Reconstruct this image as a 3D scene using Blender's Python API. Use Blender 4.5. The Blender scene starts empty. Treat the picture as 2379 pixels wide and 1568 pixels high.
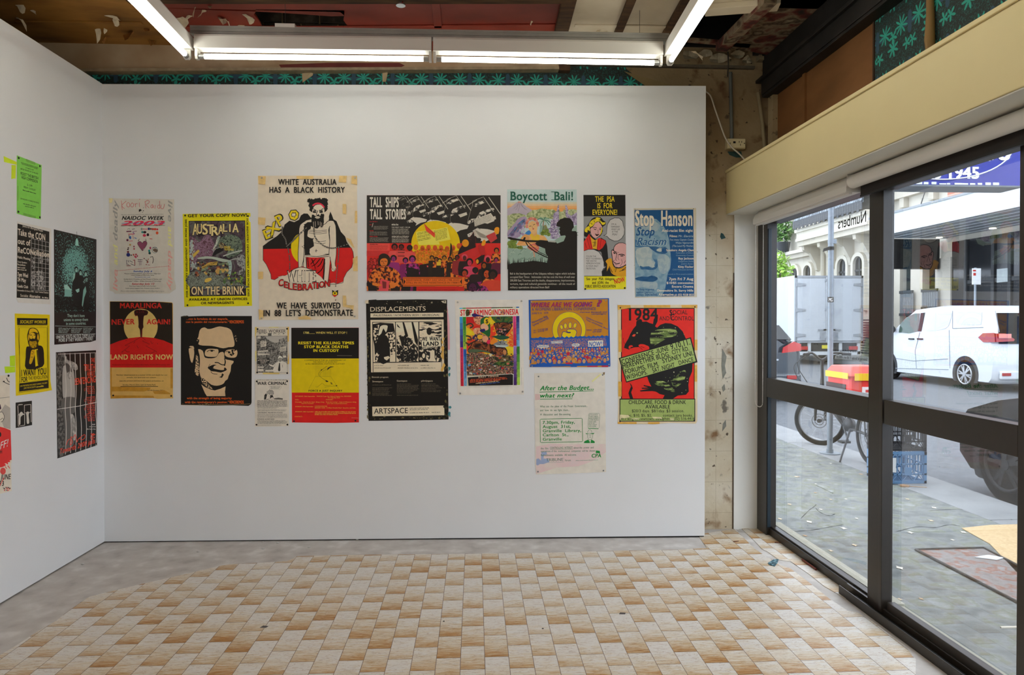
import bpy, bmesh, math, random
from math import sin, cos, pi, radians, sqrt, floor
from mathutils import Vector, Matrix

SC = bpy.context.scene
COL = SC.collection
# ---------------------------------------------------------------- camera
FPX, CAM_H, PITCH, YAW = 1600.0, 1.31, radians(0.6), math.atan(86.5 / 1600.0)
CY = 748 + FPX * math.tan(PITCH)
cam_data = bpy.data.cameras.new('camera')
cam_data.sensor_width = 36.0
cam_data.lens = 36.0 * FPX / 2379.0
cam_data.shift_y = -(784 - CY) / 2379.0
cam_data.clip_start = 0.05
cam_data.clip_end = 300
cam = bpy.data.objects.new('camera', cam_data)
cam.location = (0, 0, CAM_H)
cam.rotation_euler = (pi / 2 - PITCH, 0, -YAW)
COL.objects.link(cam)
SC.camera = cam
# ---------------------------------------------------------------- view and sky
SC.view_settings.view_transform = 'Standard'
SC.view_settings.look = 'None'
SC.view_settings.exposure = 0.0
SC.view_settings.gamma = 1.0
SC.view_settings.use_curve_mapping = False
world = bpy.data.worlds.new('overcast_sky')
SC.world = world
world.use_nodes = True
wn, wl = world.node_tree.nodes, world.node_tree.links
wn.clear()
w_out = wn.new('ShaderNodeOutputWorld')
w_bg = wn.new('ShaderNodeBackground')
w_co = wn.new('ShaderNodeTexCoord')
w_sep = wn.new('ShaderNodeSeparateXYZ')
w_ramp = wn.new('ShaderNodeValToRGB')
w_ramp.color_ramp.elements[0].position = 0.0
w_ramp.color_ramp.elements[0].color = (0.68, 0.78, 0.92, 1)
w_ramp.color_ramp.elements[1].position = 0.9
w_ramp.color_ramp.elements[1].color = (0.88, 0.95, 1.04, 1)
w_bg.inputs['Strength'].default_value = 5.2
wl.new(w_co.outputs['Generated'], w_sep.inputs[0])
wl.new(w_sep.outputs['Z'], w_ramp.inputs[0])
wl.new(w_ramp.outputs[0], w_bg.inputs['Color'])
wl.new(w_bg.outputs[0], w_out.inputs['Surface'])
TUBE_EMIT = 18.0
try:
    SC.cycles.max_bounces = 10
    SC.cycles.diffuse_bounces = 5
    SC.cycles.glossy_bounces = 4
    SC.cycles.transparent_max_bounces = 16
    SC.cycles.sample_clamp_indirect = 6.0
    SC.cycles.caustics_reflective = False
    SC.cycles.caustics_refractive = False
    SC.cycles.use_denoising = True
except Exception:
    pass
# daylight enters through the shop glazing: a portal only guides the sky sampling
pd = bpy.data.lights.new('window_portal', 'AREA')
pd.shape = 'RECTANGLE'
pd.size, pd.size_y = 4.2, 1.95
pd.cycles.is_portal = True
po = bpy.data.objects.new('window_portal', pd)
po.location = (1.93, 2.2, 1.0)
po.rotation_euler = (0, radians(90), 0)
po.rotation_euler = Vector((-1, 0, 0)).to_track_quat('-Z', 'Z').to_euler()
COL.objects.link(po)

# ---------------------------------------------------------------- geometry of the view: sight lines onto real planes
def _ray(x, y):
    dx, dz = (x - 1189.5) / FPX, -(y - CY) / FPX
    c, s = cos(PITCH), sin(PITCH)
    dy, dz = c + dz * s, -s + dz * c
    c, s = cos(YAW), sin(YAW)
    return Vector((dx * c + dy * s, -dx * s + dy * c, dz))
CAMP = Vector((0, 0, CAM_H))
def onZ(x, y, z=0.0):
    d = _ray(x, y); return CAMP + d * ((z - CAM_H) / d.z)
def onX(x, y, X):
    d = _ray(x, y); return CAMP + d * (X / d.x)
def onY(x, y, Y):
    d = _ray(x, y); return CAMP + d * (Y / d.y)
def onP(x, y, p0, n):
    d = _ray(x, y); return CAMP + d * ((Vector(p0) - CAMP).dot(n) / d.dot(n))

# ---------------------------------------------------------------- materials
def lin(h, k=1.0):
    h = h.lstrip('#')
    o = []
    for i in (0, 2, 4):
        c = int(h[i:i + 2], 16) / 255.0
        c = c / 12.92 if c <= 0.04045 else ((c + 0.055) / 1.055) ** 2.4
        o.append(min(0.93, c * k))
    return (o[0], o[1], o[2], 1.0)
_M = {}
def new_mat(name):
    m = bpy.data.materials.new(name)
    m.use_nodes = True
    nt = m.node_tree
    return m, nt, nt.nodes, nt.links, nt.nodes['Principled BSDF']
def mat(h, rough=0.55, var=0.06, scale=9.0, metal=0.0, bump=0.0, bscale=60.0, k=1.0, spec=0.4, coat=0.0):
    """plain surface with slight procedural variation"""
    key = ('p', h, rough, var, scale, metal, bump, bscale, k, spec, coat)
    if key in _M: return _M[key]
    m, nt, N, L, b = new_mat('surface_' + h.lstrip('#'))
    b.inputs['Roughness'].default_value = rough
    b.inputs['Metallic'].default_value = metal
    b.inputs['Specular IOR Level'].default_value = spec
    if coat: b.inputs['Coat Weight'].default_value = coat
    tc = N.new('ShaderNodeTexCoord')
    nz = N.new('ShaderNodeTexNoise')
    nz.inputs['Scale'].default_value = scale
    nz.inputs['Detail'].default_value = 4
    L.new(tc.outputs['Object'], nz.inputs['Vector'])
    rp = N.new('ShaderNodeValToRGB')
    c = lin(h, k)
    rp.color_ramp.elements[0].position = 0.3
    rp.color_ramp.elements[1].position = 0.7
    rp.color_ramp.elements[0].color = tuple(max(0, x * (1 - var)) for x in c[:3]) + (1,)
    rp.color_ramp.elements[1].color = tuple(min(0.95, x * (1 + var)) for x in c[:3]) + (1,)
    L.new(nz.outputs['Fac'], rp.inputs[0])
    L.new(rp.outputs[0], b.inputs['Base Color'])
    if bump:
        nb = N.new('ShaderNodeTexNoise'); nb.inputs['Scale'].default_value = bscale; nb.inputs['Detail'].default_value = 5
        L.new(tc.outputs['Object'], nb.inputs['Vector'])
        bp = N.new('ShaderNodeBump'); bp.inputs['Strength'].default_value = bump; bp.inputs['Distance'].default_value = 0.01
        L.new(nb.outputs['Fac'], bp.inputs['Height']); L.new(bp.outputs[0], b.inputs['Normal'])
    _M[key] = m
    return m
def mottle(cols, scale=20.0, detail=5.0, stretch=(1, 1, 1), rough=0.6, k=1.0, bump=0.0, hard=True, dist=0.0, rot=(0, 0, 0)):
    """noise broken into several colours: cols = [(position, hex), ...]"""
    key = ('m', tuple(cols), scale, detail, stretch, rough, k, bump, hard, dist, rot)
    if key in _M: return _M[key]
    m, nt, N, L, b = new_mat('mottled_' + cols[0][1].lstrip('#'))
    b.inputs['Roughness'].default_value = rough
    b.inputs['Specular IOR Level'].default_value = 0.35
    tc = N.new('ShaderNodeTexCoord'); mp = N.new('ShaderNodeMapping')
    mp.inputs['Scale'].default_value = stretch
    mp.inputs['Rotation'].default_value = rot
    nz = N.new('ShaderNodeTexNoise')
    nz.inputs['Scale'].default_value = scale; nz.inputs['Detail'].default_value = detail
    nz.inputs['Distortion'].default_value = dist
    rp = N.new('ShaderNodeValToRGB')
    cr = rp.color_ramp
    cr.interpolation = 'CONSTANT' if hard else 'LINEAR'
    while len(cr.elements) < len(cols): cr.elements.new(0.5)
    for e, (p, h) in zip(cr.elements, cols):
        e.position = p; e.color = lin(h, k)
    L.new(tc.outputs['Object'], mp.inputs[0]); L.new(mp.outputs[0], nz.inputs['Vector'])
    L.new(nz.outputs['Fac'], rp.inputs[0]); L.new(rp.outputs[0], b.inputs['Base Color'])
    if bump:
        bp = N.new('ShaderNodeBump'); bp.inputs['Strength'].default_value = bump; bp.inputs['Distance'].default_value = 0.01
        L.new(nz.outputs['Fac'], bp.inputs['Height']); L.new(bp.outputs[0], b.inputs['Normal'])
    _M[key] = m
    return m
def glow(h, strength):
    key = ('e', h, strength)
    if key in _M: return _M[key]
    m, nt, N, L, b = new_mat('lit_' + h.lstrip('#'))
    b.inputs['Base Color'].default_value = lin(h)
    b.inputs['Emission Color'].default_value = lin(h)
    b.inputs['Emission Strength'].default_value = strength
    _M[key] = m
    return m
def glass(tint='f4f8f8', refl=1.0, rough=0.0):
    key = ('g', tint, refl, rough)
    if key in _M: return _M[key]
    m = bpy.data.materials.new('window_glass'); m.use_nodes = True
    N, L = m.node_tree.nodes, m.node_tree.links
    N.clear()
    o = N.new('ShaderNodeOutputMaterial'); mx = N.new('ShaderNodeMixShader')
    t = N.new('ShaderNodeBsdfTransparent'); g = N.new('ShaderNodeBsdfGlossy'); f = N.new('ShaderNodeFresnel')
    f.inputs['IOR'].default_value = 1.45
    t.inputs['Color'].default_value = lin(tint, 1.05); g.inputs['Roughness'].default_value = rough
    mu = N.new('ShaderNodeMath'); mu.operation = 'MULTIPLY'; mu.inputs[1].default_value = refl
    L.new(f.outputs[0], mu.inputs[0]); L.new(mu.outputs[0], mx.inputs[0])
    L.new(t.outputs[0], mx.inputs[1]); L.new(g.outputs[0], mx.inputs[2]); L.new(mx.outputs[0], o.inputs['Surface'])
    _M[key] = m
    return m

# ---------------------------------------------------------------- mesh building
class MB:
    def __init__(s):
        s.v, s.f, s.m, s.sm, s.mats = [], [], [], [], []
    def mi(s, m):
        if m not in s.mats: s.mats.append(m)
        return s.mats.index(m)
    def add(s, vs, fs, m, smooth=False):
        b = len(s.v); i = s.mi(m)
        s.v.extend(tuple(v) for v in vs)
        for f in fs:
            s.f.append(tuple(b + k for k in f)); s.m.append(i); s.sm.append(smooth)
        return s
    def box(s, x0, y0, z0, x1, y1, z1, m):
        x0, x1 = min(x0, x1), max(x0, x1); y0, y1 = min(y0, y1), max(y0, y1); z0, z1 = min(z0, z1), max(z0, z1)
        vs = [(x, y, z) for z in (z0, z1) for y in (y0, y1) for x in (x0, x1)]
        return s.add(vs, [(0, 2, 3, 1), (4, 5, 7, 6), (0, 1, 5, 4), (2, 6, 7, 3), (0, 4, 6, 2), (1, 3, 7, 5)], m)
    def hexa(s, p, m):
        """8 points: bottom 4 (ccw from above) then top 4"""
        return s.add(p, [(3, 2, 1, 0), (4, 5, 6, 7), (0, 1, 5, 4), (1, 2, 6, 5), (2, 3, 7, 6), (3, 0, 4, 7)], m)
    def quad(s, a, b, c, d, m): return s.add([a, b, c, d], [(0, 1, 2, 3)], m)
    def poly(s, pts, m): return s.add(pts, [tuple(range(len(pts)))], m)
    def prism(s, pts, off, m, smooth=False):
        n = len(pts); off = Vector(off)
        vs = [Vector(p) for p in pts] + [Vector(p) + off for p in pts]
        s.add(vs, [tuple(range(n - 1, -1, -1)), tuple(range(n, 2 * n))], m)
        return s.add(vs, [(i, (i + 1) % n, n + (i + 1) % n, n + i) for i in range(n)], m, smooth)
    def tube(s, path, r, m, seg=8, closed=False, smooth=True, cap=True):
        P = [Vector(p) for p in path]; n = len(P)
        R = r if isinstance(r, (list, tuple)) else [r] * n
        vs = []; up = None
        for i in range(n):
            if closed: t = P[(i + 1) % n] - P[i - 1]
            else: t = P[min(i + 1, n - 1)] - P[max(i - 1, 0)]
            if t.length < 1e-9: t = Vector((0, 0, 1))
            t.normalize()
            if up is None:
                up = Vector((0, 0, 1)) if abs(t.z) < 0.9 else Vector((1, 0, 0))
            a = t.cross(up)
            if a.length < 1e-6: a = t.orthogonal()
            a.normalize(); up = a.cross(t).normalized()
            for k in range(seg):
                q = 2 * pi * k / seg
                vs.append(P[i] + (a * cos(q) + up * sin(q)) * R[i])
        fs = []
        for i in range(n if closed else n - 1):
            j = (i + 1) % n
            for k in range(seg):
                l = (k + 1) % seg
                fs.append((i * seg + k, i * seg + l, j * seg + l, j * seg + k))
        s.add(vs, fs, m, smooth)
        if cap and not closed:
            s.add(vs[:seg], [tuple(range(seg - 1, -1, -1))], m); s.add(vs[-seg:], [tuple(range(seg))], m)
        return s
    def cyl(s, a, b, r, m, seg=16, r2=None, smooth=True): return s.tube([a, b], [r, r if r2 is None else r2], m, seg, smooth=smooth)
    def loft(s, rings, m, smooth=True, cap=True):
        n = len(rings[0]); vs = [v for r in rings for v in r]; fs = []
        for i in range(len(rings) - 1):
            for k in range(n):
                l = (k + 1) % n
                fs.append((i * n + k, i * n + l, (i + 1) * n + l, (i + 1) * n + k))
        s.add(vs, fs, m, smooth)
        if cap:
            s.add(rings[0], [tuple(range(n - 1, -1, -1))], m); s.add(rings[-1], [tuple(range(n))], m)
        return s
    def ball(s, c, r, m, seg=10, rings=6, sc=(1, 1, 1)):
        c = Vector(c); vs = []; fs = []
        for i in range(rings + 1):
            a = pi * i / rings
            for k in range(seg):
                q = 2 * pi * k / seg
                vs.append(c + Vector((r * sc[0] * sin(a) * cos(q), r * sc[1] * sin(a) * sin(q), r * sc[2] * cos(a))))
        for i in range(rings):
            for k in range(seg):
                l = (k + 1) % seg
                fs.append((i * seg + k, (i + 1) * seg + k, (i + 1) * seg + l, i * seg + l))
        return s.add(vs, fs, m, True)
    def build(s, name, parent=None, loc=None, bevel=0.0, seg=2, world=True):
        """vertices are world coordinates; the object's origin goes to loc (a child keeps world coordinates too)"""
        me = bpy.data.meshes.new(name)
        if loc is None:
            if parent is not None: loc = Vector(OWORLD[parent.name])
            else:
                xs = list(zip(*s.v)); loc = Vector(((min(xs[0]) + max(xs[0])) / 2, (min(xs[1]) + max(xs[1])) / 2, min(xs[2])))
        loc = Vector(loc)
        me.from_pydata([(v[0] - loc.x, v[1] - loc.y, v[2] - loc.z) for v in s.v], [], s.f)
        for m in s.mats: me.materials.append(m)
        for p, i, q in zip(me.polygons, s.m, s.sm): p.material_index = i; p.use_smooth = q
        me.update()
        o = bpy.data.objects.new(name, me); COL.objects.link(o)
        if parent is not None:
            o.parent = parent
            o.location = loc - Vector(OWORLD[parent.name])
        else: o.location = loc
        OWORLD[o.name] = tuple(loc)
        if bevel:
            b = o.modifiers.new('edge', 'BEVEL'); b.width = bevel; b.segments = seg; b.limit_method = 'ANGLE'
        return o
OWORLD = {}
def thing(name, label, cat, loc, group=None):
    o = bpy.data.objects.new(name, None); o.empty_display_size = 0.1; COL.objects.link(o)
    o.location = loc; OWORLD[o.name] = tuple(loc)
    return tag(o, label, cat, group)
def tag(o, label, cat, group=None, kind=None):
    o['label'] = label; o['category'] = cat
    if group: o['group'] = group
    if kind: o['kind'] = kind
    return o
def struct(o):
    o['kind'] = 'structure'; return o
def copy_tree(o, dloc, parent=None):
    c = o.copy(); COL.objects.link(c)
    if parent is None:
        c.location = Vector(o.location) + Vector(dloc)
    else: c.parent = parent
    OWORLD[c.name] = tuple(Vector(OWORLD[o.name]) + Vector(dloc))
    for ch in list(o.children): copy_tree(ch, dloc, c)
    return c

# ---------------------------------------------------------------- lettering (the built-in font, turned into outlines)
_tcv = bpy.data.curves.new('lettering', 'FONT'); _tob = bpy.data.objects.new('lettering', _tcv)
_tcache = {}
def glyphs(s, bold=0.0, ital=0.0, res=3, space=1.0):
    """returns verts (x 0..w, cap height 1), faces, x0, x1"""
    key = (s, bold, ital, res, space)
    if key in _tcache: return _tcache[key]
    _tcv.body = s; _tcv.size = 1.0; _tcv.shear = ital; _tcv.resolution_u = res; _tcv.space_character = space
    me = _tob.to_mesh()
    vs = [(v.co.x / CAPH, v.co.y / CAPH, 0) for v in me.vertices]; fs = [tuple(p.vertices) for p in me.polygons]
    _tob.to_mesh_clear()
    xs = [v[0] for v in vs] or [0, 1]
    if bold > 0:          # heavier cut: the outline overprinted on itself
        n = len(vs); offs = [(-bold, -bold * .5), (bold, -bold * .5), (bold, bold * .5), (-bold, bold * .5)] if res > 2 else [(-bold, 0), (bold, 0)]
        vs = [(x + dx, y + dy, j) for j, (dx, dy) in enumerate(offs) for x, y, _ in vs]
        fs = [tuple(k + j * n for k in f) for j in range(len(offs)) for f in fs]
        xs = [v[0] for v in vs]
    r = (vs, fs, min(xs), max(xs))
    _tcache[key] = r
    return r
CAPH = 1.0
_h = glyphs('H'); CAPH = max(v[1] for v in _h[0]); _tcache.clear()
def sign_text(mb, s, o, ux, uy, w, h, m, bold=0.0, ital=0.0, res=4, dz=None):
    """lettering on any plane: o lower left, unit vectors ux (reading direction) and uy (up)"""
    vs, fs, x0, x1 = glyphs(s, bold, ital, res)
    o, ux, uy = Vector(o), Vector(ux), Vector(uy)
    k = w / max(1e-6, (x1 - x0))
    n = ux.cross(uy).normalized()
    if n.dot(CAMP - o) < 0: n = -n
    mb.add([o + ux * ((v[0] - x0) * k) + uy * (v[1] * h) + n * (v[2] * 4e-5) for v in vs], fs, m)
# ================================================================ the room
XL, XW, YB = -2.195, 1.81, 4.265
CZ = 2.955
M_white = mat('ecedee', 0.75, 0.015, 3.0, bump=0.04, bscale=220, k=1.0)
M_conc = mottle([(0.25, 'a39d97'), (0.42, 'b9b3ad'), (0.55, 'c1bcb6'), (0.7, 'd3cfca')], 9.0, 15, hard=False, rough=0.7, k=1.05)
M_dark = mat('1b1714', 0.8, 0.2, 20)
M_sill = mat('a9a694', .6, .06, 20)
M_frame = mat('2d2721', 0.38, 0.08, 30, spec=0.5)
M_cream = mat('d8c896', 0.55, 0.03, 4, k=1.0)
M_black = mat('0e0d0d', 0.5, 0.1)

# floor slab
mb = MB()
mb.box(-6, -5.0, -0.12, 1.86, 4.6, 0.0, M_conc)
floor_o = struct(mb.build('floor'))

def tile_material():
    m, nt, N, L, b = new_mat('stone_look_vinyl_tiles')
    PX, PY, X0, Y0 = 0.0937, 0.1852, -0.0557, 3.695
    def math_(op, a, c=None, v=None):
        n = N.new('ShaderNodeMath'); n.operation = op
        if hasattr(a, 'links'): L.new(a, n.inputs[0])
        else: n.inputs[0].default_value = a
        if c is not None:
            if hasattr(c, 'links'): L.new(c, n.inputs[1])
            else: n.inputs[1].default_value = c
        if v is not None: n.inputs[2].default_value = v
        return n.outputs[0]
    g = N.new('ShaderNodeNewGeometry'); sp = N.new('ShaderNodeSeparateXYZ'); L.new(g.outputs['Position'], sp.inputs[0])
    u = math_('DIVIDE', math_('SUBTRACT', sp.outputs[0], X0), PX)
    col = math_('FLOOR', u); fu = math_('SUBTRACT', u, col)
    par = math_('MODULO', math_('ADD', col, 400.0), 2.0)
    v = math_('ADD', math_('DIVIDE', math_('SUBTRACT', sp.outputs[1], Y0), PY), math_('MULTIPLY', par, 0.5))
    row = math_('FLOOR', v); fv = math_('SUBTRACT', v, row)
    cb = N.new('ShaderNodeCombineXYZ'); L.new(col, cb.inputs[0]); L.new(row, cb.inputs[1])
    wn_ = N.new('ShaderNodeTexWhiteNoise'); wn_.noise_dimensions = '2D'; L.new(cb.outputs[0], wn_.inputs['Vector'])
    # chipped stone ridges running across each tile
    mp = N.new('ShaderNodeMapping'); mp.inputs['Scale'].default_value = (16, 95, 1)
    vadd = N.new('ShaderNodeVectorMath'); vadd.operation = 'ADD'
    vs_ = N.new('ShaderNodeVectorMath'); vs_.operation = 'SCALE'; vs_.inputs['Scale'].default_value = 7.3
    L.new(wn_.outputs['Color'], vs_.inputs[0]); L.new(g.outputs['Position'], vadd.inputs[0]); L.new(vs_.outputs[0], vadd.inputs[1])
    L.new(vadd.outputs[0], mp.inputs[0])
    nz = N.new('ShaderNodeTexNoise'); nz.inputs['Scale'].default_value = 1.0; nz.inputs['Detail'].default_value = 4; nz.inputs['Distortion'].default_value = 0.9
    L.new(mp.outputs[0], nz.inputs['Vector'])
    # large patches: some tiles ochre, some pale
    nb = N.new('ShaderNodeTexNoise'); nb.inputs['Scale'].default_value = 1.3; nb.inputs['Detail'].default_value = 1
    L.new(g.outputs['Position'], nb.inputs['Vector'])
    # ochre amount: near edge of the tile, plus ridges, plus tile randomness
    ed = math_('POWER', math_('SUBTRACT', 1.0, fv), 1.6)
    am = math_('ADD', math_('MULTIPLY', ed, 0.75), math_('MULTIPLY', math_('SUBTRACT', nz.outputs['Fac'], 0.5), 1.3))
    am = math_('ADD', am, math_('MULTIPLY', math_('SUBTRACT', wn_.outputs['Value'], 0.55), 0.42))
    am = math_('ADD', am, math_('MULTIPLY', math_('SUBTRACT', nb.outputs['Fac'], 0.5), 0.7))
    rp = N.new('ShaderNodeValToRGB'); cr = rp.color_ramp
    while len(cr.elements) < 5: cr.elements.new(0.5)
    for e, (p, h) in zip(cr.elements, [(0.0, 'dfdbd3'), (0.3, 'd8ccb6'), (0.55, 'cab18c'), (0.8, 'bb905c'), (1.05, 'a8732f')]):
        e.position = p; e.color = lin(h, 0.98)
    L.new(am, rp.inputs[0])
    # dark crease lines
    cr2 = N.new('ShaderNodeValToRGB'); e = cr2.color_ramp.elements
    e[0].position = 0.462; e[0].color = (1, 1, 1, 1); e[1].position = 0.492; e[1].color = (0.6, 0.46, 0.36, 1)
    e2 = cr2.color_ramp.elements.new(0.515); e2.color = (1, 1, 1, 1)
    mp3 = N.new('ShaderNodeMapping'); mp3.inputs['Scale'].default_value = (20, 110, 1); L.new(vadd.outputs[0], mp3.inputs[0])
    nz3 = N.new('ShaderNodeTexNoise'); nz3.inputs['Scale'].default_value = 1.0; nz3.inputs['Detail'].default_value = 3; nz3.inputs['Distortion'].default_value = 0.5
    L.new(mp3.outputs[0], nz3.inputs['Vector']); L.new(nz3.outputs['Fac'], cr2.inputs[0])
    mu = N.new('ShaderNodeMix'); mu.data_type = 'RGBA'; mu.blend_type = 'MULTIPLY'; mu.inputs['Factor'].default_value = 0.8
    L.new(rp.outputs[0], mu.inputs[6]); L.new(cr2.outputs[0], mu.inputs[7])
    # joints
    ju = math_('LESS_THAN', math_('MINIMUM', fu, math_('SUBTRACT', 1.0, fu)), 0.012)
    jv = math_('LESS_THAN', math_('MINIMUM', fv, math_('SUBTRACT', 1.0, fv)), 0.007)
    jj = math_('MAXIMUM', ju, jv)
    mj = N.new('ShaderNodeMix'); mj.data_type = 'RGBA'
    L.new(jj, mj.inputs['Factor']); L.new(mu.outputs[2], mj.inputs[6]); mj.inputs[7].default_value = lin('6d5a4c')
    L.new(mj.outputs[2], b.inputs['Base Color'])
    b.inputs['Roughness'].default_value = 0.42
    b.inputs['Specular IOR Level'].default_value = 0.45
    bp = N.new('ShaderNodeBump'); bp.inputs['Strength'].default_value = 0.25; bp.inputs['Distance'].default_value = 0.004
    hh = math_('SUBTRACT', nz.outputs['Fac'], math_('MULTIPLY', jj, 0.6))
    L.new(hh, bp.inputs['Height']); L.new(bp.outputs[0], b.inputs['Normal'])
    return m
M_tile = tile_material()
def cr7(s): return [(a / 2.974, 1150 + b_ / 2.974) for a, b_ in s]
def cr8(s): return [(800 + a / 2.974, 1200 + b_ / 2.974) for a, b_ in s]
def cr6(s): return [(1600 + a / 3.054, 1150 + b_ / 3.054) for a, b_ in s]
def cr3(s): return [(1500 + a / 2.706, b_ / 2.706) for a, b_ in s]
def cr4(s): return [(1640 + a / 3.219, 380 + b_ / 3.219) for a, b_ in s]
edge = cr7([(0, 1110), (100, 1050), (270, 940), (390, 872), (450, 820), (540, 755), (620, 705), (720, 680), (820, 655), (990, 615), (1190, 570), (1360, 530), (1530, 490), (1600, 481), (1660, 477), (1800, 470), (1900, 465), (1980, 460), (2030, 440), (2050, 425), (2200, 421)])
edge += cr8([(0, 268), (600, 262), (1300, 255), (1900, 238), (2350, 231)])
edge += cr6([(0, 385), (130, 378), (75, 300), (110, 275), (320, 243)])
strip_l = cr6([(330, 245), (385, 300), (470, 385), (560, 445), (630, 478), (650, 500), (720, 522), (850, 620), (1000, 740), (1130, 825), (1195, 835), (1310, 905), (1400, 975), (1480, 1040), (1560, 1105), (1590, 1150), (1612, 1165), (1610, 1280)])
pts = [onZ(x, y) for x, y in edge + strip_l]
last = pts[-1]
pts += [Vector((last.x + 0.01, 1.6, 0)), Vector((1.5, 0.5, 0)), Vector((1.5, -1.0, 0)), Vector((-3.2, -1.0, 0)), Vector((-3.0, 1.2, 0))]
mb = MB()
mb.prism([(p.x, p.y, 0.0003) for p in reversed(pts)], (0, 0, 0.0022), M_tile)
strip_r = cr6([(375, 240), (505, 237), (1180, 715), (1180, 775), (960, 648), (850, 560), (720, 472), (640, 462), (560, 405), (520, 385), (470, 330)])
mb.prism([(p.x, p.y, 0.0003) for p in reversed([onZ(x, y) for x, y in strip_r])], (0, 0, 0.0022), M_tile)
tiles_o = struct(mb.build('floor_tiles'))

# left display wall, free of the floor by a dark gap
mb = MB(); mb.box(XL - 0.09, 0.2, 0.008, XL, 4.30, 2.716, M_white); mb.box(XL - 0.09, -5, 0.008, XL, 0.2, 2.716, M_white)
mb.box(XL - 0.08, -5, 0.0, XL - 0.015, 4.25, 0.008, M_dark)
struct(mb.build('wall_left'))
# display panel standing in front of the plaster wall
PA, PB = Vector((-2.197, 4.2, 0)), Vector((1.394, 4.103, 0))
PDIR = (PB - PA).normalized(); PN = Vector((PDIR.y, -PDIR.x, 0)).normalized()   # points to the room
if PN.y > 0: PN = -PN
mb = MB()
back = -PN * 0.10
p = [PA, PB, PB + back, PA + back]
hz = lambda q, z: Vector((q.x, q.y, z))
mb.hexa([hz(p[0], .007), hz(p[1], .011), hz(p[2], .011), hz(p[3], .007), hz(p[0], 2.713), hz(p[1], 2.735), hz(p[2], 2.735), hz(p[3], 2.713)], M_white)
q = [PA + back * 0.12, PB + back * .12, PB + back, PA + back]
mb.hexa([hz(a, 0) for a in q] + [hz(a, .007 + .004 * (i in (1, 2))) for i, a in enumerate(q)], M_dark)
panel_o = struct(mb.build('wall_panel'))

# plaster wall behind it: stained, gridded, flaking
def plaster_material():
    m, nt, N, L, b = new_mat('stained_plaster')
    b.inputs['Roughness'].default_value = 0.8
    g = N.new('ShaderNodeNewGeometry')
    def noise(sc, det, dist=0.0):
        n = N.new('ShaderNodeTexNoise'); n.inputs['Scale'].default_value = sc; n.inputs['Detail'].default_value = det; n.inputs['Distortion'].default_value = dist
        L.new(g.outputs['Position'], n.inputs['Vector']); return n
    def ramp(src, els):
        r = N.new('ShaderNodeValToRGB')
        while len(r.color_ramp.elements) < len(els): r.color_ramp.elements.new(0.5)
        for e, (p_, c_) in zip(r.color_ramp.elements, els): e.position = p_; e.color = c_
        L.new(src, r.inputs[0]); return r.outputs[0]
    def mix(f, a, c_, mode='MIX'):
        x = N.new('ShaderNodeMix'); x.data_type = 'RGBA'; x.blend_type = mode
        for sock, val in ((x.inputs['Factor'], f), (x.inputs[6], a), (x.inputs[7], c_)):
            if hasattr(val, 'links'): L.new(val, sock)
            else: sock.default_value = val
        return x.outputs[2]
    base = ramp(noise(3.2, 6).outputs['Fac'], [(0.3, lin('bca98c')), (0.5, lin('d0c3a8')), (0.7, lin('ded5c2'))])
    st = ramp(noise(7.5, 9, .3).outputs['Fac'], [(0.57, (0, 0, 0, 1)), (0.7, (1, 1, 1, 1))])
    c1 = mix(st, base, lin('8a6844'))
    sp = ramp(noise(26, 5).outputs['Fac'], [(0.66, (0, 0, 0, 1)), (0.69, (1, 1, 1, 1))])
    c2 = mix(sp, c1, lin('5a4c3c'))
    gr = ramp(noise(11, 9, .2).outputs['Fac'], [(0.3, (1, 1, 1, 1)), (0.36, (0, 0, 0, 1))])
    c3 = mix(gr, c2, lin('7d7568'))
    # grid of old tile joints
    br = N.new('ShaderNodeTexBrick'); br.offset = 0.0
    br.inputs['Scale'].default_value = 1.0; br.inputs['Mortar Size'].default_value = 0.0022; br.inputs['Brick Width'].default_value = 0.11; br.inputs['Row Height'].default_value = 0.195
    br.inputs['Color1'].default_value = (1, 1, 1, 1); br.inputs['Color2'].default_value = (1, 1, 1, 1); br.inputs['Mortar'].default_value = (0.72, 0.68, 0.62, 1)
    mp = N.new('ShaderNodeMapping'); mp.inputs['Rotation'].default_value = (radians(-90), 0, 0); mp.inputs['Location'].default_value = (0.02, 0.09, 0)
    L.new(g.outputs['Position'], mp.inputs[0]); L.new(mp.outputs[0], br.inputs['Vector'])
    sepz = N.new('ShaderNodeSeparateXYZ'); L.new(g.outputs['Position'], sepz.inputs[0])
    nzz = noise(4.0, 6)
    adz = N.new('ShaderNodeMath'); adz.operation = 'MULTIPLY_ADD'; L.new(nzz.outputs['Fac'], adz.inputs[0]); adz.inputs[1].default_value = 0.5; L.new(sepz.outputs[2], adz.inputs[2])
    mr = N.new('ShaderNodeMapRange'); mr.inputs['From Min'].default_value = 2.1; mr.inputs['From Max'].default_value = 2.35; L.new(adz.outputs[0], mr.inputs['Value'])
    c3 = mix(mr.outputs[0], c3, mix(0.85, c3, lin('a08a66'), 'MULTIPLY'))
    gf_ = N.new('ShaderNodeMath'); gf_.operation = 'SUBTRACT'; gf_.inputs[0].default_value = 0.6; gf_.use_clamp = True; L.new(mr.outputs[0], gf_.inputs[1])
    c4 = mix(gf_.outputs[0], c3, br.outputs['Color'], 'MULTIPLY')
    L.new(c4, b.inputs['Base Color'])
    bp = N.new('ShaderNodeBump'); bp.inputs['Strength'].default_value = 0.3; bp.inputs['Distance'].default_value = 0.01
    L.new(noise(40, 6).outputs['Fac'], bp.inputs['Height']); L.new(bp.outputs[0], b.inputs['Normal'])
    return m
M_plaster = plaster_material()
mb = MB()
mb.box(-2.6, YB, 0, 1.872, YB + 0.25, 3.6, M_plaster)
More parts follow.
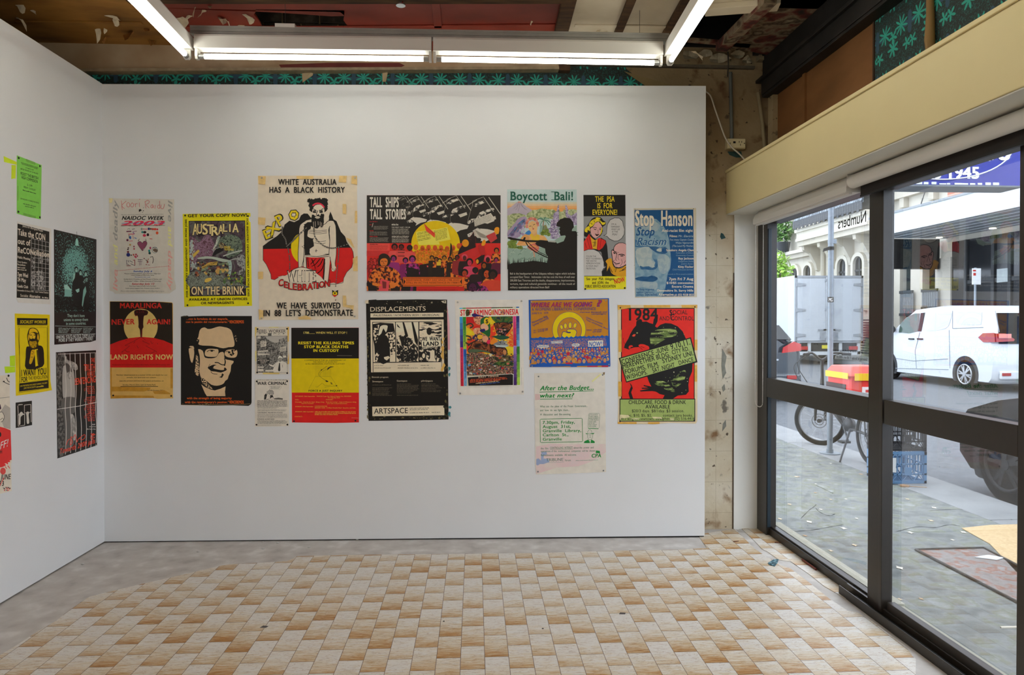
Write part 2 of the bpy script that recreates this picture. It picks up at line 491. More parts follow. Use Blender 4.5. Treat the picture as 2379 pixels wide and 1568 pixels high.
wb = struct(mb.build('wall_back'))
# white painted reveal beside the window
M_reveal = mat('f0efe8', 0.6, 0.02, 3, bump=0.05)
mb = MB()
mb.box(1.632, YB - 0.012, 0, 1.665, YB, 1.99, M_reveal)
mb.box(1.665, YB - 0.004, 0, XW, YB, 1.99, M_reveal)
mb.box(1.628, YB - 0.006, 0.0, 1.633, YB, 1.62, mat('46352a', .8, .3, 40))
struct(mb.build('trim_1'))

def wallpaper_material(name, sc):
    m, nt, N, L, b = new_mat(name)
    b.inputs['Roughness'].default_value = 0.7
    g = N.new('ShaderNodeNewGeometry')
    sep = N.new('ShaderNodeSeparateXYZ'); L.new(g.outputs['Position'], sep.inputs[0])
    def mth(op, a, c=0.0):
        n = N.new('ShaderNodeMath'); n.operation = op
        for i, val in enumerate((a, c)):
            if hasattr(val, 'links'): L.new(val, n.inputs[i])
            else: n.inputs[i].default_value = val
        return n.outputs[0]
    s = mth('ADD', sep.outputs[0], sep.outputs[1])     # runs along either wall
    PW, PH = 0.235 * sc, 0.20 * sc
    # repeat cell, every second column dropped by half
    u = mth('DIVIDE', s, PW); ci = mth('FLOOR', u); fu = mth('SUBTRACT', mth('SUBTRACT', u, ci), 0.5)
    v = mth('ADD', mth('DIVIDE', sep.outputs[2], PH), 0.66)
    fv = mth('SUBTRACT', mth('SUBTRACT', v, mth('FLOOR', v)), 0.5)
    def petals(cx, cy, n, r0, amp, ph):
        du, dv = mth('SUBTRACT', fu, cx), mth('MULTIPLY', mth('SUBTRACT', fv, cy), PH / PW)
        r = mth('SQRT', mth('ADD', mth('MULTIPLY', du, du), mth('MULTIPLY', dv, dv)))
        th = mth('ARCTAN2', dv, du)
        lim = mth('ADD', r0, mth('MULTIPLY', mth('COSINE', mth('ADD', mth('MULTIPLY', th, n), ph)), amp))
        return mth('LESS_THAN', r, lim), r
    f1, _ = petals(-0.25, 0.16, 9.0, 0.115, 0.078, 0.6)
    f2, _ = petals(0.25, 0.16, 9.0, 0.115, 0.078, 2.2)
    f3, _ = petals(0.0, -0.24, 7.0, 0.11, 0.06, 0.2)
    f4, _ = petals(0.42, -0.3, 5.0, 0.075, 0.05, 1.2)
    f5, _ = petals(-0.42, -0.3, 5.0, 0.075, 0.05, 0.2)
    f6, _ = petals(0.0, 0.02, 5.0, 0.085, 0.05, 1.0)
    f3 = mth('MAXIMUM', f3, f6)
    leaf = mth('MAXIMUM', mth('MAXIMUM', f1, f2), mth('MAXIMUM', f3, mth('MAXIMUM', f4, f5)))
    dmd, _ = petals(0.5, 0.12, 4.0, 0.14, 0.07, 0.0)
    dmd2, _ = petals(-0.5, 0.12, 4.0, 0.14, 0.07, 0.0)
    dmd = mth('MAXIMUM', dmd, dmd2)
    def mix(f, a, c_):
        x = N.new('ShaderNodeMix'); x.data_type = 'RGBA'
        L.new(f, x.inputs['Factor'])
        for sock, val in ((x.inputs[6], a), (x.inputs[7], c_)):
            if hasattr(val, 'links'): L.new(val, sock)
            else: sock.default_value = val
        return x.outputs[2]
    nz = N.new('ShaderNodeTexNoise'); nz.inputs['Scale'].default_value = 60; L.new(g.outputs['Position'], nz.inputs['Vector'])
    scr = mth('LESS_THAN', mth('ABSOLUTE', mth('SUBTRACT', nz.outputs['Fac'], 0.5)), 0.02)
    c0 = mix(scr, lin('1a2422'), lin('1f5550'))
    c1 = mix(dmd, c0, lin('2c4a5c'))
    c2 = mix(leaf, c1, lin('279a88'))
    L.new(c2, b.inputs['Base Color'])
    return m
M_wallpaper = wallpaper_material('teal_leaf_wallpaper', 1.0)
# wallpaper strip on the back wall above the panel
z0 = onY(300, 196, YB).z - .1
mb = MB()
P2 = lambda x, y: onY(x, y, YB - 0.004)
mb.prism([P2(x, y) for x, y in ((150, 205), (1300, 205), (1520, 205), (1500, 196), (1455, 160), (1452, 140), (1300, 140), (1250, 130), (700, 130), (150, 130))], (0, 0.003, 0), M_wallpaper)
paper_o = struct(mb.build('trim_2'))
tag(paper_o, 'teal leaf wallpaper strip above the white panel', 'wallpaper', kind='structure')
# ragged plaster bulkhead above it, ending in a broken timber edge
M_bulk = mottle([(0.2, '8a6a46'), (0.45, 'ab9070'), (0.6, 'bba587'), (0.85, '7d6344')], 2.2, 8, (1, 1, 1), 0.8, hard=False)
mb = MB()
x1 = onY(1298, 160, YB - .05).x
hexs = lambda y0, z0, z1, zt, m: mb.hexa([Vector(v) for v in ((-2.6, y0, z0), (x1, y0, z1), (x1, YB - .005, z1), (-2.6, YB - .005, z0), (-2.6, y0, zt or z0 + .016), (x1, y0, zt or z1 + .016), (x1, YB - .005, zt or z1 + .016), (-2.6, YB - .005, zt or z0 + .016))], m)
hexs(YB - .05, 2.787, 2.864, CZ, M_bulk)
hexs(YB - .068, 2.778, 2.854, 0, mat('9c8b70', .7, .2, 25))
mb.box(x1, YB - 0.06, 2.85, x1 + .07, YB - 0.005, CZ, mat('4a3220', .8, .3, 30))
mb.box(x1 + .07, YB - 0.03, 2.895, 1.75, YB - 0.005, 2.912, mat('5c5344', .8, .2, 30))
struct(mb.build('trim_3'))
mb = MB()
a, b_, c_, d_ = (onY(x, y, YB - .053) for x, y in ((652, 152), (930, 143), (935, 157), (655, 160)))
mb.prism([onY(x, y, YB - .052) for x, y in ((648, 150), (760, 146), (928, 146), (940, 152), (925, 159), (655, 161))], (0, .0015, 0), mat('6b2c26', .6, .15, 12))
o = mb.build('paint_patch', parent=bpy.data.objects['trim_3'])

# ---------------------------------------------------------------- ceiling: painted boards with peeling paint, holes and bare joists
M_ochre = mottle([(0.2, '4a3014'), (0.42, '7a5220'), (0.58, '92662c'), (0.85, '664416')], 2.4, 8, (1, 2.2, 1), 0.75, hard=False, k=1.3)
M_maroon = mottle([(0.25, '5b1c12'), (0.45, '7c2614'), (0.6, '8c3324'), (0.8, '6a2012')], 1.6, 7, (1, 1.5, 1), 0.5, hard=False, k=1.0)
M_creamc = mottle([(0.25, 'b3a387'), (0.45, 'cbbda4'), (0.65, 'd8cbb3'), (0.85, 'a08c70')], 3.0, 8, (1, 1, 1), 0.8, hard=False)
M_timber = mottle([(0.25, '2c1d10'), (0.5, '4a321c'), (0.75, '5f452a')], 6.0, 6, (1, 6, 1), 0.8, hard=False)
M_cavity = mat('0b0908', 0.95, 0.3, 8)
cp = lambda x, y, z=CZ: onZ(x, y, z)
mb = MB()
def slab(pts_, m, z=CZ, t=0.012):
    mb.prism([cp(x, y, z) for x, y in pts_], (0, 0, t), m)
xa, xb = cp(355, 40).x, cp(1300, 40).x
# boards (each with its own paint), leaving the holes open
mb.prism([(-6, -5, CZ), (xa, -5, CZ), (xa, 4.3, CZ), (-6, 4.3, CZ)], (0, 0, .012), M_ochre)
yh0, yh1 = cp(700, 26).y, cp(700, 92).y
hx0, hx1 = cp(596, 60).x, cp(800, 60).x
mb.prism([(xa, -5, CZ), (xb, -5, CZ), (xb, yh0, CZ), (xa, yh0, CZ)], (0, 0, .012), M_maroon)
hole_l = [(628, 92), (622, 78), (612, 70), (605, 55), (598, 44), (590, 34), (594, 27)]
hole_r = [(800, 37), (798, 48), (806, 58), (806, 70), (820, 80), (826, 92)]
mb.prism([(xa, yh0, CZ)] + [tuple(cp(*q_)) for q_ in reversed(hole_l)] + [(cp(628, 92).x, 4.3, CZ), (xa, 4.3, CZ)], (0, 0, .012), M_maroon)
mb.prism([tuple(cp(*q_)) for q_ in hole_r] + [(cp(826, 92).x, 4.3, CZ), (xb, 4.3, CZ), (xb, yh0, CZ), (cp(790, 27).x, yh0, CZ)], (0, 0, .012), M_maroon)
# the torn upper edge of the hole
mb.prism([tuple(cp(*q_)) for q_ in ((594, 27), (640, 29), (700, 33), (770, 38), (800, 37), (800, 24), (594, 22))], (0, 0, .011), M_maroon)
# cream boards
xc, xd = cp(1330, 40).x, cp(1590, 40).x
mb.prism([(xb, -5, CZ), (xd + .1, -5, CZ), (xd + .1, cp(1600, 8).y, CZ), tuple(cp(1590, 30)), tuple(cp(1545, 105)), (xb + .3, 4.3, CZ), (xb, 4.3, CZ)], (0, 0, .012), M_creamc)
mb.prism([(xd + .1, -5, CZ), (2.2, -5, CZ), (2.2, cp(1660, 15).y, CZ), (xd + .1, cp(1660, 15).y, CZ)], (0, 0, .012), M_creamc)
# rubble ceiling right of the open hole
M_rubble = mottle([(0.3, '2b1d14'), (0.42, '57241c'), (0.52, '7a6a54'), (0.62, '3a281a'), (0.75, '94866e')], 9, 8, (1, 1, 1), 0.9, hard=False, bump=.6)
mb.prism([tuple(cp(*q_)) for q_ in ((1715, 60), (1765, -30), (2000, -60), (1990, 40), (1790, 130), (1700, 110))], (0, 0, .012), M_rubble)
mb.prism([tuple(cp(*q_)) for q_ in ((1545, 94), (1740, 112), (1745, 102), (1680, 98), (1610, 92))], (0, 0, .012), M_rubble)
ceil_o = struct(mb.build('ceiling', loc=(0, 2, CZ)))
# cover strips and joists carried by the ceiling
def cstrip(p0, p1, w, t, m, name='cover_strip', z=CZ):
    a_, b2 = cp(*p0), cp(*p1)
    d_ = (b2 - a_); d_.z = 0; n_ = Vector((-d_.y, d_.x, 0)).normalized() * w / 2
    k = MB()
    k.hexa([a_ - n_ - Vector((0, 0, t)), b2 - n_ - Vector((0, 0, t)), b2 + n_ - Vector((0, 0, t)), a_ + n_ - Vector((0, 0, t)), a_ - n_, b2 - n_, b2 + n_, a_ + n_], m)
    return k.build(name, parent=ceil_o, bevel=.003)
cstrip((370, 62), (800, 62), .03, .008, M_maroon); cstrip((800, 62), (1290, 57), .03, .008, M_maroon)
cstrip((40, 50), (330, 52), .03, .008, M_ochre)
cstrip((1335, 58), (1560, 61), .03, .008, M_creamc)
cstrip((1012, 5), (1018, 66), .045, .008, M_maroon)
cstrip((290, -16), (1330, -16), .09, .035, M_timber, 'joist')
cstrip((1325, -20), (1296, 100), .075, .03, M_timber, 'joist')
cstrip((1470, -12), (1424, 102), .045, .02, M_timber, 'joist')
cstrip((1602, -20), (1532, 104), .05, .025, M_timber, 'joist')
cstrip((1790, -15), (1676, 100), .07, .05, M_rubble, 'joist')
cstrip((1640, 17), (1810, 4), .09, .03, M_creamc)
# the roof void over the holes
mb = MB()
M_brick_dark = mottle([(0.3, '1a120c'), (0.5, '2a2018'), (0.7, '4a4034')], 12, 5, (1, 1, 1), .9, hard=False)
mb.box(-6.0, -5.2, 3.5, 2.3, 4.5, 3.55, M_cavity); mb.box(.85, YB - .03, 3.03, 1.8, YB - .002, 3.5, M_cavity)  # near-black sheet in front of the wall paints in the void's darkness
struct(mb.build('roof_1'))
mb = MB()
# brickwork seen through the hole
rr = random.Random(4)
for r_ in range(6):
    zz = CZ + .015 + r_ * .076
    xx = -1.6 - (.11 if r_ % 2 else 0)
    while xx < 0.2:
        mb.box(xx, YB - .02 - rr.uniform(0, .006), zz, xx + .21, YB + .05, zz + .066, M_brick_dark)
        xx += .222
mb.build('brickwork', parent=wb)

# ---------------------------------------------------------------- peeling paint on the ceiling
M_flake = mat('d2c3a6', .8, .12, 30); M_flake2 = mat('8a5a24', .8, .2, 30)
def flake(px, py, w, h, m, rot=0.0, drop=0.03, seed=0, z=CZ):
    r = random.Random(seed + int(px * 13 + py))
    c0 = cp(px, py, z)
    n = 9; ring = []; tip = []
    for i in range(n):
        a_ = 2 * pi * i / n + rot
        q_ = 1 + r.uniform(-.45, .35)
        x_, y_ = cos(a_) * w / 2 * q_, sin(a_) * h / 2 * q_
        hang = max(0.0, sin(a_ - rot + 1)) * drop * r.uniform(.6, 1.3)
        ring.append(Vector((c0.x + x_, c0.y + y_, z - .003 - hang)))
    k = MB(); cc = sum(ring, Vector()) / n; cc.z = z - .012
    k.add(ring + [cc], [(i, (i + 1) % n, n) for i in range(n)], m)
    k.add([v + Vector((0, 0, .0015)) for v in ring] + [cc + Vector((0, 0, .0015))], [((i + 1) % n, i, n) for i in range(n)], m)
    return k.build('paint_flake', parent=ceil_o)
for i, (x, y, w, h, m_) in enumerate([(262, 37, .10, .05, M_flake), (268, 44, .05, .03, M_flake), (228, 67, .06, .03, M_flake), (245, 68, .03, .05, M_flake), (247, 85, .05, .03, M_flake2), (300, 72, .10, .07, M_flake2), (343, 66, .05, .03, M_flake2), (352, 92, .06, .05, M_flake2), (50, 42, .07, .04, M_flake), (78, 24, .05, .02, M_flake), (48, 12, .06, .03, M_flake),
        (425, 42, .08, .05, M_flake), (438, 36, .05, .02, M_flake), (470, 24, .06, .04, M_flake), (452, 15, .02, .03, M_flake), (488, 12, .03, .02, M_flake), (518, 40, .07, .05, M_flake), (530, 46, .05, .03, M_flake), (570, 33, .07, .02, M_flake), (582, 40, .05, .02, M_flake), (560, 58, .05, .01, M_flake), (435, 76, .09, .03, M_flake), (452, 85, .05, .02, M_flake), (538, 80, .06, .02, M_flake), (605, 66, .05, .02, M_flake),
        (832, 72, .10, .02, M_flake), (845, 84, .04, .04, M_flake), (880, 73, .06, .015, M_flake), (1225, 74, .05, .03, M_flake), (1250, 90, .06, .03, M_flake), (1235, 49, .02, .02, M_flake), (1405, 75, .06, .07, M_flake), (1390, 68, .04, .03, M_flake), (1460, 88, .07, .05, M_flake), (1475, 94, .05, .04, M_flake), (1620, 120, .12, .05, M_flake), (1560, 96, .09, .04, M_flake)]):
    flake(x, y, w * .7, h * .7, m_, i * .7, .02 + .02 * (i % 3), i)

# ---------------------------------------------------------------- window wall: boxed beam, steel lintel, painted boards
mb = MB()
mb.box(1.58, -1.0, 1.99, 1.92, YB, 2.245, M_cream)
mb.box(1.572, -1.0, 2.245, 1.92, YB, 2.262, M_cream)
mb.box(1.584, -1.0, 1.984, 1.92, YB, 1.99, mat('dcdad0', .6, .03, 6))  # paler underside: daylight from the window put into its colour
o = struct(mb.build('trim_4', bevel=.003))
# upper wall: bare board, then wallpaper
M_board = mottle([(0.3, '62401e'), (0.5, '734b27'), (0.7, '80552f')], 2.0, 6, (1, 1, 3), .7, hard=False)
XU = 1.85
mb = MB()
ysplit = onX(2031, 130, XU).y
mb.box(XU, -1, 2.2, XU + .1, ysplit, 3.6, M_wallpaper)
mb.box(XU, ysplit, 2.2, XU + .1, YB, 3.6, M_board)
mb.box(XU - .006, ysplit - .006, 2.2, XU + .01, ysplit + .004, 2.75, mat('3c2714', .7, .2))
yy = onX(1868, 240, XU).y
mb.box(XU - .012, yy - .03, 2.2, XU, yy, 2.75, M_board)
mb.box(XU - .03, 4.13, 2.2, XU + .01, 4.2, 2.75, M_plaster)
struct(mb.build('wall_right'))
# steel lintel: two dark flanges
M_steel = mottle([(0.3, '0f0d0c'), (0.5, '191614'), (0.7, '262220')], 6, 6, (1, 1, 1), .6, hard=False)
mb = MB()
mb.box(1.78, -1, 2.70, 1.95, 4.2, 2.716, M_steel)
mb.box(1.775, -1, 2.716, 1.80, 4.2, 2.80, M_steel)
mb.box(1.80, -1, 2.716, 1.83, 4.2, 2.80, M_steel)
mb.box(1.755, -1, 2.80, 1.85, 4.24, 2.82, M_steel)
mb.box(1.80, -1, 2.82, 1.85, 4.24, 3.20, M_steel)
mb.box(1.66, -1, 3.02, 1.84, 4.24, 3.06, M_steel)
mb.box(1.735, -1, 2.975, 1.82, 4.24, 3.02, M_steel)
st = thing('steel_lintel', 'blackened steel lintel running above the shop window', 'steel beam', (1.8, 2, 2.70))
mb.build('beam', parent=st, bevel=.003)
struct(st)
# torn curl of wallpaper hanging down
ya = onX(2160, 60, XU - .02).y
mb = MB()
path = [(XU - .012, ya - .012, 2.262 + .001), (XU - .02, ya, 2.45), (XU - .012, ya + .008, 2.55), (XU - .015, ya + .01, 2.70)]
mb.tube(path, [.012, .02, .016, .012], mat('8a6a3c', .7, .1), 8)
o = mb.build('torn_wallpaper_curl')
tag(o, 'brown backed curl of torn wallpaper hanging over the boxed beam', 'torn wallpaper')
# window wall below/behind: solid pieces
mb = MB()
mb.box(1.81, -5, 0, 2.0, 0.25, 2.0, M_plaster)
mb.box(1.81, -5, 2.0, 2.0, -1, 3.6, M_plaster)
struct(mb.build('wall_front'))
mb = MB(); mb.box(-6, -5.2, 0, 2.0, -5.0, 3.6, M_white); struct(mb.build('wall_rear'))
mb = MB(); mb.box(-6.1, -5.2, 0, -6.0, 4.5, 3.6, M_white); mb.box(-6, 4.5, 0, -2.6, 4.6, 3.6, M_white); struct(mb.build('wall_side'))

# ---------------------------------------------------------------- glazing
GX = 1.845
M_glass = glass('f2f6f6', 0.3)
def rail(mb, y0, y1, z0, z1, x0=1.785, x1=1.875, m=M_frame): mb.box(x0, y0, z0, x1, y1, z1, m)
wnd = thing('window_1', 'dark bronze framed fixed shop window beside the white reveal', 'window', (1.84, 3.65, 0)); struct(wnd)
mb = MB()
rail(mb, 4.125, 4.263, 0, 1.99, 1.785, 1.848)
rail(mb, 2.945, 3.033, 0, 1.99, 1.785, 1.83)
mb.box(1.852, 2.95, 0, 1.91, 4.2, .058, M_sill)
rail(mb, 3.033, 4.125, 0, .045, 1.805); rail(mb, 3.033, 4.125, .045, .055, 1.815)
rail(mb, 3.033, 4.125, .852, .969)
rail(mb, 3.033, 4.125, 1.912, 1.99)
mb.box(1.79, 4.119, 0.05, 1.812, 4.125, 1.88, mat('1a2a34', .4, .1))
mb.build('window_frame', parent=wnd, bevel=.002)
mb = MB(); mb.box(GX, 3.02, .05, GX + .006, 4.13, .86, M_glass); mb.box(GX, 3.02, .96, GX + .006, 4.13, 1.915, M_glass); mb.build('window_pane', parent=wnd)
dr = thing('door_1', 'dark bronze framed sliding glass door nearer the camera', 'door', (1.83, 2.6, 0)); struct(dr)
mb = MB()
XD0, XD1 = 1.782, 1.835
rail(mb, 2.922, 2.943, .03, 1.99, XD0, XD1 - .002)
rail(mb, 2.09, 2.167, .03, 1.99, XD0, XD1 + .01)
mb.box(1.836, 2.17, 0, 1.9, 2.944, .05, M_sill)
rail(mb, 2.167, 2.908, .035, .085, 1.80, XD1)
rail(mb, 2.167, 2.908, .865, .971, XD0, XD1)
rail(mb, 2.167, 2.908, 1.885, 1.99, XD0, XD1)
mb.box(1.79, 2.942, .05, 1.80, 2.946, 1.88, mat('1a2a34', .4, .1))
mb.build('door_frame', parent=dr, bevel=.002)
mb = MB(); mb.box(1.822, 2.15, .06, 1.828, 2.92, .88, M_glass); mb.box(1.822, 2.15, .96, 1.828, 2.92, 1.89, M_glass); mb.build('door_pane', parent=dr)
# track standing proud of the floor
mb = MB()
y1t = onZ(1986, 1384).y + .03
mb.box(1.752, .25, 0, 1.757, y1t, .042, M_frame); mb.box(1.757, .25, 0, 1.79, y1t, .012, M_black)
mb.box(1.775, .25, 0, 1.781, y1t - .1, .03, M_black); mb.box(1.79, .25, 0, 1.80, y1t, .05, M_frame); mb.box(1.80, .25, 0, 1.86, 2.944, .034, M_frame)
mb.build('door_track', parent=dr, bevel=.001)
w2 = thing('window_2', 'further bays of the bronze framed shopfront', 'window', (1.84, 1.2, 0)); struct(w2)
mb = MB()
for y_ in (.25, 1.2): rail(mb, y_, y_ + .07, 0, 1.99)
rail(mb, .25, 2.09, 0.034, .09, 1.80, 1.87); rail(mb, .25, 2.09, .86, .97); rail(mb, .25, 2.09, 1.88, 1.99)
mb.build('window_frame', parent=w2)
mb = MB(); mb.box(GX, .3, .05, GX + .006, 2.1, .88, M_glass); mb.box(GX, .3, .96, GX + .006, 2.1, 1.89, M_glass); mb.build('window_pane', parent=w2)

# ---------------------------------------------------------------- fluorescent battens
M_batten = mat('dedbd4', .35, .01, 4, spec=.5)
M_tube = glow('fff7ec', TUBE_EMIT)
M_cap = mat('a8a8a4', .3, .05, metal=.7)
def batten(name_label, a, b, side=0.0, group='fluorescent battens under the ceiling', cable=False):
    """tube centres a -> b; body above"""
    a, b = Vector(a), Vector(b); d = (b - a).normalized(); n = Vector((-d.y, d.x, 0))
    t = thing('fluorescent_batten', name_label, 'light', (a + b) / 2, group)
    A, B = a - d * .022, b + d * .022
    z1, z2 = .032, .105
    k = MB()
    prof = [(-.031, z1), (.031, z1), (.029, z2 - .012), (.024, z2), (-.024, z2), (-.029, z2 - .012)]
    k.loft([[A + n * u + Vector((0, 0, w)) for u, w in prof], [B + n * u + Vector((0, 0, w)) for u, w in prof]], M_batten, smooth=False)
    k.build('housing', parent=t, bevel=.002)
    for e, s_ in ((A, 1), (B, -1)):
        k = MB()
        pr = [(-.019, z1 + .01), (-.019, -.004), (-.011, -.017), (.011, -.017), (.019, -.004), (.019, z1 + .01)]
        k.prism([e + n * u + Vector((0, 0, w)) for u, w in pr], d * s_ * .013, M_batten)
        k.build('lamp_holder', parent=t, bevel=.002)
    k = MB(); k.cyl(a + d * .02, b - d * .02, .013, M_tube, 16); k.build('tube', parent=t)
    for e, s_ in ((a, 1), (b, -1)):
        k = MB(); k.cyl(e - d * s_ * .006, e + d * s_ * .0205, .0133, M_cap, 16); k.build('tube_cap', parent=t)
    return t
TY = 3.6
tz = lambda x, y: onY(x, y, TY)
pa, pb = tz(466, 131), tz(993, 137)
pc, pd_ = tz(1017, 137.5), tz(1528, 146)
batten('fluorescent batten left of the pair hanging parallel to the white panel', pa, pb)
batten('fluorescent batten right of the pair hanging parallel to the white panel', pc, pd_)
def along(x, y, L, ang=0.0, z=None):
    p0 = onZ(x, y, z)
    d = Vector((sin(ang), -cos(ang), 0))
    return p0, p0 + d * L
zl, zr = pa.z - .002, pd_.z
p0, p1 = along(432, 128, 1.18, 0.04, zl)
batten('fluorescent batten at left, running towards the camera from the corner', p0, p1)
p0, p1 = along(1558, 142, 1.18, -0.04, zr)
batten('fluorescent batten at right, running towards the camera near the lintel', p0, p1)
# unseen battens added along both rows and across, to fill the room with light
for nm, (x, y), a_, zz in (('left', (432, 128), .04, zl), ('right', (1558, 142), -.04, zr)):
    for k_ in (1, 2, 3):
        p0, p1 = along(x, y, 1.18, a_, zz); off = Vector((sin(a_), -cos(a_), 0)) * 1.25 * k_
        batten('unseen fill light batten number %d, added to extend the %s row' % (k_, nm), p0 + off, p1 + off)
for r_, y in enumerate((1.0, .3, -.5, -1.7, -2.6, -3.4)): batten('unseen fill light batten added across the room out of view, %s one' % ('first', 'second', 'third', 'fourth', 'fifth', 'sixth')[r_], (-.82, y, zl), (.36, y, zl))
# steel carrier channel above the pair
M_alu = mat('9b9a94', .45, .1, 12, metal=.2)
k = MB()
ca, cb2 = pa + Vector((-.05, .012, .113)), pd_ + Vector((.06, .012, .113))
for zz, yy0, yy1 in ((0, -.02, .03), (.014, -.017, .027), (.03, -.02, .03)):
    dz_ = Vector((0, 0, zz))
    k.hexa([ca + dz_ + Vector((0, yy0, 0)), cb2 + dz_ + Vector((0, yy0, 0)), cb2 + dz_ + Vector((0, yy1, 0)), ca + dz_ + Vector((0, yy1, 0))] + [q_ + dz_ + Vector((0, 0, .011 if zz != .014 else .016)) + Vector((0, y_, 0)) for q_, y_ in ((ca, yy0), (cb2, yy0), (cb2, yy1), (ca, yy1))], M_alu)
o = k.build('carrier_channel'); tag(o, 'grey metal carrier channel above the pair of front battens', 'channel')
def wire(name, label, pts_, r, m, group=None, cat='wire'):
    k = MB(); k.tube(pts_, r, m, 6)
    return tag(k.build(name), label, cat, group)
M_wire = mat('4b4844', .5, .1)
for px, lab in ((663, 'thin suspension wire above the left front batten'), (1486, 'thin suspension wire above the right front batten')):
    b0 = onY(px, 90, TY + .012); z_ = (ca.z if px < 1000 else cb2.z) + .04
    wire('suspension_wire', lab, [(b0.x, b0.y, z_), (b0.x, b0.y, CZ)], .0012, M_wire, 'suspension wires of the light rail')
k = MB(); b0 = onY(663, 80, TY); k.box(b0.x - .05, TY - .01, ca.z + .041, b0.x + .05, TY + .03, ca.z + .06, M_batten); tag(k.build('junction_clip'), 'small grey clip on top of the left front batten', 'clip')
def sm(pts_, n=6):
    P = [Vector(p) for p in pts_]; out = []
    for i in range(len(P) - 1):
        p0_, p1_, p2_, p3_ = P[max(i - 1, 0)], P[i], P[i + 1], P[min(i + 2, len(P) - 1)]
        for j in range(n):
            t = j / n
            out.append(.5 * ((2 * p1_) + (p2_ - p0_) * t + (2 * p0_ - 5 * p1_ + 4 * p2_ - p3_) * t * t + (3 * p1_ - p0_ - 3 * p2_ + p3_) * t ** 3))
    out.append(P[-1]); return out
M_cable = mat('d8d5cc', .5, .02)
wire('light_cable', 'white cable looping over the left front batten', sm([onY(x, y, TY + .075) for x, y in ((450, 95), (560, 88), (600, 86), (640, 80), (700, 81), (720, 82), (730, 90))]), .004, M_cable, 'white light cables', 'cable')
wire('light_cable', 'white cable arching to the right end of the front battens', sm([onY(x, y, TY + .075) for x, y in ((1447, 101), (1470, 94), (1486, 93), (1500, 97), (1520, 102), (1545, 96))]), .004, M_cable, 'white light cables', 'cable')

# ================================================================ posters: printed sheets drawn as layered shapes on paper
def pp(s):
    if not isinstance(s, str): return list(s)
    a = [float(x) for x in s.split()]
    return list(zip(a[::2], a[1::2]))
def rnd_pts(P, n=4, closed=True):
    out = []; L_ = len(P)
    for i in range(L_ if closed else L_ - 1):
        if closed: a, b, c, d = P[i - 1], P[i], P[(i + 1) % L_], P[(i + 2) % L_]
        else: a, b, c, d = P[max(i - 1, 0)], P[i], P[i + 1], P[min(i + 2, L_ - 1)]
        for j in range(n):
            t = j / n
            out.append(tuple(.5 * ((2 * b[k]) + (c[k] - a[k]) * t + (2 * a[k] - 5 * b[k] + 4 * c[k] - d[k]) * t * t + (3 * b[k] - a[k] - 3 * c[k] + d[k]) * t ** 3) for k in (0, 1)))
    if not closed: out.append(P[-1])
    return out
def clip_box(P, x0, y0, x1, y1):
    for ax, lim, sg in ((0, x0, 1), (0, x1, -1), (1, y0, 1), (1, y1, -1)):
        out = []
        for i in range(len(P)):
            a, b = P[i - 1], P[i]
            ia, ib = (a[ax] - lim) * sg >= 0, (b[ax] - lim) * sg >= 0
            if ia != ib:
                t = (lim - a[ax]) / (b[ax] - a[ax])
                out.append((a[0] + t * (b[0] - a[0]), a[1] + t * (b[1] - a[1])))
            if ib: out.append(b)
        P = out
        if not P: break
    return P
M_pinb = mat('171514', .35, .05); M_pinw = mat('b8b6b2', .3, .05, metal=.6)
STEP = 0.00002
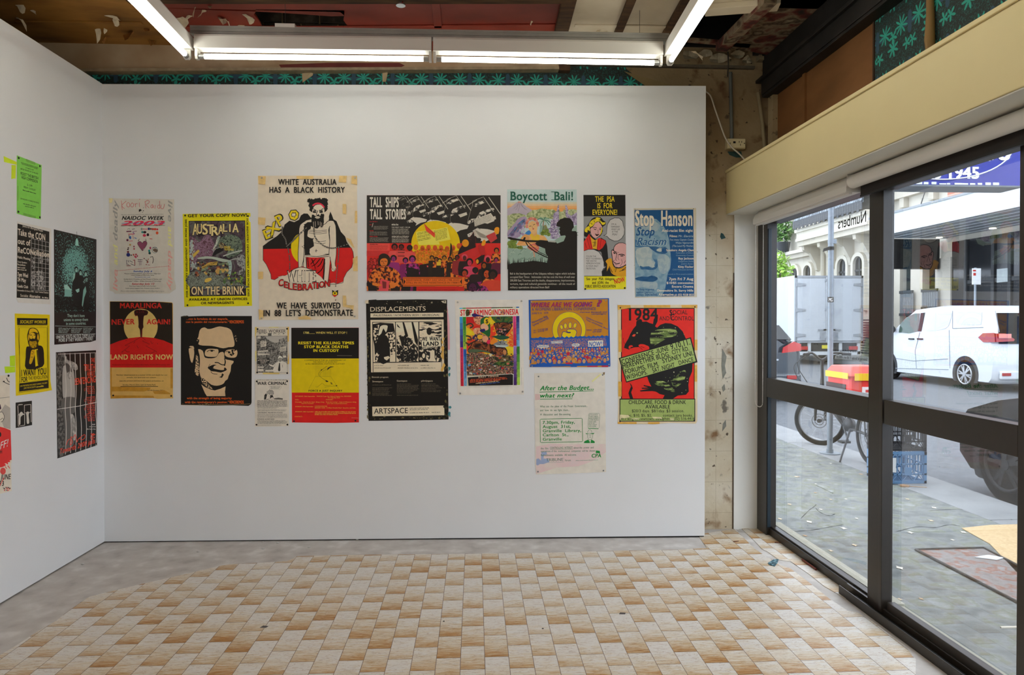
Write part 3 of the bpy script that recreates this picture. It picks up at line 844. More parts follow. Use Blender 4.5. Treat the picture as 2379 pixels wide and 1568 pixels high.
class Art:
    """x, y are measured on the print: origin (ox, oy) in photo units, s units of drawing per photo unit"""
    def __init__(s, region, imgw, wall='panel', K=1.3):
        s.ox, s.oy, s.sc = region[0], region[1], imgw / region[2]
        s.wall = wall; s.K = K; s.clip = None; s.z = 0.0014; s.mb = MB(); s.kids = []
        s.rng = random.Random(region[0] * 7 + region[1])
        s.n = PN if wall == 'panel' else Vector((1, 0, 0))
        s.p0 = PA if wall == 'panel' else Vector((XL, 0, 0))
    def w(s, x, y, z=0.0):
        return onP(s.ox + x / s.sc, s.oy + y / s.sc, s.p0, s.n) + s.n * z
    def c(s, h): return h if not isinstance(h, str) else mat(h, .5, .05, 25, k=s.K, spec=.3)
    def sheet(s, out, h):
        P = pp(out); lo = [s.w(x, y, .0004) for x, y in P]
        s.mb.prism(lo, s.n * .0008, s.c(h)); s.P = P
        return s
    def po(s, pts, h, sm=0, up=1):
        P = pp(pts)
        if sm: P = rnd_pts(P, sm)
        if s.clip:
            P = clip_box(P, *s.clip)
            if len(P) < 3: return s
        if up: s.z += STEP
        s.mb.poly([s.w(x, y, s.z) for x, y in P], s.c(h)); return s
    def r(s, x0, y0, x1, y1, h, up=1): return s.po([(x0, y0), (x1, y0), (x1, y1), (x0, y1)], h, 0, up)
    def el(s, x, y, rx, ry, h, n=20, a0=0.0, a1=360.0, up=1, rot=0.0):
        P = []
        for i in range(n):
            t = radians(a0 + (a1 - a0) * i / (n if a1 - a0 >= 360 else n - 1))
            u, v = rx * cos(t), ry * sin(t)
            P.append((x + u * cos(rot) - v * sin(rot), y + u * sin(rot) + v * cos(rot)))
        return s.po(P, h, 0, up)
    def ln(s, pts, wd, h, sm=0, closed=False, up=1):
        P = pp(pts)
        if sm: P = rnd_pts(P, sm, closed)
        n = len(P); A = []; B = []
        for i in range(n):
            a, b = (P[i - 1], P[(i + 1) % n]) if closed else (P[max(i - 1, 0)], P[min(i + 1, n - 1)])
            tx, ty = b[0] - a[0], b[1] - a[1]; l = math.hypot(tx, ty) or 1
            A.append((P[i][0] - ty / l * wd / 2, P[i][1] + tx / l * wd / 2)); B.append((P[i][0] + ty / l * wd / 2, P[i][1] - tx / l * wd / 2))
        if up: s.z += STEP
        vs = [s.w(x, y, s.z) for x, y in A + B]
        s.mb.add(vs, [(i, (i + 1) % n, n + (i + 1) % n, n + i) for i in range(n if closed else n - 1)], s.c(h)); return s
    def t(s, txt, x0, y0, x1, h, col, bold=0.0, ital=0.0, dy=0.0, perp=False, up=1, sp=1.0):
        vs, fs, a, b = glyphs(txt, bold, ital, 3 if h > 25 else 2, sp if sp != 1.0 else 1.0 + max(0, bold) * 1.9)
        k = 1.0 / max(1e-6, b - a)
        ux, uy = x1 - x0, dy
        if perp:
            l = math.hypot(ux, uy) or 1; vx, vy = uy / l * h, -ux / l * h
        else: vx, vy = 0, -h
        if up: s.z += STEP
        s.mb.add([s.w(x0 + ux * (v[0] - a) * k + vx * v[1], y0 + uy * (v[0] - a) * k + vy * v[1], s.z + v[2] * 6e-6) for v in vs], fs, s.c(col)); return s
    def tt(s, rows, col, bold=0.0, ital=0.0):
        s.z += STEP
        for r_ in rows: s.t(r_[0], r_[1], r_[2], r_[3], r_[4], col, bold, ital, r_[5] if len(r_) > 5 else 0.0, up=0)
        s.z += STEP; return s
    def d(s, x0, y0, x1, h, col, dy=0.0, gap=0.3, dens=1.0):
        """a line of print too small to read"""
        x = x0; m = s.c(col)
        while x < x1 - h * .3:
            for _ in range(s.rng.randint(2, 8)):
                wd = h * s.rng.uniform(.3, .62); hh = h * s.rng.choice((.68, .68, .72, 1.0)) * dens
                if x + wd > x1: break
                yb = y0 + dy * (x - x0) / max(1, x1 - x0)
                s.mb.poly([s.w(x, yb, s.z + STEP), s.w(x + wd, yb + dy * wd / (x1 - x0), s.z + STEP), s.w(x + wd, yb - hh, s.z + STEP), s.w(x, yb - hh, s.z + STEP)], m)
                x += wd + h * .2
            x += h * .45
        return s
    def dd(s, x0, ys, x1, h, col, dy=0.0, rag=0.12):
        for y in ys: s.d(x0, y, x1 - (x1 - x0) * s.rng.uniform(0, rag), h, col, dy)
        s.z += STEP; return s
    def bits(s, x0, y0, x1, y1, n, r0, r1, cols, asp=1.0):
        """irregular printed patches"""
        for i in range(n):
            x, y, r_ = s.rng.uniform(x0, x1), s.rng.uniform(y0, y1), s.rng.uniform(r0, r1)
            k = s.rng.randint(4, 6); a = s.rng.uniform(0, 6)
            P = [(x + r_ * s.rng.uniform(.6, 1.2) * cos(a + 2 * pi * j / k), y + r_ * asp * s.rng.uniform(.6, 1.2) * sin(a + 2 * pi * j / k)) for j in range(k)]
            s.po(P, s.rng.choice(cols), 0, 0)
            if i % 4 == 3: s.z += STEP
        s.z += STEP; return s
    def heads(s, x0, y0, x1, y1, rows, r0, r1, skins, hairs, bodies, face=None):
        for j in range(rows):
            f = j / max(1, rows - 1); y = y0 + (y1 - y0) * f; r_ = r0 + (r1 - r0) * f
            x = x0 + s.rng.uniform(0, r_ * 2); zb = s.z; i = 0
            while x < x1:
                yy = y + s.rng.uniform(-r_, r_) * .6; i += 1
                s.z = zb + STEP * (1 + (i % 2) * 3)
                s.po([(x - r_ * 1.6, yy + r_ * 4), (x - r_ * 1.4, yy + r_ * 1.6), (x - r_ * .4, yy + r_), (x + r_ * .4, yy + r_), (x + r_ * 1.4, yy + r_ * 1.6), (x + r_ * 1.6, yy + r_ * 4)], s.rng.choice(bodies), 0, 0)
                s.el(x, yy - r_ * .15, r_ * 1.05, r_ * 1.25, s.rng.choice(hairs), 9)
                s.el(x, yy + r_ * .15, r_ * .72, r_ * .95, s.rng.choice(skins), 9)
                if face and r_ > 9:
                    s.z += STEP
                    s.ln([(x - r_ * .4, yy), (x - r_ * .1, yy)], r_ * .14, face, up=0); s.ln([(x + r_ * .1, yy), (x + r_ * .4, yy)], r_ * .14, face, up=0)
                    s.ln([(x - r_ * .25, yy + r_ * .6), (x + r_ * .25, yy + r_ * .6)], r_ * .16, face, up=0)
                x += r_ * s.rng.uniform(2.0, 2.9)
            s.z = zb + STEP * 8
        return s
    def pin(s, pts, m=None, r=.0055, name='push_pin'):
        for x, y in pp(pts): s.kids.append(('pin', (x, y), m or M_pinb, r, name))
        return s
    def tape(s, pts, h='d9b25e'):
        s.kids.append(('tape', pp(pts), h)); return s
    def done(s, label, name='poster', cat='poster', group='posters on the white walls'):
        q = [s.w(x, y) for x, y in s.P]
        base = sum(q, Vector()) / len(q); base.z = min(v.z for v in q)
        o = s.mb.build(name, loc=base); tag(o, label, cat, group)
        for k in s.kids:
            mb = MB()
            if k[0] == 'pin':
                c = s.w(*k[1]); zz = s.z + .0001
                mb.cyl(c + s.n * zz, c + s.n * (zz + .0022), k[3], k[2], 14, k[3] * .8)
                mb.build(k[4], parent=o)
            else:
                s.z += STEP * 2
                mb.prism([s.w(x, y, s.z) for x, y in k[1]], s.n * .0001, mat(k[2], .4, .12, 40, k=s.K))
                mb.build('tape', parent=o)
        return o

BK, WH, RD, YE = '1b1815', 'd8cdbb', 'd01f1c', 'e0c400'
def strip_tape(a, pts, h, label):
    mb = MB(); mb.prism([a.w(x, y, .0003) for x, y in pp(pts)], a.n * .0004, mat(h, .45, .06, 30, k=a.K))
    return tag(mb.build('tape_strip'), label, 'tape', 'lime tape strips on the left wall')

# ---- left wall ------------------------------------------------------------------------------------------------
a = Art((0, 350, 130), 536, 'left')
a.sheet('160 45 397 138 388 658 275 635 160 602', '7fc850')
a.tt([('ON THE TWENTIETH ANNIVERSARY OF BRITISH', 198, 118, 362, 10, 52), ('TROOPS INVADING NORTH OF IRELAND', 205, 131, 355, 10, 48), ("IT'S TIME TO SAY", 243, 170, 320, 12, 22), ('BRITISH TROOPS OUT OF IRELAND', 195, 180, 362, 13, 48)], BK, .012)
a.tt([('PICKET THE BRITISH', 195, 230, 363, 27, 48), ('HIGH COMMISSION', 203, 267, 358, 27, 44), ('12 - 2 PM', 257, 336, 305, 19, 12), ('FRIDAY 12 AUGUST', 225, 355, 338, 17, 33), ('GIVE IRELAND A CHANCE FOR PEACE', 193, 464, 370, 13, 44)], BK, .015)
a.d(215, 381, 348, 9, BK, 36).d(220, 511, 345, 8, BK, 30).d(238, 536, 325, 8, BK, 18)
a.tape('245 78 335 112 335 136 245 102', '74b048').tape('220 595 340 628 340 648 220 618', '6aa843').tape('163 335 174 338 174 480 163 478', '6fae45')
a.pin('175 70 378 148 172 585 378 638')
a.done('bright green flyer with black text at the top of the left wall', 'flyer', 'flyer')
strip_tape(a, '34 52 158 108 158 136 38 108', 'c6e21c', 'upper level strip of lime tape beside the green flyer')
strip_tape(a, '110 136 152 140 148 268 132 266 108 272', 'c6e21c', 'short upright strip of lime tape hanging below the green flyer corner')

a = Art((0, 350, 130), 536, 'left')
a.sheet('163 678 490 748 482 1472 172 1455 157 1420', 'cfcbc4')
a.po('165 698 470 776 468 1424 157 1408', BK)
gm = mottle([(.0, '2a2826'), (.45, '6e6b68'), (.56, 'a9a5a0')], 90, 4, k=1.2)
a.el(318, 1060, 17, 32, gm, 12).el(390, 1048, 20, 42, gm, 12).el(452, 1048, 14, 22, gm, 12).el(316, 1112, 15, 22, gm, 10)
a.po('296 1170 318 1145 338 1180 336 1325 296 1320', gm).po('345 1165 372 1130 420 1165 428 1335 350 1330', gm)
for i in range(6): a.ln([(298 + i * 34, 838 + i * 9), (294 + i * 34.5, 1328 + i * 3)], 3, 'b8b4ae')
for i in range(12): a.ln([(296, 840 + i * 45), (466, 880 + i * 42)], 3, 'b8b4ae', up=0)
a.tt([('Take the CON', 168, 806, 430, 60, 56), ('out of', 168, 890, 288, 54, 22), ('ReCONciliation', 168, 975, 467, 54, 48)], WH, .03)
a.tt([('Justice for Aboriginal People', 212, 728, 407, 18, 50), ('Public Meeting', 165, 1030, 287, 24, 20), ('Guest Speaker:', 165, 1070, 256, 16, 12), ('Ray Jackson', 165, 1096, 240, 17, 10), ('7pm Wed', 165, 1202, 265, 38, 14), ('24 May', 165, 1250, 245, 36, 10), ('Gaelic Club', 163, 1308, 265, 26, 10), ('Devonshire St Surry Hills - near Central Station', 163, 1344, 460, 16, 24), ('Alternative', 278, 1405, 382, 28, 8)], WH, .03)
a.t('Socialist', 192, 1398, 268, 26, WH, 0, 0, 7)
a.d(165, 1122, 243, 10, WH, 8).d(165, 1142, 250, 10, WH, 8).d(400, 1412, 460, 12, WH, 4)
a.done('black poster with white lettering and barred prisoners, under the green flyer')

a = Art((0, 720, 130), 474, 'left', 1.35)
a.sheet('124 30 420 40 418 300 425 600 438 680 300 705 134 727 128 300', 'f0bd10')
a.po('141 68 400 72 400 127 143 128', BK)
a.t('SOCIALIST WORKER', 167, 113, 385, 26, 'f0bd10', .02, .25, 2)
a.ln('150 137 403 134 408 662 157 702 168 560 160 330', 3.5, BK, 0, True).ln('160 152 396 150 402 592 166 612', 3, BK, 0, True)
# pointing man with a great beard
a.po('220 320 245 308 330 300 362 322 370 395 358 480 220 500 215 400', BK, 3)
a.po('290 335 318 330 322 470 298 480', 'f0bd10').po('305 340 318 338 330 440 318 470', '4a3a10')
a.po('245 160 280 150 312 165 330 200 332 245 320 280 322 300 300 326 262 326 240 295 232 260 228 215', '2e2409', 3).po('250 165 280 156 308 170 318 195 290 186 262 192 244 205', 'e0ae10', 3).po('318 200 326 225 324 258 312 240', 'd8a810', 3).po('236 215 244 205 246 240 240 262 234 240', 'c89c10', 3).po('248 262 270 268 300 262 312 285 298 318 266 320 246 290', 'b08a10', 3).bits(246, 275, 308, 318, 16, 3, 7, ['3a2e0c', 'c89c10'])
a.el(272, 222, 26, 30, 'dcae20', 14).ln('252 214 268 212', 6, BK).ln('282 212 296 214', 6, BK).po('250 250 275 240 298 250 290 266 275 258 258 266', BK).ln('274 220 270 236', 3, BK)
a.po('262 345 285 336 295 360 284 400 262 455 244 450 252 400', 'c89c10', 3).ln('268 350 276 348 280 365', 4, BK).ln('262 372 280 372', 4, BK).ln('258 400 275 400', 4, BK)
a.tt([('I WANT YOU', 178, 562, 388, 54, -18), ('FOR', 178, 612, 230, 42, -6)], BK, .035)
a.t('THE REVOLUTION', 237, 593, 402, 28, BK, 0, 0, -14)
a.po('163 622 404 594 408 660 160 692', BK)
a.tt([("JOIN THE PEOPLE WHO AREN'T JOINING THE ARMY", 166, 652, 398, 13, -28), ('JOIN THE SOCIALISTS', 198, 670, 300, 13, -13)], 'f0bd10', .01)
a.d(305, 657, 368, 12, 'f0bd10', -8)
a.done('yellow poster of a bearded man pointing, on the left wall')
strip_tape(a, '82 390 127 385 127 475 84 475', 'b4dc22', 'upright lime tape piece beside the yellow bearded man poster')
strip_tape(a, '37 480 127 477 127 528 60 534 44 534', 'b4dc22', 'lower lime tape piece left of the yellow bearded man poster')

a = Art((0, 720, 130), 474, 'left', 1.35)
a.sheet('132 785 268 769 270 975 133 1000', BK)
for l in ('148 812 152 890 200 886', '204 806 204 872 258 866', '258 800 262 950', '150 890 152 985 208 975', '206 880 206 972', '204 806 258 800', '148 890 205 880'): a.ln(l, 5, 'c9c2b6')
a.po('160 880 178 862 192 875 190 890 172 910 170 965 158 970 158 905', 'c9c2b6', 3).po('218 872 232 860 245 870 240 890 245 955 225 960 222 900', 'c9c2b6', 3)
a.d(150, 808, 195, 9, 'c9c2b6', -4)
a.done('small black sticker with two hands gripping bars, under the yellow poster', 'sticker', 'sticker')

a = Art((0, 720, 130), 474, 'left', 1.35)
a.sheet('-70 562 60 551 78 552 84 900 92 1300 97 1533 60 1542 -70 1575', 'd3c9b8')
a.po('-70 975 -20 985 40 1000 88 1020 96 1275 60 1310 20 1330 -70 1350', 'd82f2c').po('35 1300 60 1325 70 1320 52 1300', 'd3c9b8').po('62 1292 80 1330 88 1326 80 1288', 'd3c9b8').po('78 1276 96 1300 96 1270', 'd3c9b8').ln('40 1325 55 1345', 6, 'd82f2c').ln('62 1318 80 1342', 6, 'd82f2c')
a.po('-10 880 40 800 84 830 86 1010 30 995', 'a9a196').ln('-40 750 78 738', 3, '5c564e').po('-70 860 -10 870 15 865 35 900 25 935 5 950 -70 960', 'd3c9b8').ln('-10 870 15 865 33 900 25 935 5 950', 4, BK, 3).ln('0 930 18 915 28 930', 4, BK)
a.po('-70 800 0 800 8 835 -10 850 -70 850', '3a1030').el(-6, 1055, 14, 22, BK, 12)
a.t('FF!', -2, 1182, 68, 60, 'e8dfd0', .0, .2, -30).t('H', -4, 1220, 14, 34, BK, .02, 0, -3).t('JUNE', 0, 1440, 90, 44, BK, .02, .2, -8).t('13', -4, 1492, 30, 42, BK, .02, 0, -4)
a.el(22, 1365, 24, 30, 'cf4a44', 12).ln('-5 1490 30 1420', 6, 'cf4a44').bits(20, 1500, 80, 1530, 20, 3, 7, ['cf2f2c', BK]).ln('20 605 50 620 78 632', 5, BK).ln('52 575 62 600 78 612', 5, BK).el(30, 605, 6, 6, BK, 8).pin('68 557')
a.done('cream poster with a red splash and JUNE 13, cut off by the photo edge')

a = Art((110, 520, 130), 364, 'left', 1.3)
a.sheet('42 36 318 101 315 757 280 768 45 786', '272020')
tm = [mottle([(0, '241e1c'), (x, '6fa59c')], 130, 3, k=1.2) for x in (.60, .54, .48, .42)]
a.po('48 44 305 105 305 570 48 575', tm[0]).el(180, 300, 95, 170, tm[1]).el(178, 280, 80, 130, tm[2]).el(176, 260, 60, 90, tm[3])
a.po('184 100 192 92 200 112 202 145 178 140', '8fc4b8').ln('192 95 190 50', 2, BK)
a.po('110 410 155 425 158 520 110 520', '78a89e').po('105 400 125 395 155 430 110 425', '9cc4b8').po('50 470 300 480 300 560 50 560', mottle([(0, '1c1716'), (.6, '3f5a56')], 120, 3))
for hx, hy in ((186, 295), (213, 315), (247, 322)):
    a.po([(hx - 26, hy + 120), (hx - 22, hy + 45), (hx - 8, hy + 22), (hx + 10, hy + 22), (hx + 24, hy + 50), (hx + 22, hy + 215), (hx - 18, hy + 215)], '1a1716', 2)
    a.el(hx, hy, 12, 19, '151312', 12).el(hx + 1, hy + 6, 8, 13, '8db8ac', 12).ln([(hx - 4, hy + 3), (hx + 6, hy + 3)], 2.5, '1a1716')
a.po('168 325 180 318 176 352 160 380', '8db8ac').po('225 385 240 360 262 345 262 370 240 395', mottle([(0, '26201e'), (.5, '8db8ac')], 130, 2)).po('180 430 205 420 206 440 192 448', '8db8ac').po('232 430 246 405 252 440 238 480 228 540 222 530', '7aa89c')
a.tt([("They don't have", 127, 606, 240, 19, 0), ('unions to annoy them', 105, 633, 262, 19, -2), ('in some countries.', 120, 658, 250, 19, -3)], 'a9cbbf', .0)
a.ln('48 664 312 670', 2, 'b9c9c2').ln('48 718 312 716', 2, 'b9c9c2')
for x0, x1 in ((70, 148), (153, 225), (230, 296)):
    for k in range(4): a.d(x0, 680 + k * 9, x1 - k * 6, 5, 'a9bdb6', 2)
a.tt([("UNIONS: YOU'D NOTICE THEM A LOT", 55, 747, 306, 21, -12), ("MORE IF THEY WEREN'T THERE!", 72, 769, 294, 21, -12)], 'd4ddd6', .02)
a.pin('46 42 308 112 50 772 308 752', r=.005)
a.done('dark teal poster of three men by a sofa, top right on the left wall')

a = Art((110, 520, 130), 364, 'left', 1.35)
a.sheet('55 835 315 822 318 1000 322 1440 200 1482 65 1526', '1c1a18')
gm = mottle([(0, '4a4744'), (.45, '8b8680'), (.58, 'b8b2aa')], 40, 5, k=1.25, hard=False)
a.po('56 838 110 834 112 900 92 960 90 1100 96 1240 110 1340 112 1505 68 1520', mottle([(0, '3a3835'), (.5, '6c6863')], 60, 4, k=1.2))
a.po('112 860 122 862 130 885 160 895 190 915 195 945 180 952 150 935 118 905', gm, 3)
a.po('98 940 115 920 140 930 165 945 175 1000 178 1130 150 1150 105 1140 96 1060', 'a39e97', 3).po('122 905 150 930 158 965 142 985 128 975 120 940', '4a4744', 3).po('128 970 150 960 162 985 150 1010 132 1000', gm, 3)
a.po('92 1140 178 1130 182 1200 172 1230 150 1240 160 1290 172 1340 160 1365 176 1420 120 1490 112 1340 100 1240', '5c5955', 3).po('150 1240 172 1250 185 1330 182 1400 165 1400 158 1300', gm, 3)
for i in range(7):
    x = 112 + i * 33
    a.ln([(x, 840), (x + 3, 960), (x + 8, 1080), (x + 2, 1200), (x + 9, 1330), (x + 4, 1500 - i * 9)], 4, 'c3beb6', 3)
a.ln('62 1206 200 1186 320 1160', 4, 'd0cbc3').ln('58 848 316 838', 3, 'd0cbc3')
R_ = 'd8432a'
a.tt([('THE', 278, 901, 307, 28, -1), ('TRUTH', 236, 957, 308, 42, -5), ('ABOUT', 256, 990, 308, 30, -4), ('SENTENCING', 176, 1048, 312, 42, -18)], R_, .03)
for yy in (1062, 1132, 1188, 1240):
    for k in range(5): a.d(250 + k * 3, yy + k * 11, 308, 7, R_, -3)
    a.ln([(238, yy + 12), (245, yy + 6), (248, yy + 20), (240, yy + 26)], 2, R_, 0, True)
a.ln('120 1440 130 1410 150 1400 145 1440 160 1420 150 1385 165 1390 180 1370 190 1420 200 1400 240 1370 240 1395 215 1405 212 1385', 4, R_, 3).bits(280, 1350, 306, 1400, 16, 3, 6, [R_])
a.t('Towards 2000 jails', 80, 1496, 308, 32, R_, .02, .2, -70)
a.d(290, 1308, 314, 7, 'c9c4bc').d(270, 1322, 314, 7, 'c9c4bc').d(254, 1338, 314, 7, 'c9c4bc')
a.pin('62 845 310 832 72 1510 316 1430', r=.005)
a.done('poster of a man behind bars with red lettering, lower right on the left wall')

# ---- white panel, from the left corner -------------------------------------------------------------------------
a = Art((245, 450, 170), 1066, K=1.28)
a.sheet('55 66 160 70 1000 82 1003 1240 1025 1340 1022 1390 935 1452 142 1458 108 1425 62 1412', 'cbc5ba')
G, PK, YL = '9b9994', 'e6a49c', 'e6da92'
for s_, col, y0, y1 in (('live', PK, 1415, 1105), ('and', YL, 1040, 735), ('deadly', G, 680, 88)):
    x = 176; vs = None
    a.t(s_, x, y0, x + .01, 62, col, .03, .25, y1 - y0, True)
for s_, col, y0, y1 in (('live', G, 95, 410), ('and', YL, 480, 775), ('deadly', PK, 830, 1410)):
    a.t(s_, 915, y0, 915.01, 62, col, .03, .25, y1 - y0, True)
for l in ('232 100 240 170 248 236', '305 108 240 172 280 218', '312 150 330 130 352 145 355 180 335 196 314 180 312 150', '370 160 388 135 410 150 412 180 390 196 370 180 370 160', '432 140 440 195', '436 160 452 145 470 148', '494 130 498 195', '578 112 590 215', '575 125 610 98 640 110 630 140 595 160 640 210', '690 160 672 165 662 190 675 208 692 195 692 160 700 210', '728 165 722 220', '790 105 796 215', '796 165 770 170 760 195 775 215 796 205', '815 160 808 205 830 220 850 205 862 150'):
    a.ln(l, 6, 'c24a54', 3)
a.el(502, 82, 6, 6, 'c24a54', 8).po('488 232 510 222 535 245 515 252 490 268', BK).bits(505, 205, 560, 285, 10, 3, 6, [BK])
a.d(232, 312, 860, 11, '8b877f', -8)
a.t('NAIDOC WEEK', 240, 381, 855, 54, BK, .045, .28).t('2003', 226, 458, 866, 60, 'd6304a', .05, .3).t('our children our future', 240, 440, 868, 22, '3c62b0', 0, .3, -4)
a.t('HAPPY 10TH BIRTHDAY 93.7FM KOORI RADIO', 230, 475, 870, 13, BK, .04, .2, -6)
a.po('540 832 490 770 470 730 478 708 505 695 530 710 540 722 555 700 580 690 602 705 605 735 585 775 552 810', '87455e', 2).ln('540 832 492 770 470 730 478 706 505 695 530 710 540 724 555 700 580 690 604 705 606 735 585 775 545 834', 5, '4a2a38', 2)
a.ln('475 690 500 655 485 690', 6, '4a3440').ln('585 690 590 655 600 690', 6, '4a3440')
for x, y, rx, ry, c_ in ((530, 515, 14, 18, '8a9088'), (556, 515, 7, 9, 'c23a52'), (578, 516, 7, 9, 'c23a52'), (604, 517, 14, 10, 'd27a90'), (635, 512, 16, 18, '1f2560'), (664, 513, 12, 14, '6b3028'), (692, 516, 16, 16, 'c23a3a'), (725, 517, 20, 16, 'd2442a'), (758, 520, 14, 14, 'd23a5a'), (540, 560, 16, 16, '2f8a80'), (575, 561, 24, 18, '2a1c24'), (755, 572, 20, 22, 'd9542c'), (570, 608, 24, 20, 'c8324e'), (620, 598, 18, 22, '2f1820'), (362, 745, 13, 13, 'b08a3c'), (336, 790, 11, 9, '3a1c20'), (330, 812, 12, 10, '2a1418'), (332, 848, 16, 14, '6a1c2c'), (335, 890, 28, 28, '23286a'), (378, 895, 10, 9, BK), (412, 890, 12, 13, 'b84a3c'), (418, 770, 10, 12, '9a3050'), (420, 804, 12, 10, 'b02f48'), (448, 885, 14, 12, 'b84058'), (436, 915, 14, 14, 'c23a58'), (466, 908, 10, 12, 'b03a50'), (446, 928, 12, 10, 'c23a58'), (656, 792, 12, 20, 'b23a6a'), (640, 832, 16, 18, '2f8a86'), (646, 866, 18, 18, '1f4a48'), (323, 676, 16, 18, '6a3048'), (365, 640, 14, 24, '3a6ab0')): a.el(x, y, rx, ry, c_, 12, up=0)
a.z += STEP
for l, w_, c_ in (('308 552 380 548', 18, '7a4a5c'), ('400 550 460 545', 8, '8a5a7a'), ('320 520 350 505 360 525', 5, '3a3438'), ('345 600 350 650', 8, '221a20'), ('335 590 425 588', 12, 'c2606a'), ('345 692 400 688', 8, 'd06a78'), ('400 600 410 660', 7, 'd08a8a'), ('390 520 430 510', 7, '3a3040'), ('400 560 425 585', 10, '6a3a8a'), ('310 1050 370 1050', 8, '7a2028'), ('430 965 432 1048', 8, '9a2030'), ('310 965 312 1035', 6, '20244a'), ('330 970 345 1000', 6, '20244a'), ('355 975 400 1000', 6, '20244a'), ('320 1025 350 1040', 6, '20244a'), ('370 1020 430 1048', 6, '20244a'), ('405 970 432 965', 8, '9a2030'), ('470 960 545 965', 5, '3a3440'), ('470 985 540 990', 5, '6a4a6a'), ('490 955 500 1045', 5, '6a3a60'), ('515 955 520 1040', 5, '6a3a60'), ('560 940 575 950', 12, '7a2a3a'), ('590 960 625 1000', 8, '3a1c14'), ('630 945 605 1005', 8, 'a0603c'), ('655 925 690 915 700 960 690 1015', 8, '1f1a18'), ('590 1030 605 1035', 10, 'a02838'), ('620 1038 650 1040', 5, 'a02838'), ('610 1010 630 990', 8, 'b83a4a'), ('645 655 685 660', 8, 'c23a3a'), ('640 610 680 600', 4, 'd8a090'), ('425 640 455 655', 12, '7a98c8')): a.ln(l, w_, c_, 0, False, 0)
a.z += STEP
a.el(722, 820, 44, 46, '4a6a78', 16).el(722, 820, 39, 41, 'cbc5ba', 16).po('690 815 730 800 765 820 755 850 715 845', '6a5a4c', 2).d(690, 795, 750, 14, '3a3a44')
a.d(160, 1128, 940, 9, 'd07a76', -72)
a.t('Sunday July 6', 408, 1142, 683, 25, '2a5aa8', .045, .25).t('Saturday July 12', 385, 1326, 715, 25, 'c23038', .045, .25)
a.tt([('Museum of Sydney NAIDOC Open Day from 1:30pm-5pm', 280, 1171, 806, 14), ('Corner of Bridge and Phillip Streets, Sydney', 375, 1193, 712, 13), ('Sunday July 6, 12 midday and 5pm Museum of Sydney  and', 270, 1251, 820, 14), ('Monday July 7, 6:30pm - 8:30pm University of Technology', 277, 1281, 812, 14), ('Kick Koori Radio Birthday Party from 8pm', 352, 1353, 738, 14), ('South Sydney Leagues Club, Chalmers Street Redfern', 295, 1385, 795, 14)], '3c3834', .012)
a.t("'Yarning about the media'", 430, 1221, 660, 13, '4a6ab0', .01).t('More information 9564 5090 or info@gadigal.org.au', 228, 1428, 858, 20, '8b867e')
a.tape('52 66 110 70 100 130 58 138', 'd2c694')
a.done('pale handmade looking poster with a purple heart and faded side lettering')

a = Art((245, 690, 170), 1066, K=1.4)
a.sheet('62 62 760 66 970 78 985 100 983 1420 988 1475 760 1482 650 1462 75 1480', 'cba55a')
a.po('68 66 760 70 975 85 982 690 985 1027 70 1027', '241b12')
cx, cy_ = 516, 430
a.el(cx, cy_, 247, 258, 'cdb068', 40)
a.po('70 692 200 640 350 598 520 580 700 594 850 632 983 690 985 1027 70 1027', 'c41a16', 0)
a.po('424 200 470 182 560 186 618 205 620 240 600 265 566 272 556 320 552 400 556 440 540 470 536 576 512 578 504 480 482 440 484 400 480 330 470 275 442 272 422 245', '2e110e', 2)
a.bits(430, 195, 610, 265, 10, 4, 10, ['8a1a16', '2e110e']).po('540 470 530 578 522 578 532 480', '8a1a16').ln('424 250 440 275 470 268', 8, '8a1a16')
for l in ('520 580 420 640 285 708 355 712 235 806 255 800', '520 580 585 625 540 640 645 688 590 712 745 795 750 812', '285 770 320 802 355 798', '410 675 435 645', '460 705 480 745', '295 636 315 634', '755 670 768 690', '660 640 680 680 700 665', '590 765 602 772', '660 820 720 795'): a.ln(l, 5, '4a0f0c')
a.tt([('MARALINGA', 214, 162, 822, 74), ('NEVER', 92, 402, 428, 76, -6), ('AGAIN!', 604, 396, 945, 72)], 'c32a20', .045)
a.t('LAND RIGHTS NOW', 75, 910, 985, 72, 'd3b36a', .045)
a.t('Produced by the Committee to Defend Black Rights, PO Box 498 Broadway, 2007', 105, 993, 945, 14, '5a1410', .0)
a.tt([('Nuclear disarmament is a matter of life and death for our', 163, 1143, 905, 16), ('people, our land and our culture.', 315, 1178, 745, 16), ('Join the protest and march for peace and justice, on', 207, 1228, 850, 16), ('Sunday, March 23rd, 1pm at Hyde Park.', 253, 1286, 738, 17), ('Contact the Committee to Defend Black Rights, PO Box 498, Broadway, 2007', 143, 1366, 840, 15)], '3a2a14', .012)
a.ln('222 1302 768 1302', 7, BK)
for p_ in ('95 1305 350 1308 660 1318 650 1352 560 1375 300 1370 95 1375', '690 1372 860 1356 945 1400 945 1416 720 1412', '78 1432 700 1438 715 1470 80 1472', '70 1030 95 1030 95 1430 74 1430', '950 1040 985 1040 985 1330 950 1330'): a.tape(p_, 'b8862a')
a.pin('116 1433 960 1440 930 105')
a.done('black and red poster with a mushroom cloud over a yellow sun')

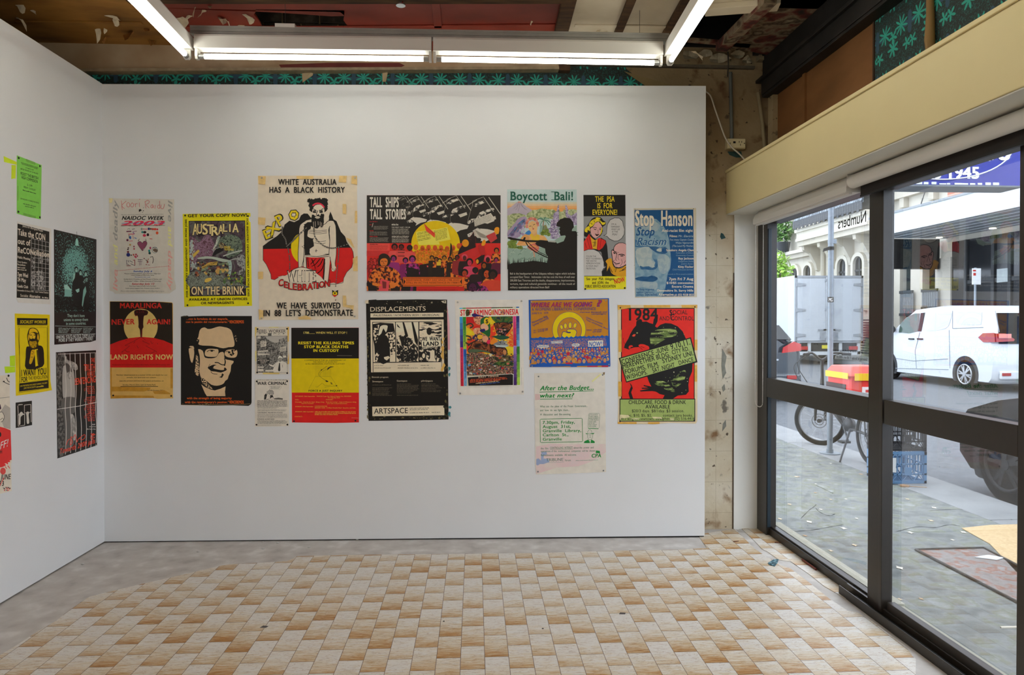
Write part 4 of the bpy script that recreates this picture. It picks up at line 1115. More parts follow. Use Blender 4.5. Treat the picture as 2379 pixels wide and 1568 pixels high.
a = Art((415, 480, 185), 1160, K=1.3)
a.sheet('60 108 560 100 1045 92 1048 145 1022 150 1030 215 1048 228 1070 1445 600 1455 300 1450 85 1462 76 1220 70 600', 'e2d010')
a.po('148 208 970 202 985 1298 165 1306', BK)
a.po('158 216 962 210 976 1290 174 1298', mottle([(.2, '2a2028'), (.4, '4a3a44'), (.52, '5c5a58'), (.62, '3a3034')], 18, 5, dist=1.0, k=1.3))
bm = lambda *c_: mottle(list(zip((.15, .42, .52, .62), c_)), 34, 5, (1, 1, 1), dist=1.5, k=1.3)
a.po('162 430 300 520 380 420 470 430 540 640 480 720 300 740 230 860 170 900', bm('5a3a44', '86667a', '6a4a5a', '8f8a90'), 2)
a.po('166 500 230 520 215 600 240 640 215 740 230 860 172 930', bm('8a9a9a', 'a8b4ae', '6a2a30', '7a8a90'), 2)
a.po('168 960 500 960 650 1010 700 1080 960 1140 974 1190 172 1190', bm('4a4c48', '7c8478', '5c6058', '8f9488'), 2)
# bent giant with a tail of smoke
a.po('560 560 600 470 700 415 800 410 890 460 930 560 920 650 850 720 740 750 690 720 720 640 690 560 640 540 600 600', bm('2c3430', '6d7c68', '46524a', '8c9480'), 3)
a.po('560 450 610 430 560 560 530 610 600 590 570 640 500 620 540 540', bm('9aa89c', '7a8a80', 'b8beb0', '6a3a30'), 2)
a.po('540 620 640 600 650 640 560 690 490 725', '1c1a1c', 2).el(625, 565, 38, 44, bm('7a6a4a', 'b09a6c', '4a3c2c', '8f8a6c'))
a.po('850 730 930 700 970 760 965 980 900 1010 850 960 930 900 860 850', bm('4a4a48', '9a9c98', '6c6c70', '3a3030'), 3)
a.po('280 748 380 725 500 730 650 760 740 780 740 800 640 805 480 760 300 765', 'a8b4a6', 3).po('735 790 770 800 778 900 750 1010 722 1000 735 900 715 810', '9ab0aa', 3)
for y in (820, 860, 900, 940): a.ln([(730, y), (768, y - 6)], 8, '2c3030', up=0)
a.z += STEP
a.ln('650 720 830 660 930 640', 18, 'aab0a8', 3).ln('800 740 880 690 920 660', 10, '2a2a2a', 3).ln('730 790 830 760 900 770', 12, 'a8aca4', 3)
a.bits(250, 800, 720, 1000, 90, 10, 30, ['2c2a28', '6a7a5c', 'b89a4a', '8a4a34', '4c5a48', 'c0a468', '3a2c2a', '7c8c70']).bits(650, 950, 930, 1130, 50, 8, 26, ['4a6a38', '7a9440', '2c3a24', 'b09a3a', '5c7048'])
a.po('340 880 440 815 570 800 560 850 440 860 350 912', 'c09c48', 0).po('540 960 570 885 605 900 585 990', 'b8904c').po('205 700 290 625 310 650 220 745', 'c8a84a').po('380 1090 400 1050 470 1035 480 1070 410 1105', 'd0b050', 2)
a.bits(160, 820, 260, 900, 12, 8, 20, ['a8b0ac', '8a9490']).bits(690, 1090, 960, 1190, 16, 10, 24, ['4a4440', '6a6860'])
a.t('MANUFACTURING', 352, 905, 560, 26, BK, .02, 0, -85).t('FREE', 664, 610, 760, 34, 'd8c23a', .02).t('TRADERS', 664, 640, 806, 26, 'd8c23a', .02)
for s_, pos in (('A', (205, 415, 285, 160, -10)), ('U', (272, 392, 345, 138, 0)), ('S', (348, 408, 430, 150, -8)), ('T', (415, 398, 515, 135, 0)), ('R', (478, 425, 588, 130, -12)), ('A', (580, 400, 655, 125, -10)), ('L', (645, 366, 715, 112, 0)), ('I', (738, 368, 760, 112, 0)), ('A', (785, 374, 878, 125, 0))):
    a.t(s_, pos[0] - 6, pos[1] + 6, pos[2] + 6, pos[3] + 8, BK, .075, 0, pos[4]); a.t(s_, pos[0], pos[1], pos[2], pos[3], 'e0c88a', .04, 0, pos[4])
a.t('ON THE BRINK', 180, 1290, 968, 128, BK, .07, 0, -8).t('ON THE BRINK', 188, 1284, 960, 116, 'e3c38f', .035, 0, -6)
a.tt([('GET YOUR COPY NOW!', 138, 156, 998, 44, -10), ('AVAILABLE AT UNION OFFICES', 152, 1370, 1003, 34, -10), ('OR NEWSAGENTS', 328, 1422, 808, 34, -6)], '2a2410', .045)
a.t('FOR INDUSTRY DEVELOPMENT AND MORE JOBS', 140, 1318, 122, 26, '2a2410', .04, 0, -1132, True).t('FOR INDUSTRY DEVELOPMENT AND MORE JOBS', 990, 175, 1008, 26, '2a2410', .04, 0, 1132, True)
a.pin('98 130 1012 138 132 1436 1014 1408')
a.done('yellow bordered comic style poster of a hunched green monster')

a = Art((415, 720, 185), 1209, K=1.4)
a.sheet('36 104 130 84 150 98 380 90 1112 92 1108 1400 1100 1430 1062 1456 820 1448 500 1452 260 1446 36 1440', '13100c')
F = 'c9ad86'; BL = '13100c'
a.po('300 415 318 320 350 278 400 265 440 288 500 285 560 265 625 250 700 262 750 275 800 310 825 380 838 440 850 500 838 556 760 565 680 582 600 565 500 545 365 540 300 518 318 465 280 440', F, 2)
a.po('298 595 365 618 385 680 405 725 500 735 575 715 610 660 645 640 680 640 695 680 700 740 770 760 835 775 826 810 800 840 790 930 760 1000 745 1050 710 1075 690 1110 650 1135 580 1150 500 1135 430 1080 370 1040 330 1000 318 900 325 800 320 690', F, 2)
a.po('400 640 425 600 480 588 560 592 602 600 605 650 580 700 540 712 450 710 405 690', F, 2).po('700 650 730 610 800 598 850 600 835 640 880 605 895 650 880 705 840 725 760 720 712 695', F, 2)
a.po('800 605 840 598 828 640 850 660 830 690 815 670', BL)
a.po('160 560 180 545 225 548 238 580 235 600 190 570', F).po('155 590 200 580 236 610 235 700 215 790 200 800 180 760 165 680', F, 2)
a.po('265 690 290 680 300 760 318 900 300 1000 265 980 245 930 262 800', mottle([(0, BL), (.47, F)], 140, 3, k=1.4), 2)
a.po('345 1130 400 1170 480 1205 550 1222 640 1195 715 1160 705 1240 712 1308 430 1308 400 1260', F)
a.po('335 1010 400 1050 440 1110 520 1200 440 1180 360 1110', mottle([(0, BL), (.5, F)], 140, 3, k=1.4))
a.ln('430 635 470 612 520 610 548 622', 9, BL, 3).el(505, 622, 22, 12, BL, 12).ln('715 640 745 625 790 640', 8, BL, 3).el(768, 645, 20, 14, BL, 12).po('770 670 800 660 825 690 800 700', BL)
a.ln('698 735 712 790 695 830 650 828 600 800 550 798', 14, BL, 3).po('700 740 718 800 706 850 690 850 700 800', BL)
a.po('445 880 480 850 540 830 580 845 520 880 600 905 680 905 700 870 735 905 700 930 640 950 560 935 500 930 470 905', BL, 2).po('530 860 590 838 650 865 690 895 680 912 600 905', F, 2)
a.po('660 960 690 980 660 1030 615 1020 650 1005', BL).ln('490 935 520 965 590 975', 8, BL, 3).ln('445 880 480 820', 6, BL)
a.bits(275, 420, 320, 470, 12, 5, 10, [F, BL]).bits(850, 380, 885, 490, 8, 4, 9, [F])
O = 'dc5a1a'
a.tt([('...con la fortaleza de ser mayoría,', 122, 150, 752, 30), ('con la pasión del revolucionario."', 112, 196, 762, 30), ('with the strength of being majority', 128, 1354, 808, 32), ("with the revolutionary's passion.\"", 95, 1414, 762, 32)], O, .03)
a.t('VENCEREMOS', 770, 202, 992, 44, O, .04).t('VENCEREMOS', 770, 1420, 990, 44, O, .04)
a.bits(60, 1410, 500, 1440, 18, 4, 9, ['8a7040']).ln('40 1440 270 1444 500 1436 820 1440 1090 1424', 5, 'a08a60')
a.tape('36 100 90 88 150 92 145 100 60 112', '3a3222')
a.done('black poster of a smiling man in heavy glasses with orange lettering')

a = Art((590, 400, 250), 1120, K=1.24)
a.sheet('42 38 500 36 1072 38 1086 1530 600 1536 54 1538', 'dccfb9')
T_ = 'd8b878'
for p_ in ('46 40 126 45 120 130 50 125', '445 42 620 42 622 74 450 72', '892 38 968 40 960 110 882 105', '1020 38 1074 40 1076 134 1014 120', '925 332 962 334 962 438 925 432', '1054 402 1076 404 1078 530 1050 532', '46 470 124 476 116 550 46 545', '46 1036 98 1036 96 1112 48 1114', '50 1425 100 1440 100 1520 58 1536', '460 1510 550 1490 600 1520 595 1532 470 1532', '1030 900 1080 870 1082 1030 1036 1030', '928 1284 960 1286 965 1382 1042 1386 1036 1440 1000 1412 930 1400', '960 680 1010 700 1050 790 1030 780 990 730'): a.tape(p_, T_)
# the continent: black above, red below, yellow sun
a.po('96 800 94 768 150 725 240 665 300 610 320 545 370 505 420 520 470 495 490 450 520 430 560 432 590 470 640 520 760 520 782 490 780 460 796 410 812 445 828 490 860 510 880 560 905 620 950 670 965 720 990 760 1012 788 1012 802', BK)
a.po('96 800 1015 786 1030 820 1040 900 1020 990 965 1040 935 1100 928 1140 870 1160 830 1150 760 1160 640 1110 380 1050 330 1075 280 1080 215 1120 180 1112 175 1060 130 960 96 915', 'd01c1a')
a.ln('96 770 96 915 130 960 176 1062 180 1112 215 1120 280 1080 330 1074', 5, BK).ln('1012 790 1032 830 1040 905 1018 990 966 1040 935 1100 928 1150 850 1165 770 1165', 5, BK)
a.po('470 640 420 680 390 740 388 810 405 870 440 920 470 935 545 930 545 640', 'e0c400', 2).po('540 725 530 780 538 810 545 725', 'e0c400').po('765 725 780 750 778 800 765 800', 'e0c400')
W_ = 'dccfb9'
# figure
a.po('465 990 460 850 470 700 470 600 485 545 540 505 600 490 660 520 730 500 770 500 830 510 850 560 858 700 860 850 845 950 855 1000 840 1030 815 1025 805 960 795 880 770 1150 725 1145 720 1020 640 1050 545 1000 510 980', W_, 0)
a.po('525 545 560 520 600 520 590 600 560 640 620 680 625 770 580 800 590 860 780 850 785 720 775 600 790 560 780 860 530 866 525 700', BK)
a.po('560 640 570 600 620 585 690 580 750 590 765 640 750 680 690 680 640 670 610 690 560 670', W_, 2).po('615 700 680 690 750 700 755 740 700 760 640 755', W_, 2).po('580 820 600 790 680 765 740 780 755 820 740 855 660 862 590 858', W_, 2)
for y in (600, 615, 632): a.ln([(570, y), (620, y + 8), (690, y + 10), (760, y)], 4, BK, 3, up=0)
a.ln('640 715 690 722 750 715', 4, BK, 3).ln('630 735 690 745 745 738', 4, BK, 3).ln('648 800 646 835', 5, BK).ln('636 820 662 818', 5, BK)
a.ln('465 990 460 850 470 700 470 600 485 545 540 505', 6, BK, 3).ln('500 985 520 880 525 700 522 560', 6, BK, 3).ln('830 510 852 560 858 700 858 850 845 950 855 1000 838 1028 812 1025 806 960 790 880', 6, BK, 3).ln('780 860 790 700 780 600 792 560', 6, BK, 3).ln('515 985 520 880 550 870', 5, BK)
a.ln('700 545 740 540 770 510 820 500', 6, BK, 3).ln('520 545 600 530', 6, BK).ln('500 770 530 800 520 760', 6, BK)
a.po('815 990 850 980 855 1005 835 1032 808 1025', W_, 2).ln('808 1025 820 1000 835 1030 850 1000', 5, BK)
# loincloth
a.po('520 862 790 858 790 872 530 880', W_).ln('520 862 650 878 788 856', 5, BK, 3).ln('530 882 650 892 788 872', 5, BK, 3)
a.po('545 886 735 890 740 950 725 1090 690 1050 640 1060 600 1010 552 1000', 'd01c1a', 0)
for l in ('560 890 570 990', '600 900 640 1000 600 1015', '650 895 590 960', '690 900 640 960 600 980', '720 900 690 960 655 990', '735 900 715 1000 660 1055', '738 940 720 1090', '545 890 550 1000'): a.ln(l, 10, BK, 3, up=0)
a.z += STEP
a.ln('738 900 735 1000 725 1140', 8, BK).ln('770 1150 800 960', 6, BK).ln('720 1090 725 1145 745 1160', 7, BK)
# head, hair and beard
a.bits(575, 285, 755, 400, 110, 14, 26, [BK], 1.2).el(665, 360, 86, 80, BK, 24)
a.po('618 375 640 345 690 338 722 360 735 400 725 450 700 470 640 475 615 440 608 400', W_, 2)
a.ln('612 350 640 330 680 326 715 345 732 370', 16, 'd9304a', 3)
a.ln('618 405 650 398', 11, BK).ln('680 398 715 402', 11, BK).ln('665 400 650 445 680 448', 7, BK, 2).po('612 410 650 408 648 424 618 425', BK).po('680 408 718 406 716 424 684 424', BK).ln('640 392 610 380', 7, BK).ln('700 390 725 380', 7, BK)
a.po('605 440 640 455 690 452 725 440 730 520 715 575 690 560 660 588 630 580 610 540 598 500', BK, 0).bits(605, 450, 728, 560, 50, 8, 16, [BK], 2.2).po('635 468 660 460 690 466 680 482 650 484', W_, 2).ln('635 478 690 476', 4, BK)
for x in (620, 640, 668, 690, 706): a.ln([(x, 500 + x % 7 * 4), (x + 2, 570 - x % 5 * 6)], 4, W_, up=0)
a.z += STEP
# chains
def chain(pts, n, r_=13):
    P = rnd_pts(pp(pts), 8, False); st_ = max(1, (len(P) - 1) / n)
    for i in range(n):
        x, y = P[int(i * st_)]; x2, y2 = P[min(len(P) - 1, int((i + 1) * st_))]
        an = math.atan2(y2 - y, x2 - x)
        a.el(x, y, r_, r_ * .6, BK, 10, up=0, rot=an); a.z += STEP / 4
        a.el(x, y, r_ * .75, r_ * .38, '8f8a80', 10, up=0, rot=an); a.z += STEP / 4
        a.el(x, y, r_ * .38, r_ * .16, BK, 8, up=0, rot=an); a.z += STEP / 4
chain('300 580 295 640 330 700 340 760', 11, 16); chain('345 770 400 720 470 650 560 570', 13, 15); chain('355 790 372 900 375 1030', 13, 9)
chain('625 590 640 680 720 760 800 790 880 780 990 745', 22, 12); chain('885 790 880 900 865 1050 850 1215', 22, 9)
a.po('815 1225 845 1242 878 1225 876 1275 842 1300 818 1275', BK, 0).el(845, 1262, 24, 20, 'e0c400', 12).r(838, 1250, 850, 1270, BK).po('818 1278 872 1278 842 1298', 'd01c1a')
# broken lettering
a.po('250 1090 300 1078 340 1080 400 1020 480 990 560 1000 640 1045 700 1090 760 1165 740 1180 600 1150 360 1145', W_)
a.t('WHITE', 345, 1140, 650, 118, BK, .03).t('WHITE', 352, 1135, 643, 106, W_, -.012)
a.ln('380 1035 440 1000 520 990 600 1020 640 1060', 5, BK, 3)
cw = [('C', 262, 1185, 305, 60, -8), ('E', 318, 1195, 350, 56, 8), ('L', 362, 1212, 398, 58, 8), ('E', 410, 1218, 445, 58, 5), ('B', 460, 1226, 500, 58, 0), ('R', 512, 1226, 555, 58, -3), ('A', 560, 1222, 612, 58, -6), ('T', 612, 1210, 650, 58, -8), ('I', 656, 1208, 672, 56, 0), ('O', 684, 1200, 732, 54, -8), ('N', 740, 1195, 790, 60, -10)]
for s_, x, y, x2, h, dy in cw: a.t(s_, x - 5, y + 5, x2 + 5, h + 9, BK, .06, 0, dy, up=0)
a.z += STEP
for s_, x, y, x2, h, dy in cw: a.t(s_, x, y, x2, h, 'd01c1a', .02, 0, dy, up=0)
a.z += STEP
for s_, q, r0 in (('E', (130, 700, 195, 670), 95), ('X', (178, 668, 285, 590), 100), ('P', (268, 565, 330, 530), 110)):
    a.t(s_, q[0] - 7, q[1] + 8, q[2] + 9, r0 + 14, BK, .06, 0, q[3] - q[1] + 2, True).t(s_, q[0], q[1], q[2], r0, 'e3c61a', .03, 0, q[3] - q[1], True)
a.po('360 440 385 395 440 390 474 425 465 480 430 508 378 492', BK, 0).po('367 442 390 402 438 398 466 428 458 476 428 500 383 485', 'e3c61a').po('390 440 405 418 420 425 435 418 440 438 445 450 432 458 425 475 410 462 395 465', BK).po('396 442 406 426 420 432 432 426 434 442 438 448 428 454 422 466 410 455 398 458', W_)
a.tt([('WHITE  AUSTRALIA', 255, 132, 862, 58), ('HAS  A  BLACK  HISTORY', 163, 214, 948, 58), ('WE  HAVE  SURVIVED', 238, 1418, 902, 60), ("IN  88  LET'S  DEMONSTRATE", 103, 1498, 1034, 62, -4)], BK, .045)
a.bits(835, 1320, 860, 1335, 3, 4, 6, ['5a4020'])
a.pin('84 60 1056 60 80 1520 1050 1500', M_pinw)
a.done('tall cream poster of a chained man before a black, red and yellow continent')

a = Art((585, 750, 95), 596, K=1.42)
a.sheet('46 58 545 55 545 300 540 600 545 745 300 752 50 748', 'cbc3b4')
ph = lambda *c_, sc=110: mottle(list(zip((.0, .42, .5, .58), c_)), sc, 5, k=1.42)
a.po('72 190 518 190 520 722 76 722', ph('3a3835', '5c5a55', '77746e', '928e87'))
a.po('200 195 515 195 450 240 400 280 330 290 250 250', 'a9a59d', 2).po('76 200 200 200 250 300 330 340 330 420 76 430', ph('2c2a28', '4a4845', '6a6762', '85817a')).po('395 240 515 200 518 340 395 330', ph('4a4845', '6a6762', '85817a', 'a09c94'))
for p_ in ('126 262 214 260 212 342 130 350', '410 356 498 342 500 404 414 420', '456 478 502 474 502 506 458 508', '88 408 238 396 240 420 90 434', '90 440 264 450 262 462 92 474', '82 196 130 194 130 228 82 232', '90 672 168 672 168 708 90 708', '90 636 176 636 176 654 90 654', '198 686 350 680 320 712 198 712'): a.po(p_, 'c5bfb2', 0, 0)
a.z += STEP
a.po('82 520 258 508 260 600 84 600', '2e2c2a')
for x0, y, x1, h, c_ in ((135, 282, 205, 14, BK), (135, 306, 208, 14, BK), (135, 328, 195, 14, BK), (416, 372, 490, 11, BK), (416, 388, 490, 11, BK), (420, 404, 490, 11, BK), (112, 532, 230, 10, 'cbc3b4'), (90, 552, 255, 13, 'cbc3b4'), (125, 570, 230, 10, 'cbc3b4'), (130, 590, 210, 12, 'cbc3b4'), (95, 420, 230, 9, '4a4845')): a.d(x0, y, x1, h, c_)
a.z += STEP
a.po('320 720 325 640 345 590 390 565 440 555 490 575 515 600 518 722', 'cdc7bb', 2).po('345 590 310 618 270 605 235 590 250 602 265 625 320 645', 'cdc7bb').el(414, 530, 30, 42, '8f8a80', 16).po('384 530 388 495 415 480 445 500 446 530 436 510 400 508', 'd8d2c6', 2).po('384 545 400 570 430 572 444 550 440 580 390 580', 'd8d2c6').ln('398 522 410 522', 4, BK).ln('420 522 432 522', 4, BK).ln('405 548 425 548', 4, BK)
a.po('400 582 412 582 418 690 400 710 382 690', '2a2826').ln('448 610 452 650', 4, BK).ln('345 600 330 640', 3, '77746e').ln('70 190 518 190 520 722 76 722', 4, BK, 0, True)
a.t('REBEL WORKER', 78, 148, 494, 48, '2a2725', .0, 0, -4).bits(85, 150, 480, 164, 26, 5, 12, ['3a3733', '5a564f'], .5).po('238 150 286 150 288 188 238 188', '5a564f')
a.tape('48 62 78 62 70 130 50 240', 'd8b562').tape('520 60 544 60 540 270 524 275', 'd8a94e').tape('526 540 544 420 545 600 524 598', 'd8a94e').tape('165 726 410 726 400 746 160 746', 'd8b562').tape('248 58 394 60 390 74 250 72', 'd8c68e').tape('50 410 74 405 66 560 52 560', 'd8c27a')
a.pin('85 90 516 86 80 722 518 732')
a.done('photocopied newspaper cover of a bearded man in shirt and tie', 'flyer', 'flyer')

a = Art((585, 750, 95), 596, K=1.42)
a.sheet('48 822 545 820 542 1506 48 1512', 'cdc6b9')
a.d(78, 836, 518, 10, '4a4540')
a.t('WAR CRIMINAL', 78, 903, 512, 44, '221f1c', .045)
a.ln('262 925 420 920 425 950 400 968 275 966 258 950', 2, '6a655e', 2, True).d(275, 935, 412, 8, '6a655e').d(275, 947, 412, 8, '6a655e').d(275, 959, 400, 8, '6a655e')
a.po('180 1118 185 1050 215 1025 222 1060 205 1118', '2a2826').po('215 1010 250 985 262 970 275 985 290 975 318 1000 320 1040 290 1050 270 1040 230 1040', 'a09a90').ln('215 1010 250 985 262 970 275 985 290 975 318 1000 316 1035', 3, BK).po('268 1105 270 1050 310 1060 318 1105 300 1080', '2a2826').bits(190, 990, 320, 1120, 26, 3, 8, ['3a3733', '6a655e', BK]).po('320 1100 390 1090 455 1100 450 1120 330 1112', '5a564f').d(200, 1118, 430, 8, '6a655e')
a.dd(80, (1142, 1160, 1178, 1198, 1217), 524, 12, '3a3733', 0, .02).dd(85, (1234, 1246), 400, 7, '6a655e').dd(85, (1270, 1286), 524, 8, '6a655e').dd(85, (1334, 1350, 1366, 1382), 524, 8, '6a655e', 0, .02).dd(85, (1428, 1442, 1456, 1470), 524, 8, '55504a', 0, .1).d(85, 1494, 430, 7, '8a857c')
a.tt([('"CAUTERIZING" PRE-EMPTIVE ATTACKS', 82, 1315, 450, 15), ('EXPENSIVE ADVENTURISM', 82, 1410, 330, 15)], '2a2725', .04)
a.pin('74 852 516 850 70 1484 520 1482')
a.done('white flyer headed WAR CRIMINAL with columns of small type', 'flyer', 'flyer')

a = Art((670, 755, 170), 1111, K=1.42)
a.sheet('46 42 1070 40 1072 1478 700 1486 200 1480 56 1478', 'c81a18')
a.r(46, 42, 1070, 508, '15110e').po('48 508 1070 508 1070 1026 50 1026', 'cdb400')
Y2 = 'd8c21a'
a.t('1788........ WHEN WILL IT STOP !', 230, 133, 890, 32, 'd8c060', .02)
a.tt([('RESIST THE KILLING TIMES', 150, 292, 998, 40), ('STOP BLACK DEATHS', 238, 350, 910, 40), ('IN CUSTODY', 380, 407, 768, 40)], Y2, .06)
a.tt([('COMMEMORATE THE 4th ANNIVERSARY OF', 245, 544, 873, 19), ('THE DEATH OF JOHN PAT', 372, 571, 745, 19), ('& ALL ABORIGINAL DEATHS IN CUSTODY', 262, 599, 858, 19)], '2c2808', .012)
a.t('FORCE A JUST INQUIRY', 308, 1011, 820, 27, '17140a', .05)
for i in range(16): a.ln([(412 + i * 15.5, 612), (410 + i * 15.5, 782)], 2, '8a7a10', up=0)
a.z += STEP
a.ln('315 965 412 782 645 782 765 970', 3, '7a6c10').ln('415 938 440 942 510 885 530 890 550 915 600 920 660 905 720 918 745 922', 3, '4a420c').ln('550 945 640 930 740 928', 3, '4a420c').ln('590 620 500 690 460 740 480 780 550 830 610 860', 5, '6a5e10', 3).ln('620 650 540 690 490 730 480 770', 3, '6a5e10', 3).ln('660 900 675 890 640 870', 4, BK)
a.po('585 690 600 650 640 630 690 632 685 638 640 645 615 665', BK).po('488 690 505 672 520 672 505 692', BK).po('560 850 575 838 608 852 590 868', BK).po('638 878 650 876 665 890 655 896', BK).po('720 916 742 914 740 926 724 928', BK)
a.tt([('SATURDAY, 26th September', 104, 1088, 405, 14), ('MARCH: 2 pm Cnr Salem & Regent Sts., REDFERN', 432, 1088, 952, 14), ('To Long Bay Gaol', 600, 1110, 782, 14), ('VIGIL:', 104, 1140, 160, 14), ('CONCERT:', 570, 1140, 680, 14), ('Overnight - Outside the Gaol - Bring a Swag', 104, 1176, 545, 14), ("'Rock the Lockup' - 11pm til Whenever, Bring", 570, 1176, 1030, 14), ("'Fast For Freedom'", 198, 1197, 385, 14), ('your own musical instruments', 588, 1198, 892, 14), ('SUNDAY, 27th September', 106, 1244, 380, 14), ('COMMEMORATIVE', 400, 1240, 590, 14), ('SERVICE: 10.00 - 11.00am Outside Gaol - Speeches and Rally', 400, 1264, 1020, 14), ('MONDAY, 28th September', 106, 1322, 388, 14), ('CONTACT:-', 98, 1396, 220, 14)], 'e0a83a', .03)
a.d(402, 1324, 1024, 14, 'e0a83a').d(402, 1346, 1024, 14, 'e0a83a').d(402, 1366, 760, 14, 'e0a83a')
a.ln('740 464 965 466', 9, '5a5248').ln('960 1408 1068 1412', 3, 'c8a08a').ln('70 60 320 66', 3, '4a443c')
a.pin('86 1460 1018 1452')
a.done('black, yellow and red banded poster about deaths in custody')

# ---- upper right run
def tall(rx, K=1.27): return Art((845, 445, 165), 1056, K=K)
a = tall(0); X2 = lambda x: (155 + x / 6.4) * 6.4 * 1.0   # second crop continues 155 photo units to the right
a.sheet('46 55 2035 56 2035 1478 1200 1480 48 1478', 'cf2a22')
a.po('46 56 2035 56 2035 768 46 768', '2a2622')
a.clip = (46, 56, 2035, 1478)
# repeated ship sails across the top
sl = mottle([(0, '3a3632'), (.45, '8a857c'), (.52, 'cfc8ba')], 60, 4, k=1.27)
def ship(x, y, k):
    T = lambda s_: [(x + p_[0] * k, y + p_[1] * k) for p_ in pp(s_)]
    a.po(T('60 70 110 20 190 0 235 20 180 35 100 75'), sl, 0, 0).po(T('100 210 140 140 210 110 300 85 310 105 230 140 180 200 110 235'), sl, 0, 0).po(T('0 250 40 215 100 205 90 240 10 275'), sl, 0, 0)
    a.po(T('210 215 320 180 330 215 240 250'), 'c8c1b2', 0, 0).po(T('60 350 110 320 230 330 350 360 330 400 240 420 150 470 170 430'), 'cdc6b8', 0, 0).po(T('0 390 60 360 120 380 100 410 10 420'), sl, 0, 0)
    a.z += STEP
    a.ln(T('190 -30 300 130'), 6 * k, 'b5aea0').ln(T('245 -35 380 160'), 9 * k, 'b5aea0').ln(T('0 60 110 -5'), 8 * k, 'a8a194').ln(T('60 60 60 10 190 -40'), 4 * k, 'b5aea0').ln(T('0 260 40 110 60 60'), 4 * k, '8f897d').ln(T('60 400 150 470'), 5 * k, BK).ln(T('110 225 105 300 150 330'), 6 * k, '6a655c', 3)
for x, y, k in ((490, 95, .62), (640, 105, .86), (880, 105, .98), (1170, 105, 1.12), (1540, 130, 1.3)): ship(x, y, k)
a.po('1640 420 1890 320 1945 400 1940 440 1840 480 1800 470 1650 520', 'c9c2b3')
for k in range(5): a.d(1655, 430 + k * 20, 1900, 9, '55504a', -85)
a.po('1780 610 1840 580 1810 640 1870 560 1900 700 1770 765 1740 700 1640 560 1650 640 1690 690', 'c9c2b3')
a.z += STEP
a.tt([('TALL  SHIPS', 92, 230, 522, 142), ('TALL  STORIES', 92, 408, 628, 142)], 'd9d2c4', .06)
a.t('white lies', 415, 503, 516, 26, 'd9d2c4', .04).t('THE FIRST FLEET 1787-88', 415, 540, 690, 15, 'd9d2c4', .01)
a.dd(420, (560, 575, 590, 605, 620, 635), 690, 10, 'a9a396').dd(420, (668, 685), 690, 12, 'c9c2b4').dd(420, (705, 720, 733, 745, 757), 690, 9, 'a9a396')
for y, w_ in ((455, 120), (500, 40), (590, 70), (675, 125)): a.d(88, y, 88 + w_, 16, 'b02a28')
a.dd(150, (520, 535, 550, 565), 370, 9, '8f897e').dd(90, (605, 620, 635, 650), 375, 9, '8f897e').dd(90, (692, 706, 720, 734, 748), 380, 9, '8f897e').ln('140 470 125 530', 6, 'd9d2c4')
# sun disc
a.el(1070, 780, 362, 345, 'd9b800', 48)
a.po('780 600 1060 560 1130 790 820 795 790 700', 'e3d250').po('1030 575 1245 528 1290 715 1060 760', 'e3d250')
for k in range(6): a.d(800, 625 + k * 24 - k % 2 * 4, 1000, 13, '4a4010', -40)
for k in range(8): a.d(1045 + k * 4, 595 + k * 19, 1240, 11, '4a4010', -45)
a.z += STEP
a.po('895 470 940 520 1000 570 1060 620 1055 690 1000 640 930 590', 'd9452a').ln('900 480 1050 640', 5, '8a2a1a')
# red ground with people
a.po('46 770 388 770 388 880 48 880', 'd84a40').d(90, 793, 220, 14, '5a1512')
a.dd(90, (812, 826, 840, 854, 868), 380, 9, 'a83028').r(46, 880, 400, 960, 'c63230')
ob = mottle([(0, '2a1a14'), (.45, '9a3a18'), (.52, 'd8762a')], 55, 4, k=1.27); pb_ = mottle([(0, '2a1420'), (.46, '7a2058'), (.54, 'a8307a')], 55, 4, k=1.27); rb = mottle([(0, '2a1412'), (.45, '8a2420'), (.52, 'cf3a34')], 70, 4, k=1.27)
a.po('730 1090 720 900 860 850 1000 850 1150 850 1340 880 1420 880 1400 960 1330 1060 1200 1090 1000 1110 850 1060', mottle([(0, 'b86a10'), (.5, 'd98a1a'), (.58, 'd9501e')], 60, 4, k=1.27))
for x, y in ((775, 830), (875, 845), (965, 835), (1060, 840), (1150, 840), (1240, 850), (1330, 840), (1415, 810)): a.el(x, y, 34, 42, 'd8562a', 12, up=0); a.el(x, y + 6, 24, 32, 'd97a2a', 10, up=0)
a.z += STEP
a.heads(70, 1020, 240, 1160, 4, 22, 26, ['a8281e', 'cf3a34'], ['5a1512', '7a1c18'], ['cf3a34', '8a1c1a'])
def person(x, y, r_, skin, hair, body, h_, hw=1.0):
    a.po([(x - r_ * 2.2 * hw, y + h_), (x - r_ * 2.1 * hw, y + r_ * 2), (x - r_ * 1.2, y + r_ * 1.3), (x + r_ * 1.2, y + r_ * 1.3), (x + r_ * 2.1 * hw, y + r_ * 2), (x + r_ * 2.2 * hw, y + h_)], body, 2)
    a.el(x, y - r_ * .25, r_ * 1.15, r_ * 1.15, hair, 14); a.el(x, y + r_ * .12, r_ * .72, r_ * .95, skin, 12)
    a.ln([(x - r_ * .45, y), (x - r_ * .1, y)], r_ * .16, BK, up=0); a.ln([(x + r_ * .12, y), (x + r_ * .48, y)], r_ * .16, BK, up=0); a.ln([(x, y + r_ * .1), (x - r_ * .08, y + r_ * .4)], r_ * .1, BK, up=0); a.ln([(x - r_ * .25, y + r_ * .65), (x + r_ * .25, y + r_ * .65)], r_ * .14, BK, up=0)
for q in ((460, 830, 42, '8a2a24', BK, 'd8504a', 240), (560, 830, 36, '6a2420', BK, 'cf4a44', 220), (685, 845, 38, '3a1c18', BK, 'd8504a', 260)): person(*q)
